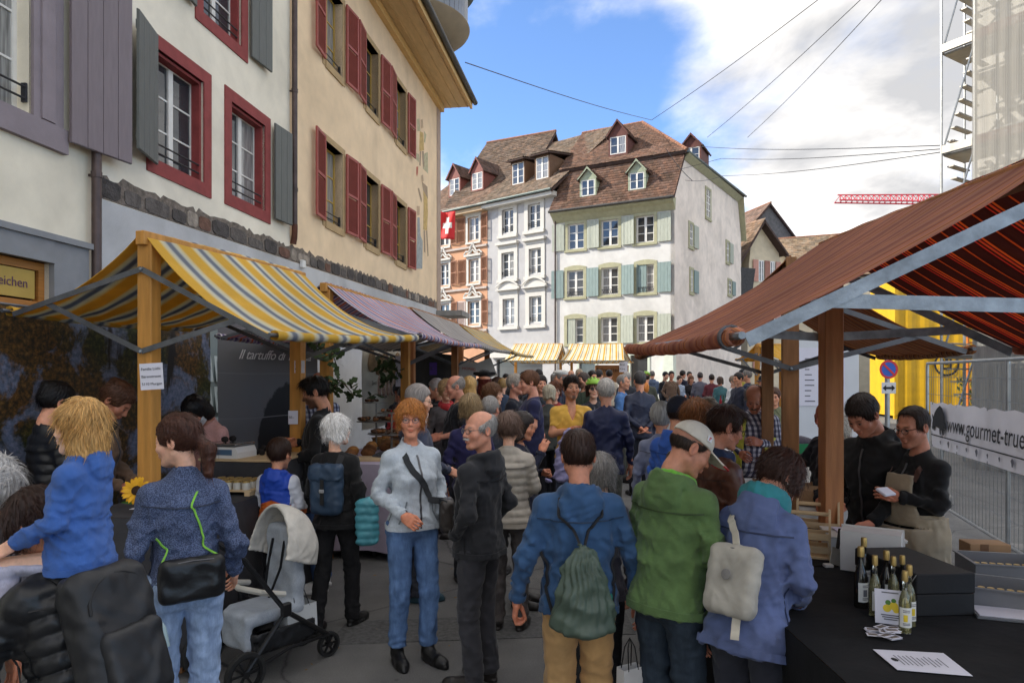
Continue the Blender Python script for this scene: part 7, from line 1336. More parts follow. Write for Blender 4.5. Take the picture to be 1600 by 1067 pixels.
I = person('moustached man with glasses in charcoal softshell looking back', 752, 637, 4.12, -118, hair='horseshoe', hcol='#8a8784', skin='#c18a72', yaw=62, pitch=2, tash=2, jacket='#1b1c20', jkind='plain', jname='softshell_jacket', hem=.84, bulk=1.16, hood=True, arms=('pocket', 'pocket'), legs='#29292e', lkind='plain', leg_b=1.05, glasses='metal', det=('zip', 'yoke'), collar=.05)
m = MB(); e = Vector(I['J']['S'][-1]).lerp(Vector(I['J']['E'][-1]), .35); q = I['MU'] @ (e + Vector((-.066, -.01, .0))); m.lathe([(0, .004), (.013, .003), (.015, 0)], q, 14, Matrix.Rotation(-math.pi / 2, 3, 'Y')); m.build('sleeve_badge', mat('orange_badge', (.45, .16, .06), .6, .1), I['o'], True)
person('woman with brown curls in beige quilted jacket seen from behind', 795, 642, 5.05, 172, sex=1, hair='pixie', hcol='#5d4a40', skin=SKL, jacket='#8d8476', jkind='puffer', jname='quilted_jacket', hem=.84, bulk=1.15, arms=('work', 'work'), legs='#3f3a38')
person('dark haired woman with sunglasses in her hair eating with her hand', 818, 641, 5.6, 78, sex=1, hair='longbob', hcol='#241d1b', skin='#bd8468', jacket='#14172a', jname='cardigan', hem=.86, bulk=1.05, arms=('face', 'hold'), hands=('pinch', 'grip'), pitch=10, det=())
I = person('man in blue hooded sweatshirt and tan trousers with his back turned', 903, 685, 3.2, 180, h=1.625, hair='short', hcol='#2a1a14', skin='#b87f66', pitch=12, jacket='#1c3f63', jname='hooded_sweatshirt', hood=True, hem=.86, bulk=1.20, arms=('out', 'out'), legs='#a07a44', lkind='plain', leg_b=1.12, det=('yoke',), fold=1.15, hands=('relaxed', 'grip'))
J_ = carried(I, 'drawstring_bag', 'olive green drawstring bag hanging on the blue sweatshirt', 'bag'); OLV = cloth_mat('#38463a', 'shell')
def ds(x, y, z):
 t = np.clip((z - .80) / .42, 0, 1); w = .155 * np.sqrt(np.clip(1 - t, 0, 1)) * (1 - .15 * t) + .022; dd = .075 * np.sqrt(np.clip(1 - t, 0, 1)) + .018; k0 = np.sqrt((x / w) ** 2 + ((y - .225) / dd) ** 2); th = np.arctan2(x, y - .225)
 return smax(smax((k0 - 1) * np.minimum(w, dd), z - 1.225, .01), .815 + .9 * x * x - z, .03) - .007 * np.sin(th * 17 + 2 * np.sin(z * 20)) * np.clip(t * 1.5, .15, 1) - creases(x, y, z, 77, 22, .02)
blob(J_, 'bag_body', ds, (-.21, .10, .78), (.21, .34, 1.26), .008, OLV)
CORD = mat('black_cord', (.015, .015, .017), .7, .1)
for s_ in (-1, 1):
 strap(J_, [I['MU'] @ Vector((s_ * .006, .215, 1.215)), (180 - s_ * 10, 1.28, .008), (180 - s_ * 30, 1.36, .01), I['MU'] @ Vector((s_ * .10, .05, 1.44)), (s_ * 40, 1.36, .012)], .011, CORD, 'cord', .9); strap(J_, [(180 - s_ * 68, 1.18, .012), (180 - s_ * 62, 1.08, .012), (180 - s_ * 52, .98, .014), I['MU'] @ Vector((s_ * .125, .22, .845))], .011, CORD, 'cord', .9)
blob(J_, 'bag_trim', lambda x, y, z: s_rbox(x, y, z, (-.135, .18, .90), (.012, .012, .09), .008), (-.17, .14, .79), (-.10, .22, 1.01), .007, mat('teal_webbing', (.01, .16, .13), .7, .1))
I2 = person('grey haired woman mostly hidden behind the man in the blue sweatshirt', 938, 706, 3.6, 196, sex=1, hair='bob', hcol='#77736f', skin=SKL, jacket='#3c3a40', arms=('down', 'down'))
I = person('man in green hooded jacket and beige cap looking down at the stall', 1092, 646, 3.1, 128, hair='buzz', hcol='#2a201b', skin='#b57f66', yaw=-30, pitch=26, jacket='#46602f', jkind='fleece', jname='hooded_jacket', hood=True, hem=.86, bulk=1.19, belly=.02, lean=6, arms=('work', 'work'), legs='#202c38', leg_b=1.08, goatee=.9, hat=('cap', '#cfc6b4', 1), det=('yoke',), hands=('relaxed', 'relaxed'))
add_scarf(I, '#5fa81a')
I = person('woman with short brown hair in periwinkle jacket leaning over the table', 1236, 712, 2.98, 134, h=1.615, sex=1, hair='pixie', hcol='#33201a', skin='#c58d74', yaw=-24, pitch=32, lean=17, jacket='#414e74', jname='softshell_jacket', hood=True, hem=.80, bulk=1.13, arms=('work', 'down'), legs='#23252f', lkind='plain', leg_b=1.08, det=('yoke',))
add_scarf(I, '#0f6b72', .02)
m = MB(); q = I['MH'] @ Vector((-.084, .008, -.04)); m.lathe([(0, -.004), (.004, 0), (0, .004)], q, 8); m.build('earring', mat('pearl', (.7, .68, .66), .3, 0), I['o'], True)
J_, M, tp, a, b, sm = sling_bag(I, 'beige grey bag slung over her shoulder, straps hanging', '#8a857a', 1, 1.10, 176, .125, .155, .045, '#a39c8c', 'plain', name='shoulder_bag'); strap(J_, [a.lerp(b, .5), (166, 1.30, .02), (155, 1.37, .016), I['MU'] @ Vector((.10, .05, 1.43)), (30, 1.36, .015)], .036, sm, 'shoulder_strap'); strap(J_, [a, (188, 1.0, .05), (188, .92, .05), (190, .86, .05)], .036, sm, 'shoulder_strap')
m = MB(); m.lathe([(0, .004), (.022, .002), (.024, 0)], M @ Vector((0, .062, .02)), 16, M.to_3x3() @ Matrix.Rotation(-math.pi / 2, 3, 'X')); m.build('round_patch', mat('grey_patch', (.2, .19, .18), .6, .1), J_['o'], True)
def paper_bag(label, c, w, d, h, rz, material, dots=None):
 o = thing('carrier_bag', label, 'bag', c, rz); m = MB(); m.add([(-w, -d, 0), (w, -d, 0), (w, d, 0), (-w, d, 0), (-w * .97, -d * .9, h), (w * .97, -d * .9, h), (w * .97, d * .9, h), (-w * .97, d * .9, h)], [(3, 2, 1, 0), (0, 1, 5, 4), (1, 2, 6, 5), (2, 3, 7, 6), (3, 0, 4, 7)]); m.build('bag_body', material, o)
 for sy in (-1, 1): m = MB(); m.tube([(-w * .5, sy * d * .9, h - .01), (-w * .35, sy * d * .4, h + .09), (0, 0, h + .13), (w * .35, sy * d * .4, h + .09), (w * .5, sy * d * .9, h - .01)], .003, 5); m.build('handle', CORD, o, True)
 return o
paper_bag('small white paper bag with black handles hanging from his hand', P(984, 1085, 3.12), .055, .03, .13, .5, mat('white_paper_bag', (.6, .6, .6), .6, .1, 6))
s = NT('dotted_cotton'); v = s.coord('Object', (1, 1, 1)); vo = s.node('ShaderNodeTexVoronoi'); vo.inputs['Scale'].default_value = 26; vo.inputs['Randomness'].default_value = .25; s.L.new(v, vo.inputs['Vector']); s.set(s.bsdf.inputs['Base Color'], s.ramp(vo.outputs['Distance'], [(0, (.25, .42, .45)), (.28, (.25, .42, .45)), (.32, (.01, .03, .06))])); s.bsdf.inputs['Roughness'].default_value = .8
paper_bag('navy cotton bag with pale blue dots hanging beside the green jacket', P(1062, 1110, 3.2), .075, .04, .34, .3, s.m)
person('grey curly man in navy jacket and khaki trousers with his back turned', 947, 590, 7.2, 178, hair='short', hcol='#a5a09a', skin='#c08a70', jacket='#10173a', jkind='shell', jname='jacket', hem=.80, bulk=1.15, arms=('down', 'down'), legs='#44443a', lkind='plain', fine=True)
person('man in dark blue jacket with his hands behind his back', 1000, 579, 10.3, 188, hair='short', hcol='#3f3c3b', jacket='#1d2236', jkind='shell', hem=.82, bulk=1.12, arms=('back', 'back'), legs='#181a22', shoes='#15130f')
I = person('man with goatee in mustard yellow t-shirt facing the camera', 892, 585, 7.6, 6, hair='quiff', hcol='#1f1510', skin='#c18a6c', goatee=.9, beard=.25, jacket='#f0ae06', jname='t_shirt', sleeve=.72, collar=0, vneck=1, hem=.84, bulk=1.06, arms=('hold', 'down'), hands=('grip', 'relaxed'), legs='#3b4250', fine=True, yaw=6)
J_ = carried(I, 'lilac_jacket', 'lilac patterned garment hanging from the hand of the yellow shirt man', 'garment')
blob(J_, 'garment', lambda x, y, z: smax((np.sqrt((x / (.035 + .13 * np.clip((1.18 - z) / .5, 0, 1))) ** 2 + (y / (.03 + .05 * np.clip((1.18 - z) / .5, 0, 1))) ** 2) - 1) * .05, np.abs(z - .93) - .26, .02) - .010 * np.sin(40 * x + 5 * z) - creases(x, y, z, 9, 26, .03), (-.32, -.14, .62), (.32, .14, 1.22), .012, cloth_mat('#8d86ad', 'knit'), I['MU'] @ Matrix.Translation((-.10, -.24, .02)))
person('cyclist in lime helmet and dark sunglasses behind the yellow shirt', 927, 590, 8.9, 2, sex=1, hair='bob', hcol='#3a2a20', skin=SKL, jacket='#22232a', hat=('helmet', '#86b81a'), glasses='sun', fine=True)
person('tall man in navy polo shirt leaning to talk', 826, 577, 8.2, -82, hair='short', hcol='#5b3b27', skin='#c9917a', jacket='#191c3f', jkind='knit', jname='polo_shirt', sleeve=.72, hem=.82, bulk=1.20, belly=.03, arms=('work', 'work'), legs='#5d6474', pitch=10, fine=True, det=(), collar=.02)
person('grey haired man in black polo listening to the tall man', 804, 583, 8.8, 72, hair='short', hcol='#8d857b', skin='#c98f78', jacket='#0e121f', jname='polo_shirt', sleeve=.72, bulk=1.12, arms=('down', 'work'), det=(), collar=.02, fine=True)
person('young woman with long straight brown hair in profile', 768, 597, 8.0, 84, sex=1, hair='long', hcol='#5a3d28', skin=SKL, jacket='#6f5f50', arms=('down', 'down'), fine=True)
person('balding grey man seen from behind near the bakery', 765, 617, 6.4, 158, hair='receding', hcol='#86827e', skin='#c0866d', jacket='#2d3038', arms=('down', 'down'), fine=True)
person('woman with ash blonde bob in indigo top with her back turned', 735, 614, 6.2, 182, sex=1, hair='bob', hcol='#857052', skin=SKL, jacket='#1c1a44', arms=('work', 'down'), det=(), fine=True)
person('bald man in black polo pointing at goods on the stall', 709, 583, 7.9, -78, hair='horseshoe', hcol='#8a837c', skin='#c08770', jacket='#0c0e14', jname='polo_shirt', sleeve=.75, bulk=1.15, belly=.02, arms=('bent', 'bent'), pitch=14, det=(), fine=True, collar=.02)
person('woman with glasses and red scarf facing the camera by the stall', 697, 592, 8.5, 22, sex=1, hair='pixie', hcol='#a08560', skin=SKL, jacket='#4a4648', inner='#b01218', glasses='metal', arms=('down', 'work'), fine=True)
person('grey man in dark jacket beside the woman with red scarf', 681, 590, 9.0, -96, hair='short', hcol='#938c86', jacket='#191719', arms=('work', 'down'), pitch=10)
person('person in a black tricorn hat with long dark red hair', 757, 579, 9.6, 186, sex=1, hair='long', hcol='#43160f', jacket='#2b1a1a', hat=('tricorn', '#0b0a0a'))
person('woman with long blonde hair in a red top', 733, 587, 9.2, 168, sex=1, hair='long', hcol='#a98650', jacket='#a02a22', arms=('down', 'down'))
person('auburn woman with glasses in red and black jacket', 866, 595, 9.6, 8, sex=1, hair='pixie', hcol='#55301d', skin=SKL, jacket='#7c1616', glasses='dark', fine=True)
person('man with dark short hair peeping between the polo shirts', 845, 585, 10.4, 12, hair='short', hcol='#2a2321', jacket='#20252b', fine=True)
person('man in white flat cap and navy vest', 878, 577, 12.0, -102, hair='short', hcol='#77716b', jacket='#18243c', jkind='puffer', hat=('flat', '#b9b5ab'), arms=('down', 'down'))
person('bearded man in dark green jacket in the crowd', 912, 581, 11.6, -58, hair='short', hcol='#3a2e27', beard=.8, jacket='#2d3a2b')
person('dark haired man smiling between cap and jacket', 925, 578, 14.2, 28, hair='short', hcol='#191513', jacket='#1d2026')
I = person('person in black beanie and bright blue hooded jacket', 1062, 617, 5.2, 138, hair='short', hcol='#2a1e19', jacket='#1450a8', hood=True, hat=('beanie', '#0d1020'), arms=('work', 'work'), bulk=1.14, pitch=10)
J_ = carried(I, 'sling_strap', 'brown bag strap across the bright blue jacket', 'strap'); strap(J_, [I['MU'] @ Vector((-.08, .04, 1.45)), (215, 1.36, .012), (190, 1.25, .012), (160, 1.1, .012), (130, .98, .012)], .04, cloth_mat('#3a2418', 'leather'), 'shoulder_strap')
person('grey curly woman in lavender jacket next to the blue jacket', 1033, 628, 5.7, 160, sex=1, hair='curly', hcol='#8f8c88', jacket='#6d7288', arms=('work', 'down'))
person('woman with loose copper brown hair in black leather jacket', 1088, 621, 4.3, 146, sex=1, hair='long', hcol='#6f4526', jacket='#121112', jkind='leather', arms=('work', 'work'))
I = person('dark haired man with glasses in brown leather jacket at the stall', 1140, 627, 3.95, 98, hair='quiff', hcol='#2b1812', skin='#b97f68', pitch=20, jacket='#4a2615', jkind='leather', jname='leather_jacket', arms=('work', 'work'), glasses='dark', bulk=1.12, inner='#16233f')
person('woman with grey brown curls bending over the goods', 1113, 612, 6.5, 22, h=1.72, sex=1, hair='curly', hcol='#6b5f52', skin=SKM, pitch=38, lean=12, jacket='#4a4650', jkind='plaid', arms=('work', 'work'))
I = person('balding vendor in checked shirt and yellow vest looking down', 1178, 606, 6.7, -22, h=1.83, hair='horseshoe', hcol='#6f6a66', skin='#a96f56', pitch=34, lean=5, jacket='#b9b6c0', jkind='plaid', jname='checked_shirt', tash=1, arms=('bent', 'hold'), bulk=1.16, belly=.03, det=(), fine=True, legs='#15161c')
def vest(I, col, front=True):
 pf = I['pf']
 def fn(x, y, z): rx, ry, yo = pf(z); k0 = ((np.abs(x) / (rx + .016)) ** 2.35 + (np.abs(y - yo) / (ry + .016)) ** 2.35) ** (1 / 2.35); d = np.abs((k0 - 1) * np.minimum(rx, ry)) - .007; d = smax(d, .80 - z, .008); d = smax(d, z - 1.43, .01); d = smax(d, .062 + .1 * (1.43 - z) - np.abs(x) - 10 * (y > 0), .006); return smax(d, -(np.sqrt((np.abs(x) - .20) ** 2 + (z - 1.32) ** 2) - .085), .01)
 V, Q = implicit(fn, (-.26, -.24, .76), (.26, .26, 1.46), .012); link_mesh('vest', np_mesh('vest', xf(V, I['MU']), Q), cloth_mat(col, 'shell'), I['o'], True)
vest(I, '#c9c40a')
I = person('vendor in black hooded sweatshirt reading behind the counter', 1338, 625, 4.35, -66, h=1.80, hair='short', hcol='#231a16', skin='#b98069', pitch=30, lean=8, jacket='#0c0c0e', jname='hooded_sweatshirt', hood=True, arms=('table', 'table'), bulk=1.16, legs='#14151a')
I = person('vendor with glasses and khaki apron holding a small pad', 1424, 645, 4.15, -72, h=1.70, hair='receding', hcol='#2d211b', skin='#b57c64', pitch=14, jacket='#0b0b0d', jname='jacket', arms=('hold', 'hold'), hands=('pinch', 'pinch'), glasses='dark', bulk=1.06, legs='#1a1a1e', beard=.2, det=('zip',))
def apron(I, col):
 pf = I['pf']
 def fn(x, y, z):
  rx, ry, yo = pf(np.maximum(z, .86)); k0 = ((np.abs(x) / (rx + .022)) ** 2.35 + (np.abs(y - yo) / (ry + .030 + .045 * (z < 1.02))) ** 2.35) ** (1 / 2.35); d = np.abs((k0 - 1) * np.minimum(rx, ry)) - .007; w = np.where(z > 1.08, .10 + .25 * np.clip(1.22 - z, 0, .14), .40); d = smax(d, np.abs(x) - w, .008); d = smax(d, y - .07 * (z < 1.08) + .02 * (z > 1.08), .01); return smax(smax(d, z - 1.34, .006), .48 - z, .008) - creases(x, y, z, 12, 20, .008) * (z < 1.1)
 V, Q = implicit(fn, (-.25, -.25, .46), (.25, .16, 1.37), .011); ap = link_mesh('apron', np_mesh('apron', xf(V, I['MU']), Q), cloth_mat(col, 'plain'), I['o'], True)
 for s in (-1, 1): strap(I, [(s * 28, 1.30, .016), (s * 34, 1.37, .014), I['MU'] @ Vector((s * .075, .06, 1.45))], .028, cloth_mat('#3c1f14', 'leather'), 'apron_strap')
 strap(I, [(a_, 1.08, .018) for a_ in range(-100, 101, 20)], .03, cloth_mat(col, 'plain'), 'apron_tie')
apron(I, '#7f725c')
o = thing('note_pad', 'small white pad in the hands of the apron vendor', 'pad', P(1384, 768, 3.95), .5); m = MB(); m.obox((0, 0, 0), (.05, .035, .008), Matrix.Rotation(.5, 3, 'X'), .004); m.build('pad', PAPER, o)
person('white haired woman with glasses reading behind the counter', 1303, 656, 4.95, -50, h=1.66, sex=1, hair='pixie', hcol='#b9b2a8', skin='#b57c63', pitch=34, lean=8, glasses='metal', jacket='#17171a', arms=('work', 'work'), inner='#8a1512')
person('ruddy man in black vest at the back of the counter', 1288, 642, 5.5, -74, h=1.70, hair='horseshoe', hcol='#7d4b34', skin='#a15a40', pitch=18, jacket='#1b1b20', arms=('reach', 'work'))
person('vendor in black puffer jacket with a high bun before the forest print', 96, 592, 4.62, 148, sex=1, hair='bun', hcol='#0f0c0c', jacket='#0e0f14', jkind='puffer', arms=('work', 'work'), pitch=20)
person('vendor in brown fleece jacket bending behind the timber post', 200, 585, 4.95, 96, h=1.90, sex=1, hair='bun', hcol='#4a3022', skin='#a9725a', pitch=36, lean=10, jacket='#5a432f', jkind='fleece', hood=True, arms=('work', 'work'), inner='#120f0f')
person('vendor with black hair and face mask in pink checked jacket', 292, 617, 5.75, -24, h=1.80, sex=1, hair='longbob', hcol='#0f0b0b', skin='#b9826b', pitch=42, lean=14, jacket='#c48d84', jkind='knit', arms=('work', 'work'), extras=(lambda I: link_mesh('face_mask', np_mesh('face_mask', *(lambda r: (xf(r[0], I['MH']), r[1]))(implicit(lambda x, y, z: smax(np.abs(head_sdf(1)(x, y, z) - .004) - .004, np.abs(z + .065) - .038, .006) + 10 * (y > -.02), (-.09, -.135, -.12), (.09, 0, -.01), .006))), mat('white_mask', (.6, .62, .62), .8, .05), I['o'], True),))
person('vendor hidden behind the black coat, striped shirt', 497, 578, 7.7, -14, hair='horseshoe', hcol='#5c4a3e', skin='#a5694f', jacket='#9aa0b0', jkind='plaid', arms=('work', 'work'), pitch=14)
person('vendor in red apron at the white striped stall', 633, 602, 9.3, 40, hair='short', hcol='#2d1e18', jacket='#a3141a', arms=('work', 'work'), pitch=20)
person('dark haired vendor behind the timber posts', 623, 597, 10.2, 60, hair='short', hcol='#171110', skin='#8a5a45', jacket='#1b1d24')
far = [('grey man in denim jacket talking in the crowd', 973, 584, 11.6, 62, 0, 'receding', '#7d766f', '#3a6aa0'), ('woman with ginger hair and sunglasses pushed up', 1005, 595, 10.9, 164, 1, 'pixie', '#b1692a', '#151a30'), ('man in grey blue hooded top before the white house door', 1019, 579, 22.5, 176, 0, 'short', '#5a5450', '#4b5a72'), ('dark haired man in black jacket left of the brown jacket', 1040, 580, 21.5, 30, 0, 'short', '#151212', '#15161a'), ('man in brown and tan jacket facing the camera near the white house', 1049, 579, 21.0, 2, 0, 'short', '#1c1613', '#5a4535'), ('boy in pale denim jacket near the white house', 1062, 586, 21.2, 20, 0, 'short', '#3a2a20', '#8fa0b5'), ('man in navy jacket behind the pale denim jacket', 1067, 578, 22.4, 120, 0, 'short', '#1b1512', '#16182a'), ('woman in black jacket and plum top near the white house', 1080, 586, 21.4, 4, 1, 'longbob', '#5c3a22', '#1a1517'), ('dark haired man just behind the woman in plum', 1077, 580, 23.5, 10, 0, 'short', '#171312', '#3a2b30'), ('man in grey jacket turned to the side wall', 1094, 581, 21.0, 160, 0, 'short', '#3a3433', '#555560'), ('vendor in white shirt bending at the wine table', 1146, 586, 15.6, 40, 0, 'short', '#7a6a5a', '#c9c9c6'), ('man in dark sweater and yellow vest at the wine table', 1154, 581, 14.6, -72, 0, 'short', '#26201d', '#1f2230'), ('dark capped man behind the yellow vest', 1160, 576, 16.4, 150, 0, 'short', '#101014', '#b5a82a'), ('man in navy jacket at the end of the wine table', 1168, 577, 16.0, -120, 0, 'short', '#6a645e', '#1a2238'), ('person in olive jacket with dark cap beside the posts', 1192, 585, 15.0, -60, 0, 'short', '#2a2622', '#5e5a44'), ('dark haired woman at the end of the lane', 803, 588, 17.0, 10, 1, 'long', '#140f0e', '#171216'), ('man with black hair under the far yellow stall', 791, 583, 17.8, 30, 0, 'short', '#15110f', '#22242c'), ('black capped person in front of the far stall', 818, 580, 18.5, -40, 0, 'short', '#0f0d0d', '#30343c'), ('man with dark curls behind the grey haired listener', 842, 577, 17.5, 160, 0, 'curly', '#171211', '#28303a'), ('balding man with pale jacket in the crowd', 892, 577, 17.4, -20, 0, 'horseshoe', '#9a948c', '#c2c0ba'), ('person in pale hood under the middle stall', 868, 582, 16.2, 120, 1, 'bob', '#6e675f', '#8b93a3'), ('woman in white blouse near the bread sign', 905, 576, 18.8, 12, 1, 'bob', '#8a7a66', '#d0cdc5'), ('man in blue jacket in front of the bread sign', 936, 577, 17.0, 140, 0, 'short', '#2d2724', '#23324f'), ('person in dark coat before the bread sign', 952, 577, 18.4, 170, 0, 'short', '#1d1714', '#b0a58f'), ('cyclist in lime helmet far back by the bread stall', 1009, 580, 15.6, 176, 0, 'short', '#2a2420', '#3d4034'), ('grey haired man in dark jacket behind the navy coat', 980, 580, 15.2, 150, 0, 'short', '#8d8780', '#2b2d33'), ('fair haired woman near the far end of the lane', 858, 600, 9.4, 174, 1, 'bob', '#9b937f', '#3a3d3a'), ('brunette woman looking at the fabric stall', 776, 588, 13.0, -70, 1, 'longbob', '#38251c', '#4d4640'), ('man with grey cap of hair at the last shaded stall', 745, 592, 12.6, -80, 0, 'receding', '#8a857f', '#34363d'), ('blond man beyond the tricorn hat', 785, 590, 12.2, 170, 0, 'short', '#8d6f45', '#2f3c50'), ('woman in olive parka between the timber posts', 1210, 604, 9.6, -30, 1, 'ponytail', '#41291c', '#565a3e'), ('person in teal jacket far right of the crowd', 1125, 588, 19.0, 190, 1, 'bob', '#4a3a30', '#2e5a5e'), ('man in maroon sweater beside the teal jacket', 1112, 584, 20.5, 165, 0, 'short', '#2a211c', '#5a2028')]
rr_ = random.Random(11)
for lb, px, tp, Y, fc, sx, hr, hc, jc in far:
 person(lb, px, tp, Y, fc, sex=sx, hair=hr, hcol=hc, jacket=jc, skin=rr_.choice((SKL, SKM, '#b98067')), legs=rr_.choice(('#23304a', '#1b1c22', '#3c4048', '#4a4a42')), arms=(rr_.choice(('down', 'work', 'pocket')), rr_.choice(('down', 'bent', 'work'))), bulk=rr_.uniform(1.04, 1.16), pitch=rr_.uniform(0, 14), hat=('helmet', '#86b81a') if 'lime helmet' in lb else ('cap', '#15161a') if 'cap' in lb.split()[0] or 'dark cap' in lb or 'black capped' in lb else None, hood='hood' in lb, det=())
# ================================================================ goods, prints and signs on the shaded side
def row_x(y, off=0.0): return -4.12 + .1425 * y + off
RU = Vector((.1411, .99, 0)).normalized()
def forest_print():
 s = NT('forest_print'); v = s.coord(attr='st'); sp = s.node('ShaderNodeSeparateXYZ'); s.L.new(v, sp.inputs[0])
 n1 = s.noise(v, 2.6, 9, .68, .5); n2 = s.noise(v, 26, 4, .7); n3 = s.noise(s.coord(attr='st', scale=(1, .22, 1)), 5, 5, .6, .3); big = s.noise(v, 1.1, 3, .5, .6)
 leaf = s.ramp(n2, [(.3, (.006, .006, .005)), (.45, (.05, .03, .006)), (.58, (.20, .09, .015)), (.72, (.34, .2, .05))])
 leaf2 = s.ramp(n2, [(.3, (.004, .006, .004)), (.5, (.03, .045, .01)), (.68, (.14, .15, .03))]); sky = s.ramp(n2, [(.35, (.10, .15, .22)), (.65, (.30, .34, .45))])
 c = s.mix(s.ramp(big, [(.42, (0, 0, 0)), (.58, (1, 1, 1))]), leaf, leaf2); c = s.mix(s.ramp(n1, [(.49, (0, 0, 0)), (.57, (1, 1, 1))]), c, sky); c = s.mix(s.ramp(n3, [(.60, (0, 0, 0)), (.66, (1, 1, 1))]), c, (.012, .009, .007))
 blue = s.ramp(n2, [(.35, (.005, .01, .03)), (.55, (.02, .08, .30)), (.7, (.16, .30, .55))]); c = s.mix(s.math('LESS_THAN', s.math('ADD', sp.outputs[0], s.math('MULTIPLY', s.noise(v, 5, 3), .12)), .52), c, blue)
 s.set(s.bsdf.inputs['Base Color'], s.mix(1.0, c, (.6, .6, .66), 'MULTIPLY')); s.bsdf.inputs['Roughness'].default_value = .55; s.bump(s.noise(v, 2.5, 3), .15, .03); return s.m
def hung_sheet(name, a, b, z0, z1, material, parent, n=30, k=14, amp=.02, th=.003, seed=0):
 a = Vector((*a, 0)); b = Vector((*b, 0)); d = (b - a); L_ = d.length; nr = d.normalized().cross(Vector((0, 0, 1))); V = []; st = []
 for lay in (0, 1):
  for j in range(k + 1):
   for i in range(n + 1):
    u, v = i / n, j / k; z = z0 + (z1 - z0) * v + .012 * math.sin(u * 9 + seed) * (1 - v); V.append(a + d * u + nr * (amp * math.sin(u * L_ * 5 + seed + v) * (1.1 - v) + .4 * amp * math.sin(v * 7 + u * 3) + th * lay) + Vector((0, 0, z))); st.append((u * L_, (z1 - z0) * v, 0))
 w = n + 1; o_ = w * (k + 1); Fq = []
 for j in range(k):
  for i in range(n): q = j * w + i; Fq += [(q, q + 1, q + w + 1, q + w), (o_ + q + w, o_ + q + w + 1, o_ + q + 1, o_ + q)]
 return link_mesh(name, np_mesh(name, V, Fq, st=st), material, parent, True)
fb = thing('forest_backdrop', 'large printed cloth of an autumn forest hung behind the yellow stall', 'backdrop', (0, 0, 0)); hung_sheet('printed_cloth', (row_x(3.9), 3.9), (row_x(7.05), 7.05), .75, 2.36, forest_print(), fb)
m = MB(); m.tube([(row_x(3.9), 3.9, 2.36), (row_x(7.05), 7.05, 2.36)], .012, 6); m.build('hanging_rod', STEEL, fb, True)
tb = thing('truffle_banner', 'dark grey banner with white script and truffle picture behind the counter', 'banner', (0, 0, 0)); a_, b_ = (-3.32, 7.7), (-2.58, 9.05)
s = NT('banner_print'); v = s.coord(attr='st'); sp = s.node('ShaderNodeSeparateXYZ'); s.L.new(v, sp.inputs[0]); dx = s.math('DIVIDE', s.math('SUBTRACT', sp.outputs[0], 1.05), .55); dy = s.math('DIVIDE', s.math('SUBTRACT', sp.outputs[1], .35), .95); rr2 = s.math('ADD', s.math('ADD', s.math('MULTIPLY', dx, dx), s.math('MULTIPLY', dy, dy)), s.math('MULTIPLY', s.noise(v, 7, 6), .35))
c = s.ramp(rr2, [(.92, (.008, .007, .007)), (.98, (.125, .125, .128))]); fold = s.math('ABSOLUTE', s.math('SUBTRACT', s.math('FRACT', s.math('MULTIPLY', sp.outputs[1], 1.9)), .5)); c = s.mix(s.math('LESS_THAN', fold, .012), c, (.16, .16, .165)); s.set(s.bsdf.inputs['Base Color'], c); s.bsdf.inputs['Roughness'].default_value = .5; s.bump(s.noise(v, 3, 4), .2, .02)
hung_sheet('banner_cloth', a_, b_, .6, 2.5, s.m, tb, seed=2); nb = RU.cross(Vector((0, 0, 1)))
CHALK = mat('white_script', (.75, .74, .72), .6, 0)
text('lettering', 'Il tartuffo di Tiziana', .16, CHALK, tb, frame_m((-2.93 + .06, 8.36 - .035, 2.13), (.74, 1.35, 0), (0, 0, 1)), shear=.45, extrude=.001, spacing=.92)
bb = thing('ham_poster', 'cream poster with hanging hams and handwriting behind the bakery', 'poster', (0, 0, 0)); a_, b_ = (row_x(11.4), 11.4), (row_x(14.6), 14.6)
hung_sheet('poster_cloth', a_, b_, 1.0, 2.5, mat('cream_poster', (.50, .46, .38), .8, .15, 3), bb, seed=4)
for i in range(7): p = Vector((row_x(11.7 + .35 * i), 11.7 + .35 * i, 2.2 - .05 * (i % 2))) + nb * .06; m = MB(); m.lathe([(.0, .16), (.03, .14), (.07, .0), (.09, -.12), (.05, -.22), (0, -.24)], p, 10, Matrix.Diagonal((1, .6, 1))); m.build('ham_print', mat('ham_brown', (.25, .17, .10), .7, .3, 9), bb, True)
for i in range(9): y = 11.8 + .27 * i; text('lettering', ('Speck', 'Salsiz', 'Coppa', 'Lardo', 'Salami', 'Rohschinken', 'Mostbröckli', 'Bündner', 'Trocken')[i], .10, INK, bb, frame_m(Vector((row_x(y), y, 1.78 - .12 * (i % 3))) + nb * .06, RU, (0, 0, 1)), shear=.3)
dp = thing('card_display', 'grey green shop window with rows of price cards', 'display', (LA, 0, 0), LROT); m = MB(); m.box(8.3, 10.2, -.10, -.015, .3, 3.1); m.build('panel', mat('grey_green_glass', (.22, .27, .27), .15, .1, 2, spec=.6), dp)
for i in range(5):
 for j in range(3): m = MB(); x = 8.5 + .36 * i; z = 1.15 + .42 * j; m.obox((x, -.115, z), (.14, .006, .18), Matrix.Rotation(-.12, 3, 'X'), .002); cd = m.build('price_card', mat('pale_card', (.42, .48, .49), .3, .1, 4), dp); m = MB(); m.obox((x, -.125, z + .05), (.09, .002, .06), Matrix.Rotation(-.12, 3, 'X')); m.build('card_photo', mat('card_photo', (.12, .13, .12), .5, .5, 12), cd)
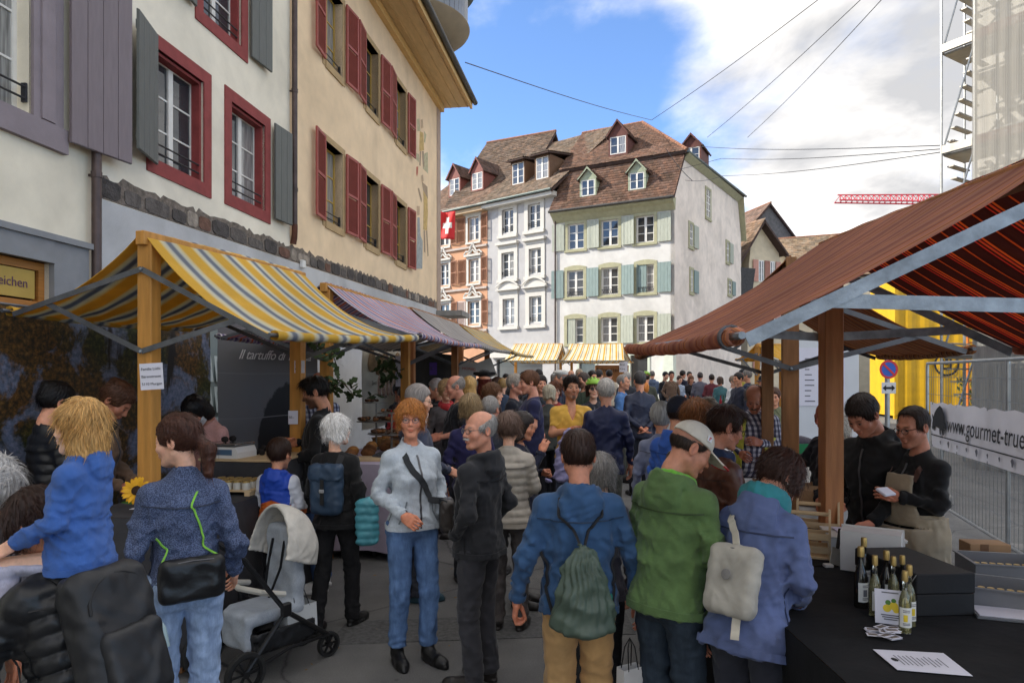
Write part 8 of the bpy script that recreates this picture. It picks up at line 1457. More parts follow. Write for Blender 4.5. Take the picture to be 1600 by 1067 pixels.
def sheet_sign(label, p, w, h, lines, rz=0.0, tilt=0.0, size=None, name='paper_sign', face=(0, -1, 0), mats=None):
 o = thing(name, label, 'sign', p, rz); m = MB(); m.obox((0, 0, 0), (w / 2, .0015, h / 2), Matrix.Rotation(tilt, 3, 'Y')); m.build('sheet', mats or PAPER, o)
 for i, t in enumerate(lines): text('lettering', t, size or h / (len(lines) + 1) * .8, INK, o, frame_m(Matrix.Rotation(tilt, 3, 'Y') @ Vector((-w * .44, -.003, h * (.5 - (i + .75) / (len(lines) + .5)))), Matrix.Rotation(tilt, 3, 'Y') @ Vector((1, 0, 0)), Matrix.Rotation(tilt, 3, 'Y') @ Vector((0, 0, 1))), align='LEFT', extrude=.0004)
 return o
sheet_sign('white address sheet taped to the nearest timber post', P(237, 588, 4.28), .145, .165, ['Familie Lüthi', 'Bärenstrasse', '5110 Murgen'], tilt=-.06, size=.024)
sheet_sign('small notice on the second timber post of the yellow stall', P(468, 573, 6.08), .09, .11, ['Trüffel', 'Preise'], size=.02); sheet_sign('small price sign below the notice on the second post', P(458, 652, 6.05), .085, .12, ['50.-'], size=.03)
sheet_sign('tall narrow notice on the red brown post', P(623, 580, 9.4), .085, .42, ['B', 'R', 'O', 'T'], size=.05); sheet_sign('purple placard hanging between the stalls', P(677, 576, 11.0), .12, .2, ['8'], size=.08, mats=mat('purple_placard', (.06, .02, .16), .6, .1))
o = thing('open_menu_board', 'grey folded placard with red lettering on a stall post', 'placard', P(745, 580, 12.3)); m = MB(); m.obox((-.16, 0, 0), (.16, .006, .17), Matrix.Rotation(.12, 3, 'Y')); m.build('left_leaf', mat('grey_card', (.36, .33, .29), .8, .1), o); m = MB(); m.obox((.16, .02, .03), (.16, .006, .17), Matrix.Rotation(-.35, 3, 'Y')); m.build('right_leaf', MATS['grey_card'], o); text('lettering', 'HONIG', .075, mat('red_print', (.4, .05, .03), .7, 0), o, frame_m((-.14, -.012, .04), (1, 0, -.12), (.12, 0, 1)))
o = thing('black_drape', 'black cloth hung at the back of the white striped stall', 'drape', (0, 0, 0)); hung_sheet('drape', (row_x(12.2, .6), 12.2), (row_x(14.4, .9), 14.4), 1.2, 2.35, BLK, o, amp=.05, seed=6)
o = thing('black_rack', 'black framed rack standing on the vegetable counter', 'rack', (-1.25, 10.9, G(10.9) + .95), LR); m = MB()
for x in (-.35, .35): m.box(x - .018, x + .018, -.15, .15, 0, .62)
for z in (.02, .60): m.box(-.33, .33, -.15, .15, z - .018, z + .018)
m.build('frame', INK, o)
TL = .98
def on_L(px, py, z): y = (CH - z) * F / (py - HY); return Vector(((px - CX) / F * y, y, z))
o = thing('counter_scale', 'white shop scale with steel pan on the charcoal counter', 'scale', (-2.36, 5.7, TL + .22), LR - .1); m = MB(); m.prism([(-.17, 0), (.17, 0), (.17, .05), (.15, .095), (-.15, .095), (-.17, .05)], -.13, .13); m.build('housing', mat('white_plastic', (.7, .69, .66), .4, .03), o, False); m = MB(); m.obox((0, .0, .115), (.155, .13, .008), None, .004); m.build('pan', mat('bright_steel', (.5, .5, .5), .25, .1, 9, metal=.9), o); m = MB(); m.box(-.12, .12, -.134, -.13, .03, .075); m.build('readout', mat('blue_readout', (.08, .14, .22), .3, .1), o)
TRU = mat('truffle_skin', (.020, .016, .014), .9, .4, 30, .9, 70, bdist=.02); rt = random.Random(9)
def truffle_mesh(sd): r_ = .03; V, Q = implicit(lambda x, y, z: np.sqrt(x * x + y * y * 1.15 + z * z * 1.3) - r_ - creases(x, y, z, sd, 110, .007), (-.05,) * 3, (.05,) * 3, .006); me = np_mesh('truffle', V, Q); me.materials.append(TRU); me.shade_smooth(); return me
TM = [truffle_mesh(k) for k in range(4)]
def truffles(n, c, w, d, rz, lab, grp, sc=1.0):
 for i in range(n):
  q = Vector((rt.uniform(-w, w), rt.uniform(-d, d), 0)); q = Matrix.Rotation(rz, 3, 'Z') @ q + Vector(c); t = bpy.data.objects.new('truffle', rt.choice(TM)); COL.objects.link(t); k = rt.uniform(.7, 1.2) * sc; t.location = q + Vector((0, 0, .022 * k)); t.scale = (k,) * 3; t.rotation_euler = (rt.uniform(0, 6), rt.uniform(0, 6), 0); tag(t, lab, 'truffle', grp)
for i, (dx, lab) in enumerate(((-.05, 'black truffle on the steel scale pan, nearer the camera'), (.04, 'black truffle on the steel scale pan, farther one'))): t = bpy.data.objects.new('truffle', TM[i]); COL.objects.link(t); t.location = Vector((-2.36 + dx * .3, 5.7 + dx, TL + .22 + .15)); tag(t, lab, 'truffle')
bx = thing('display_block', 'charcoal covered block with wooden board on the counter', 'display block', (-2.17, 5.8, TL), LR); m = MB(); m.obox((0, 0, .10), (.34, .28, .10), None, .008); m.build('block', DGR, bx); m = MB(); m.obox((0, 0, .212), (.35, .29, .011), None, .003); m.build('board', PALEW, bx); truffles(16, (-2.17, 5.8, TL + .225), .28, .2, LR, 'black truffle lying on the wooden board of the counter', 'truffles on the board')
o = thing('truffle_bowl', 'shallow bowl heaped with truffles behind the board', 'bowl', (-2.2, 6.25, TL + .18)); m = MB(); m.lathe([(0, 0), (.10, 0), (.17, .035), (.165, .035), (.10, .008), (0, .008)], (0, 0, 0), 20); m.build('bowl', WHT, o, True, 40); truffles(14, (-2.2, 6.25, TL + .20), .10, .10, 0, 'black truffle heaped in the shallow bowl', 'truffles in the bowl')
pl_ = thing('jar_pallet', 'small wooden pallet carrying white lidded jars', 'pallet', (-2.12, 5.22, TL), LR)
for y in (-.09, 0, .09): m = MB(); m.box(-.2, .2, y - .035, y + .035, .03, .042); m.build('slat', PALEW, pl_)
for x in (-.17, .17): m = MB(); m.box(x - .02, x + .02, -.125, .125, 0, .03); m.build('block', PALEW, pl_)
for i in range(5):
 for j in range(3):
  q = Matrix.Rotation(LR, 3, 'Z') @ Vector((-.15 + .072 * i, -.08 + .075 * j, .042)) + pl_.location; o = thing('jar', 'white labelled jar with gold lid on the small pallet', 'jar', q, 0, 'jars on the pallet'); m = MB(); m.lathe([(0, 0), (.029, 0), (.03, .004), (.03, .05), (.027, .055), (0, .055)], (0, 0, 0), 14); m.build('glass', mat('jar_white', (.52, .50, .44), .35, .1, 20), o, True, 40); m = MB(); m.lathe([(.031, .052), (.031, .066), (.028, .068), (0, .068)], (0, 0, 0), 14); m.build('lid', GOLD, o, True, 40)
sf_ = thing('sunflower', 'sunflower with dark heart at the end of the charcoal counter', 'flower', P(213, 766, 4.1)); pm = mat('sunflower_petal', (.70, .36, .01), .6, .15, 20); R_ = Matrix.Rotation(math.radians(70), 3, 'X')
m = MB(); m.lathe([(0, .012), (.025, .010), (.03, 0)], (0, 0, 0), 16, R_); m.build('heart', mat('sunflower_heart', (.03, .014, .006), .9, .4, 60), sf_, True)
pmesh = MB(); pmesh.add([(-.004, 0, 0), (.004, 0, 0), (.013, .028, .006), (.008, .05, .010), (0, .062, .006), (-.008, .05, .010), (-.013, .028, .006)], [(0, 1, 2, 6), (6, 2, 3, 5), (5, 3, 4)]); pme = pmesh.mesh('petal'); pme.materials.append(pm)
for i in range(22): t = 2 * math.pi * i / 22 + rt.uniform(-.1, .1); q = share(pme, 'petal', sf_); M = R_ @ Matrix.Rotation(t, 3, 'Z') @ Matrix.Rotation(rt.uniform(-.25, .35), 3, 'X'); q.matrix_local = Matrix.Translation(R_ @ Matrix.Rotation(t, 3, 'Z') @ Vector((0, .024, .002 * (i % 2)))) @ M.to_4x4()
m = MB(); m.tube([(0, .01, -.01), (.01, .05, -.06), (0, .06, -.16)], [.005, .006, .006], 6); m.build('stem', LGN, sf_, True)
for sx in (-1, 1): m = MB(); m.add([(0, .04, -.06), (sx * .05, .0, -.05), (sx * .10, .01, -.075), (sx * .05, .03, -.09)], [(0, 1, 2, 3)]); m.build('leaf', LGN, sf_)
for i in range(3): m = MB(); m.obox((0, 0, .003 * i), (.09, .07, .0012), Matrix.Rotation(.3 * i, 3, 'Z')); q = m.build('loose_paper', PAPER); q.location = (-2.45 + .02 * i, 4.6 + .03 * i, TL + .006); tag(q, ('pale paper sheet lowest on the counter end', 'pale paper sheet in the middle of the counter end pile', 'pale paper sheet topmost at the counter end')[i], 'paper')
BK = .95 + G(8.0)
def cake_stand(p, r_, h, label, tiers=1):
 o = thing('cake_stand', label, 'cake stand', p, 0, 'cake stands'); m = MB(); m.lathe([(0, 0), (r_ * .4, 0), (r_ * .35, .015), (.012, .03), (.012, h - .01), (r_ * .98, h - .004), (r_, h), (r_, h + .006), (0, h + .006)], (0, 0, 0), 22); m.build('stand', mat('pewter', (.25, .24, .22), .35, .2, 9, metal=.8), o, True, 40)
 if tiers > 1: m = MB(); m.lathe([(.010, h + .006), (.010, h + .22), (r_ * .62, h + .225), (r_ * .62, h + .231), (0, h + .231)], (0, 0, 0), 22); m.build('upper_plate', MATS['pewter'], o, True, 40)
 return o
PAS = [mat('pastry_%s' % n, c, .75, .3, 25, .6, 60) for n, c in (('gold', (.42, .19, .05)), ('brown', (.20, .085, .03)), ('dark', (.06, .028, .014)), ('cream', (.55, .42, .25)))]
def pastry_mesh(k):
 V, Q = implicit(lambda x, y, z: np.sqrt((x * .8) ** 2 + y * y * 1.5 + z * z * 2) - .032 - creases(x, y, z, k + 20, 80, .008), (-.07, -.06, -.04), (.07, .06, .045), .008); me = np_mesh('pastry', V, Q); me.materials.append(PAS[k % 4]); me.shade_smooth(); return me
PM = [pastry_mesh(k) for k in range(8)]
def pastries(n, c, r_, lab, grp, ks=range(8), lift=0.0, sc=1.0):
 for i in range(n):
  t = rt.uniform(0, 6.28); q = r_ * math.sqrt(rt.random()); o = bpy.data.objects.new('pastry', PM[rt.choice(list(ks))]); COL.objects.link(o); o.location = Vector(c) + Vector((q * math.cos(t), q * math.sin(t), .025 + lift * (1 - q / r_) * rt.random())); o.rotation_euler = (rt.uniform(-.4, .4), rt.uniform(-.4, .4), rt.uniform(0, 6)); o.scale = (sc,) * 3; tag(o, lab, 'pastry', grp)
for px_, y_, r_, h_, t_, lab in ((612, 7.5, .26, .26, 2, 'tall two tier pewter cake stand in the middle of the bakery'), (640, 8.1, .24, .16, 1, 'low pewter cake stand next to the red brown post'), (588, 8.4, .24, .34, 2, 'cake stand at the back of the bakery counter')):
 x_ = (px_ - CX) / F * y_; cake_stand((x_, y_, BK), r_, h_, lab, t_); pastries(16, (x_, y_, BK + h_ + .006), r_ * .8, 'dark pastry on the cake stand %s' % {612: 'in the middle', 640: 'by the red brown post', 588: 'at the back'}[px_], 'pastries on cake stand %d' % px_, (1, 2, 5, 6))
 if t_ > 1: pastries(8, (x_, y_, BK + h_ + .231), r_ * .5, 'small cake on the top plate ' + {612: 'of the middle cake stand', 588: 'of the back cake stand'}[px_], 'cakes on top plate %d' % px_, (1, 2, 6), sc=.8)
def basket(p, r_, h, label):
 o = thing('wicker_basket', label, 'basket', p, 0, 'bread baskets'); m = MB(); n = 26
 for k in range(7):
  rr2_ = r_ * (.82 + .18 * k / 6); m.tube([(rr2_ * math.cos(t) * (1 + .02 * (-1) ** (i + k)), rr2_ * math.sin(t) * (1 + .02 * (-1) ** (i + k)), h * k / 6 + .008) for i, t in enumerate([2 * math.pi * j / n for j in range(n + 1)])], .009, 5, False)
 m.build('weave', mat('wicker', (.34, .185, .07), .7, .3, 30), o, True); m = MB(); m.lathe([(0, .006), (r_ * .84, .006)], (0, 0, 0), 20); m.build('basket_base', MATS['wicker'], o); return o
for px_, py_, lab, r_ in ((603, 690, 'round basket of golden pastries beside the white haired woman', .17), (640, 704, 'round basket of brown rolls near the counter corner', .14)):
 y_ = (CH - BK - .06) * F / (py_ - HY); x_ = (px_ - CX) / F * y_; basket((x_, y_, BK), r_, .10, lab); pastries(26, (x_, y_, BK + .05), r_ * .85, 'pastry heaped in the ' + lab, 'pastries in basket %d' % px_, (0, 4) if px_ < 620 else (1, 0, 5), .07)
for i in range(10): y_ = 7.1 + .2 * i; o = thing('bread_loaf', 'crusty loaf on the bakery counter row', 'loaf', (-1.75 + .12 * (i % 3) + .1425 * (y_ - 8), y_, BK), rt.uniform(0, 3), 'loaves on the bakery counter'); V, Q = implicit(lambda x, y, z: s_ell(x, y, z, (0, 0, .05), (.11, .065, .055)) - creases(x, y, z, i, 60, .008), (-.14, -.09, -.01), (.14, .09, .13), .011); link_mesh('crust', np_mesh('crust', V, Q), PAS[(0, 1, 1)[i % 3]], o, True)
m = MB(); m.obox((0, 0, .015), (.20, .14, .015), None, .004); tag(m.build('cutting_board', PALEW), 'pale wooden board on the bakery counter', 'board').location = (-1.45, 7.25, BK)
def branch(label, base, spread, n, seed, h):
 o = thing('oak_branch', label, 'branch', base); r_ = random.Random(seed); lm = mat('oak_leaf', (.045, .075, .022), .6, .35, 12); stem = []; m = MB()
 lf = MB(); pts = [(0, 0), (.012, .012), (.008, .024), (.022, .036), (.014, .05), (.024, .064), (.012, .08), (0, .092)]; pts = pts + [(-x, y) for x, y in pts[-2:0:-1]]; lf.add([(x, y, .008 * math.sin(60 * x) - 2 * x * x) for x, y in pts], [tuple(range(len(pts)))]); lme = lf.mesh('leaf'); lme.materials.append(lm)
 for k in range(7):
  a = Vector((0, 0, r_.uniform(-h, h) * .5)); b = a + Vector((r_.uniform(-1, 1) * spread, -abs(r_.uniform(.2, 1)) * spread, r_.uniform(-.4, .6) * h)); m.tube([a, a.lerp(b, .5) + Vector((0, 0, .03)), b], [.006, .005, .003], 5); stem.append((a, b))
 m.build('twigs', mat('twig_bark', (.08, .05, .03), .9, .2, 20), o, True)
 for i in range(n):
  a, b = r_.choice(stem); q = share(lme, 'leaf', o); q.location = a.lerp(b, r_.uniform(.15, 1.05)) + Vector((r_.uniform(-.03, .03),) * 3); q.rotation_euler = (r_.uniform(-1.2, 1.2), r_.uniform(-1.2, 1.2), r_.uniform(0, 6.28)); k = r_.uniform(.8, 1.6); q.scale = (k, k, k)
branch('oak branch with green leaves tied to the near post of the lilac stall', P(527, 575, 6.9), .24, 90, 1, .42); branch('hanging oak foliage beside the red brown post', P(600, 590, 9.2), .22, 80, 2, .5)
for i in range(6): y = 11.2 + .22 * i; o = thing('cured_sausage', 'cured sausage hanging behind the bakery counter', 'sausage', (row_x(y, .35), y, 1.72), 0, 'hanging sausages'); m = MB(); m.lathe([(0, .20), (.015, .18), (.03, .1), (.032, -.08), (.02, -.15), (0, -.17)], (0, 0, 0), 10); m.build('sausage', mat('sausage_skin', (.33, .22, .17), .6, .3, 20), o, True)
for i in range(40):
 y = 9.9 + 2.0 * rt.random(); o = bpy.data.objects.new('produce', PM[i % 8]); COL.objects.link(o); o.location = (-.98 + .1425 * (y - 10.9) + rt.uniform(-.35, .35), y, G(10.9) + .98); o.rotation_euler = (0, 0, rt.uniform(0, 6)); o.scale = (1.5, 1.5, 1.7); tag(o, 'small produce piece on the dark vegetable counter', 'produce', 'produce on the vegetable counter')
# ================================================================ strollers
def stroller(label, loc, rz, hoodc, seatc, sc=1.0):
 o = thing('stroller', label, 'stroller', loc, rz, 'strollers'); o.scale = (sc,) * 3; FR = mat('black_frame', (.012, .012, .013), .4, .1, 20); TY = mat('tyre_rubber', (.02, .02, .02), .8, .2, 30)
 for x, y, r_ in ((-.30, -.27, .14), (-.30, .27, .14), (.42, -.16, .09), (.42, .16, .09)):
  w = bpy.data.objects.new('wheel', None); COL.objects.link(w); w.parent = o; w.location = (x, y, r_); R = Matrix.Rotation(math.pi / 2, 3, 'X'); m = MB(); m.lathe([(r_ * .80, -.018), (r_ * .97, -.018), (r_, 0), (r_ * .97, .018), (r_ * .80, .018), (r_ * .80, -.018)], (0, 0, 0), 26, R); m.build('tyre', TY, w, True, 40); m = MB(); m.lathe([(r_ * .70, -.012), (r_ * .80, -.012), (r_ * .80, .012), (r_ * .70, .012), (r_ * .70, -.012)], (0, 0, 0), 26, R); m.lathe([(0, -.02), (.022, -.02), (.022, .02), (0, .02)], (0, 0, 0), 12, R)
  for k in range(6): t = math.pi * 2 * k / 6; m.bar((.02 * math.cos(t), 0, .02 * math.sin(t)), (r_ * .72 * math.cos(t), 0, r_ * .72 * math.sin(t)), .014, .012, (0, 1, 0))
  m.build('rim', FR, w, False)
 for s_ in (-1, 1):
  y = s_ * .27
  for nm, pts, r_ in (('side_tube', [(-.30, y, .14), (-.10, y, .36), (.0, y * .95, .46), (-.30, y * .95, .86), (-.48, y * .95, 1.0)], .017), ('front_leg', [(.0, y * .95, .46), (.22, y * .8, .30), (.40, s_ * .18, .17), (.42, s_ * .16, .12)], .017), ('strut', [(-.30, y, .14), (.05, y * .9, .20), (.40, s_ * .19, .17)], .011)): m = MB(); m.tube(pts, r_, 8); m.build(nm, FR, o, True)
  m = MB(); m.obox((.0, y * .97, .47), (.035, .02, .045), None, .008); m.build('hinge', FR, o)
 m = MB(); m.tube([(-.48, -.256, 1.0), (-.52, -.2, 1.02), (-.53, 0, 1.025), (-.52, .2, 1.02), (-.48, .256, 1.0)], .02, 8); m.build('handle', mat('leatherette', (.03, .022, .018), .5, .2), o, True)
 m = MB(); m.tube([(-.30, -.27, .14), (-.30, .27, .14)], .01, 6); m.build('axle', FR, o)
 SM = cloth_mat(seatc, 'knit'); HM = cloth_mat(hoodc, 'plain')
 V, Q = implicit(lambda x, y, z: smin(s_rbox(x, y, z, (.17, 0, .68), (.05, .18, .30), .04), smin(s_rbox(x, y, z, (.0, 0, .42), (.19, .18, .045), .035), s_rbox(x, y, z, (-.20, 0, .33), (.03, .16, .12), .03), .03), .03) - .006 * np.sin(34 * z) * np.sin(26 * y), (-.28, -.22, .16), (.26, .22, 1.02), .011); so = link_mesh('seat', np_mesh('seat', V, Q), SM, o, True)
 def hood(x, y, z): d = s_ell(x, y, z, (.10, 0, .78), (.29, .235, .34)); d = smax(np.abs(d) - .010, .76 - z - .35 * (x - .1), .012); d = smax(d, -(x - .02 - .2 * (z - .8)), .01); return d - .0025 * np.sin(np.arctan2(z - .78, x - .1) * 9)
 V, Q = implicit(hood, (-.26, -.27, .62), (.43, .27, 1.16), .010); link_mesh('hood', np_mesh('hood', V, Q), HM, o, True)
 m = MB(); m.tube([(.02, -.22, .56), (-.13, -.19, .60), (-.19, 0, .61), (-.13, .19, .60), (.02, .22, .56)], .02, 8); m.build('bumper_bar', mat('pale_leatherette', (.5, .48, .43), .5, .1), o, True)
 for s_ in (-1, 1): m = MB(); m.tube([(.115, s_ * .07, .88), (.08, s_ * .075, .70), (.02, s_ * .03, .50)], .011, 6, True, .35); m.build('harness', FR, o, True)
 V, Q = implicit(lambda x, y, z: smax(np.abs(s_rbox(x, y, z, (.05, 0, .28), (.24, .20, .09), .05)) - .008, z - .34, .01) - creases(x, y, z, 4, 24, .008), (-.25, -.25, .15), (.34, .25, .38), .013); link_mesh('basket', np_mesh('basket', V, Q), cloth_mat('#141417', 'shell'), o, True); return o
st_loc = P(405, 1040, 4.25); ST = stroller('pale grey stroller with black frame beside the brunette', (-1.58, 4.35, 0), math.radians(52), '#aaa59b', '#7f868f', .92)
paper_bag('white plastic bag hanging in the stroller basket', (-1.40, 4.42, .24), .11, .08, .16, .9, mat('milky_plastic', (.55, .57, .58), .3, .1, 5))
stroller('dark stroller with pink bag beyond the red haired woman', (-1.42, 7.45, G(7.45)), math.radians(-70), '#2a2a30', '#8a2340', .92)
m = MB(); m.tube([(-1.78, 4.6, .9), (-1.3, 4.6, .9)], .01, 6)
o = thing('turquoise_jacket', 'turquoise quilted jacket carried over the arm of the white haired woman', 'jacket', P(574, 815, 4.95)); V, Q = implicit(lambda x, y, z: s_rbox(x, y, z, (0, 0, 0), (.075, .05, .17), .045) - .010 * np.abs(np.sin(z * 55)) - creases(x, y, z, 6, 26, .014), (-.14, -.11, -.23), (.14, .11, .23), .009); link_mesh('folded_cloth', np_mesh('folded_cloth', V, Q), cloth_mat('#2f7d8a', 'puffer'), o, True)
# ================================================================ the right-hand background: fence, banner, containers, signs
fn_ = thing('mesh_fence', 'galvanised wire mesh fence carrying the truffle banner', 'fence', (0, 0, 0)); FA, FB = Vector((4.2, 4.2, 0)), Vector((5.93, 9.75, 0)); fd = (FB - FA); fl_ = fd.length; fd.normalize()
WIRE = mat('fence_wire', (.20, .22, .22), .45, .2, 20, metal=.6); m = MB(); k = 0; nrm_ = fd.cross(Vector((0, 0, 1)))
for i in range(int(fl_ / .11)): p = FA + fd * (.11 * i); z0 = G(p.y) + .12; m.tube([p + Vector((0, 0, z0)), p + Vector((0, 0, 2.0))], .0028, 4, False)
for z in [.15 + .24 * j for j in range(8)]: m.tube([FA + Vector((0, 0, z)), FB + Vector((0, 0, z + .05))], .0028, 4, False)
m.build('wire_mesh', WIRE, fn_)['kind'] = 'stuff'
for t in (0, .5, 1.0):
 p = FA.lerp(FB, t); m = MB(); m.tube([p + Vector((0, 0, G(p.y))), p + Vector((0, 0, 2.05))], .021, 8); m.build('fence_post', GALV, fn_, True); m = MB(); m.obox(p + Vector((0, 0, G(p.y) + .07)), (.30, .11, .07), Matrix.Rotation(math.atan2(fd.y, fd.x) + math.pi / 2, 3, 'Z'), .02); m.build('foot_block', mat('grey_concrete', (.25, .24, .225), .9, .15, 5, .3, 60), fn_)
for z in (.13, 2.03): m = MB(); m.tube([FA + Vector((0, 0, z)), FB + Vector((0, 0, z + .04))], .019, 8); m.build('fence_rail', GALV, fn_, True)
bn = thing('web_banner', 'white banner with a black boar and web address on the mesh fence', 'banner', (0, 0, 0)); BA, BB = Vector((5.79, 9.35, 0)), Vector((4.55, 5.3, 0)); bd = (BB - BA).normalized(); off = bd.cross(Vector((0, 0, 1))); off = off if off.x < 0 else -off
V = []; st = []; n, k = 44, 12; L_ = (BB - BA).length
for lay in (0, 1):
 for j in range(k + 1):
  for i in range(n + 1): u, v = i / n, j / k; V.append(BA + bd * (L_ * u) + off * (.03 + .018 * math.sin(u * 23 + 2 * v) * (.4 + v) + .003 * lay) + Vector((0, 0, .93 + .61 * v - .02 * math.sin(u * 11 * math.pi) ** 2 * v))); st.append((u * L_, v, 0))
w = n + 1; b0 = w * (k + 1); Fq = []
for j in range(k):
 for i in range(n): q = j * w + i; Fq += [(q, q + 1, q + w + 1, q + w), (b0 + q + w, b0 + q + w + 1, b0 + q + 1, b0 + q)]
link_mesh('banner_cloth', np_mesh('banner_cloth', V, Fq, st=st), mat('white_vinyl', (.80, .78, .82), .4, .06, 3, .2, 3), bn, True)
def on_ban(u, z): return BA + bd * u + off * .056 + Vector((0, 0, z))
text('lettering', 'www.gourmet-trueffel.ch', .29, INK, bn, frame_m(on_ban(.72, 1.27), bd, (0, 0, 1)), shear=.18, align='LEFT', spacing=1.02)
m = MB(); pts = [(.08, 1.19), (.12, 1.16), (.16, 1.22), (.20, 1.15), (.23, 1.22), (.40, 1.20), (.42, 1.12), (.46, 1.12), (.47, 1.2), (.55, 1.12), (.59, 1.13), (.58, 1.22), (.66, 1.20), (.70, 1.23), (.62, 1.30), (.60, 1.38), (.52, 1.47), (.42, 1.50), (.30, 1.46), (.20, 1.40), (.14, 1.34), (.08, 1.38), (.11, 1.30)]; m.add([on_ban(u, z) for u, z in pts] + [on_ban(u, z) - off * .003 for u, z in pts], [tuple(range(len(pts))), tuple(range(2 * len(pts) - 1, len(pts) - 1, -1))]); m.build('boar_print', INK, bn)
m = MB(); m.add([on_ban(u, z) for u, z in ((.03, 1.105), (4.1, 1.09), (4.1, 1.075), (.03, 1.09))], [(0, 1, 2, 3)]); m.build('printed_line', INK, bn)
for i in range(11):
 u = .45 + .33 * i; r_ = .045 if i % 3 == 1 else .028; m = MB(); m.add([on_ban(u + r_ * math.cos(t) * (.8 + .3 * math.sin(3 * t)), 1.02 + r_ * math.sin(t)) for t in [2 * math.pi * j / 9 for j in range(9)]], [tuple(range(9))]); m.build('truffle_print', PRN, bn)
for u in (.1, 1.1, 2.1, 3.1):
 for z in (.95, 1.52): m = MB(); m.lathe([(.008, 0), (.014, .002), (.014, -.002)], on_ban(u, z), 8, Matrix((bd, Vector((0, 0, 1)), off)).transposed()); m.build('eyelet', STEEL, bn)
def container(label, loc, rz, w, d, h, col):
 o = thing('site_container', label, 'container', loc, rz, 'yellow site containers'); m = MB(); n = int(w / .14); V = []
 cm = mat('container_yellow', (.62, .36, .012), .5, .1, 3, .1, 30)
 for side in (0, 1):
  y = 0 if side == 0 else d; pts = []
  for i in range(n): x = w * i / n; q = (.0, .03, .03, .0)[i % 4]; pts.append((x, y + (q if side == 0 else -q)))
  pts.append((w, y)); b = len(m.v); m.v += [(x, yy, z) for x, yy in pts for z in (.12, h - .12)]; m.f += [(b + 2 * i, b + 2 * i + 2, b + 2 * i + 3, b + 2 * i + 1) for i in range(len(pts) - 1)]
 m.box(0, .02, 0, d, .12, h - .12); m.box(w - .02, w, 0, d, .12, h - .12); m.build('corrugated_wall', cm, o); m = MB()
 for z0, z1 in ((0, .13), (h - .13, h)): m.box(-.02, w + .02, -.02, .1, z0, z1); m.box(-.02, w + .02, d - .1, d + .02, z0, z1)
 for x in (-.02, w - .1): m.box(x, x + .12, -.022, .1, .13, h - .13)
 m.box(0, w, .1, d - .1, h - .03, h); m.build('frame', cm, o); return o
cp = P(1398, 592, 25); K1 = container('lower yellow site container with round black emblem', (cp.x, 25, .38), math.radians(-8), 6, 2.4, 2.6, 0); K2 = container('upper yellow site container stacked on the lower one', (cp.x + .05, 25.05, 3.0), math.radians(-8), 6, 2.4, 2.6, 0)
R = Matrix.Rotation(math.pi / 2, 3, 'X'); c_ = Vector((1.75, -.03, 2.0)); m = MB(); m.lathe([(.36, 0), (.43, 0), (.43, .006), (.36, .006), (.36, 0)], c_, 30, R); m.build('emblem_ring', INK, K1); m = MB()
for a in ((-.17, -.10, -.2, .2), (-.17, .17, -.2, -.12), (.10, .17, -.2, .2), (-.05, .05, -.02, .2)): m.box(c_.x + a[0], c_.x + a[1], c_.y - .006, c_.y, c_.z + a[2], c_.z + a[3])
m.build('emblem_mark', INK, K1)
sp_ = thing('no_parking_sign', 'round blue and red no parking sign with arrow plate on a grey post', 'sign', (P(1388, 575, 11).x, 11, G(11))); m = MB(); m.tube([(0, .03, 0), (0, .03, 2.35)], .038, 10); m.build('post', GALV, sp_, True); zc = P(1388, 577, 11).z - G(11)
def disc(nm, r0, r1, y, colr, cz): m = MB(); m.lathe([(r0, 0), (r1, 0), (r1, .003), (r0, .003), (r0, 0)], (0, y, cz), 32, R); m.build(nm, colr, sp_)
disc('sign_rim', .115, .15, -.012, mat('sign_red', (.55, .03, .03), .4, 0), zc); disc('sign_face', 0, .115, -.010, mat('sign_blue', (.03, .10, .42), .4, 0), zc); m = MB(); m.obox((0, -.016, zc), (.115, .002, .016), Matrix.Rotation(math.radians(45), 3, 'Y')); m.build('sign_bar', MATS['sign_red'], sp_)
m = MB(); m.obox((0, -.012, zc - .30), (.115, .004, .09), None, .003); m.build('arrow_plate', mat('sign_white', (.6, .6, .6), .4, 0), sp_); m = MB()
for s_ in (-1, 1): m.prism([(s_ * .10, zc - .30), (s_ * .045, zc - .25), (s_ * .045, zc - .35)][::s_], -.020, -.017)
m.box(-.05, .05, -.020, -.017, zc - .318, zc - .282); m.build('arrow', INK, sp_)
wp = thing('white_partition', 'white partition wall with a printed list behind the posts', 'partition', (P(1228, 592, 13).x, 13, G(13))); m = MB(); m.obox((.7, 0, 1.25), (.68, .03, 1.25), None, .01); m.build('panel', mat('white_panel', (.58, .60, .62), .4, .05, 2), wp); m = MB(); m.obox((.55, -.04, 1.75), (.55, .006, .55)); m.build('list_board', PAPER, wp)
m = MB()
for i in range(4):
 for j in range(9): m.box(.08 + .26 * i, .08 + .26 * i + random.uniform(.08, .2), -.049, -.047, 1.28 + .1 * j, 1.30 + .1 * j)
m.build('printed_list', PRN, wp)['kind'] = 'stuff'
o = thing('green_crate', 'green plastic crate of dark cloth on the display table', 'crate', (P(1240, 650, 8.6).x, 8.6, .85 + G(8.6))); m = MB(); w_, d_, h_ = .3, .2, .15
for a in ((-w_, w_, -d_, -d_ + .012), (-w_, w_, d_ - .012, d_), (-w_, -w_ + .012, -d_ + .012, d_ - .012), (w_ - .012, w_, -d_ + .012, d_ - .012)): m.box(*a, .01, h_)
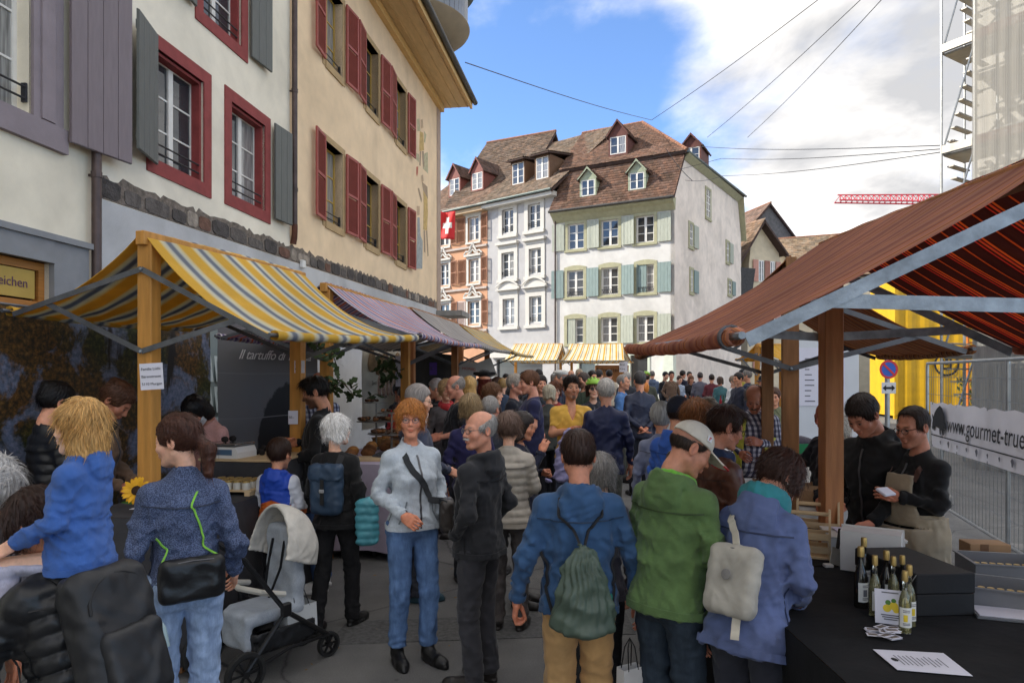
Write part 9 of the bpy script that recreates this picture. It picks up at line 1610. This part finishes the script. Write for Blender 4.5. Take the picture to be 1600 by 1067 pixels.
m.box(-w_, w_, -d_, d_, 0, .01); m.build('crate_shell', mat('green_plastic', (.005, .16, .06), .5, .1), o); V, Q = implicit(lambda x, y, z: s_ell(x, y, z, (0, 0, .13), (.27, .17, .11)) - creases(x, y, z, 5, 40, .02), (-.32, -.22, 0), (.32, .22, .3), .018); link_mesh('folded_cloth', np_mesh('folded_cloth', V, Q), cloth_mat('#26222e'), o, True)
rp = random.Random(5)
for i in range(14): m = MB(); m.obox((0, 0, .012), (.13, .085, .012), None, .003); q = m.build('flat_packet', mat('dark_packet' if i % 3 else 'tan_packet', (.05, .045, .05) if i % 3 else (.25, .2, .15), .5, .2, 9)); q.location = (3.0 + .27 * (i % 5), 8.1 + .24 * (i // 5), .855 + G(8.6)); q.rotation_euler = (0, 0, rp.uniform(-.2, .2)); tag(q, 'flat dark packet laid out on the display table', 'packet', 'packets on the display table')
for i in range(8): m = MB(); m.obox((0, 0, .075), (.09, .012, .075), Matrix.Rotation(-.35, 3, 'X'), .002); q = m.build('card_box', mat('brown_cardboard', (.34, .205, .11), .85, .12, 8)); q.location = (2.0 + .2 * (i % 3), 5.1 + .16 * (i // 3), .905); q.rotation_euler = (0, 0, -.5); tag(q, 'tan cardboard gift box leaning on the white clothed counter', 'box', 'gift boxes')
wc = thing('wooden_crate', 'slatted wooden crate standing under the white clothed counter', 'crate', (1.95, 4.62, 0), -.1)
for i in range(5): m = MB(); m.obox((-.24 + .12 * i, -.16, .42), (.05, .008, .22), None, .002); m.build('slat', PALEW, wc)
for z in (.22, .6): m = MB(); m.obox((0, -.145, z), (.30, .006, .03)); m.build('rail', PALEW, wc)
m = MB(); m.obox((0, 0, .64), (.31, .17, .008), None, .002); m.build('crate_top', PALEW, wc)
for i in range(18):
 o = thing('wine_bottle', 'dark wine bottle on the far white clothed table', 'bottle', (3.95 + .13 * i + rp.uniform(-.03, .03), 17.1 + rp.uniform(-.25, .25), .9 + G(17.2)), 0, 'wine bottles on the far table'); m = MB(); m.lathe([(0, 0), (.037, 0), (.037, .19), (.014, .24), (.014, .31), (0, .31)], (0, 0, 0), 10); m.build('glass', (BOTD, mat('red_bottle', (.25, .01, .015), .2, .1), mat('green_bottle', (.02, .06, .02), .1, .1))[i % 3], o, True, 40)
bs_ = thing('bread_sign', 'brown board lettered Schweizer Trockenfleisch under the far yellow stall', 'sign', P(956, 584, 25.2)); m = MB(); m.obox((0, 0, 0), (.62, .02, .32), None, .01); m.build('board', mat('brown_board', (.36, .17, .07), .7, .15, 3), bs_); text('lettering', 'Schweizer Tr.', .21, INK, bs_, frame_m((0, -.024, .14), (1, .0, .0), (0, 0, 1)), shear=.1)
sheet_sign('small white notice hanging from the far yellow stall', P(974, 573, 24.6), .3, .38, ['Brot', 'Käse'], size=.1)
def hedge(label, c, w, d, h, seed, col):
 o = thing('hedge', label, 'hedge', c); r_ = np.random.RandomState(seed); N = 2600; p = r_.uniform(-.5, .5, (N, 3)) * (w, d, h); p[:, 2] += h / 2; a = r_.normal(size=(N, 3)); a /= np.linalg.norm(a, axis=1)[:, None]; b = np.cross(a, r_.normal(size=(N, 3))); b /= np.linalg.norm(b, axis=1)[:, None]; sz = r_.uniform(.04, .09, (N, 1)); V = np.stack([p - a * sz, p - b * sz * .5, p + a * sz, p + b * sz * .5], 1).reshape(-1, 3); Fq = np.arange(4 * N).reshape(-1, 4)
 q = link_mesh('foliage', np_mesh('foliage', V, Fq), mat('hedge_leaf', col, .6, .4, 3), o); q['kind'] = 'stuff'; m = MB()
 for i in range(7): x = -w / 2 + w * (i + .5) / 7; m.tube([(x, 0, 0), (x + .1, .05, h * .5), (x - .05, 0, h * .85)], [.03, .02, .008], 6)
 m.build('stems', mat('twig_bark', (.08, .05, .03), .9, .2, 20), o, True)
hedge('green hedge behind the construction fence', (17.6, 22.5, .3), 5.5, .8, 1.6, 3, (.04, .065, .02))
o = thing('covered_trailer', 'grey covered trailer parked behind the fence', 'trailer', (P(1690, 600, 17).x, 17, G(17)), math.radians(-10)); m = MB(); m.prism([(-1.6, 1.05), (1.8, 1.05), (1.8, 2.0), (1.3, 2.25), (-1.2, 2.25), (-1.6, 1.9)], -.9, .9); m.build('tarpaulin', mat('grey_tarpaulin', (.32, .33, .34), .5, .1, 3, .3, 8), o); m = MB(); m.box(-1.6, 1.8, -.85, .85, .7, 1.05); m.build('chassis', STEEL, o)
for x in (-.5, .6):
 for y in (-.8, .8): w = bpy.data.objects.new('wheel', None); COL.objects.link(w); w.parent = o; w.location = (x, y, .34); m = MB(); m.lathe([(.2, -.09), (.32, -.09), (.34, 0), (.32, .09), (.2, .09), (.2, -.09)], (0, 0, 0), 20, R); m.build('tyre', mat('tyre_rubber', (.02, .02, .02), .8, .2, 30), w, True, 40); m = MB(); m.lathe([(0, -.05), (.2, -.05), (.2, .05), (0, .05)], (0, 0, 0), 16, R); m.build('rim', STEEL, w, True, 40)
o = thing('orange_cable_reel', 'orange site frame standing beside the yellow container', 'site frame', (P(1512, 600, 22).x, 22, G(22))); m = MB()
for x in (0, .5): m.tube([(x, 0, 0), (x, 0, 4.2)], .04, 7)
for z in np.arange(.3, 4.2, .3): m.tube([(0, 0, z), (.5, 0, z)], .03, 6)
m.build('ladder_frame', mat('orange_paint', (.5, .14, .02), .5, .1), o, True)
o = thing('drain_cover', 'round iron drain cover in the asphalt lane', 'drain cover', (.25, 9.2, G(9.2) + .004)); m = MB(); m.lathe([(0, .004), (.26, .004), (.27, 0)], (0, 0, 0), 28); m.build('cover', IRON, o)
lm_ = mat('fallen_leaf', (.22, .13, .04), .8, .3, 9)
m = MB()
for i in range(120):
 y = rp.uniform(2.5, 12); x = rp.uniform(-1.4, 1.2); a = rp.uniform(0, 6); s_ = rp.uniform(.008, .022); z = G(y) + .005; m.add([(x + s_ * math.cos(a + t) * f, y + s_ * math.sin(a + t) * f, z + .004 * (t > 3)) for t, f in ((0, 1), (1.3, .5), (3.14, 1), (4.9, .5))], [(0, 1, 2, 3)])
tag(m.build('fallen_leaves', lm_), 'scattered small dry leaves and litter on the asphalt', 'leaves', kind='stuff')
bpy.context.view_layer.update(); dg = bpy.context.evaluated_depsgraph_get()
for o in [q for q in bpy.data.objects if q.type == 'FONT']:
 me = bpy.data.meshes.new_from_object(o.evaluated_get(dg)); n = bpy.data.objects.new('lettering', me); COL.objects.link(n); n.parent = o.parent; n.matrix_local = o.matrix_local.copy(); nm = o.name; bpy.data.objects.remove(o); n.name = nm
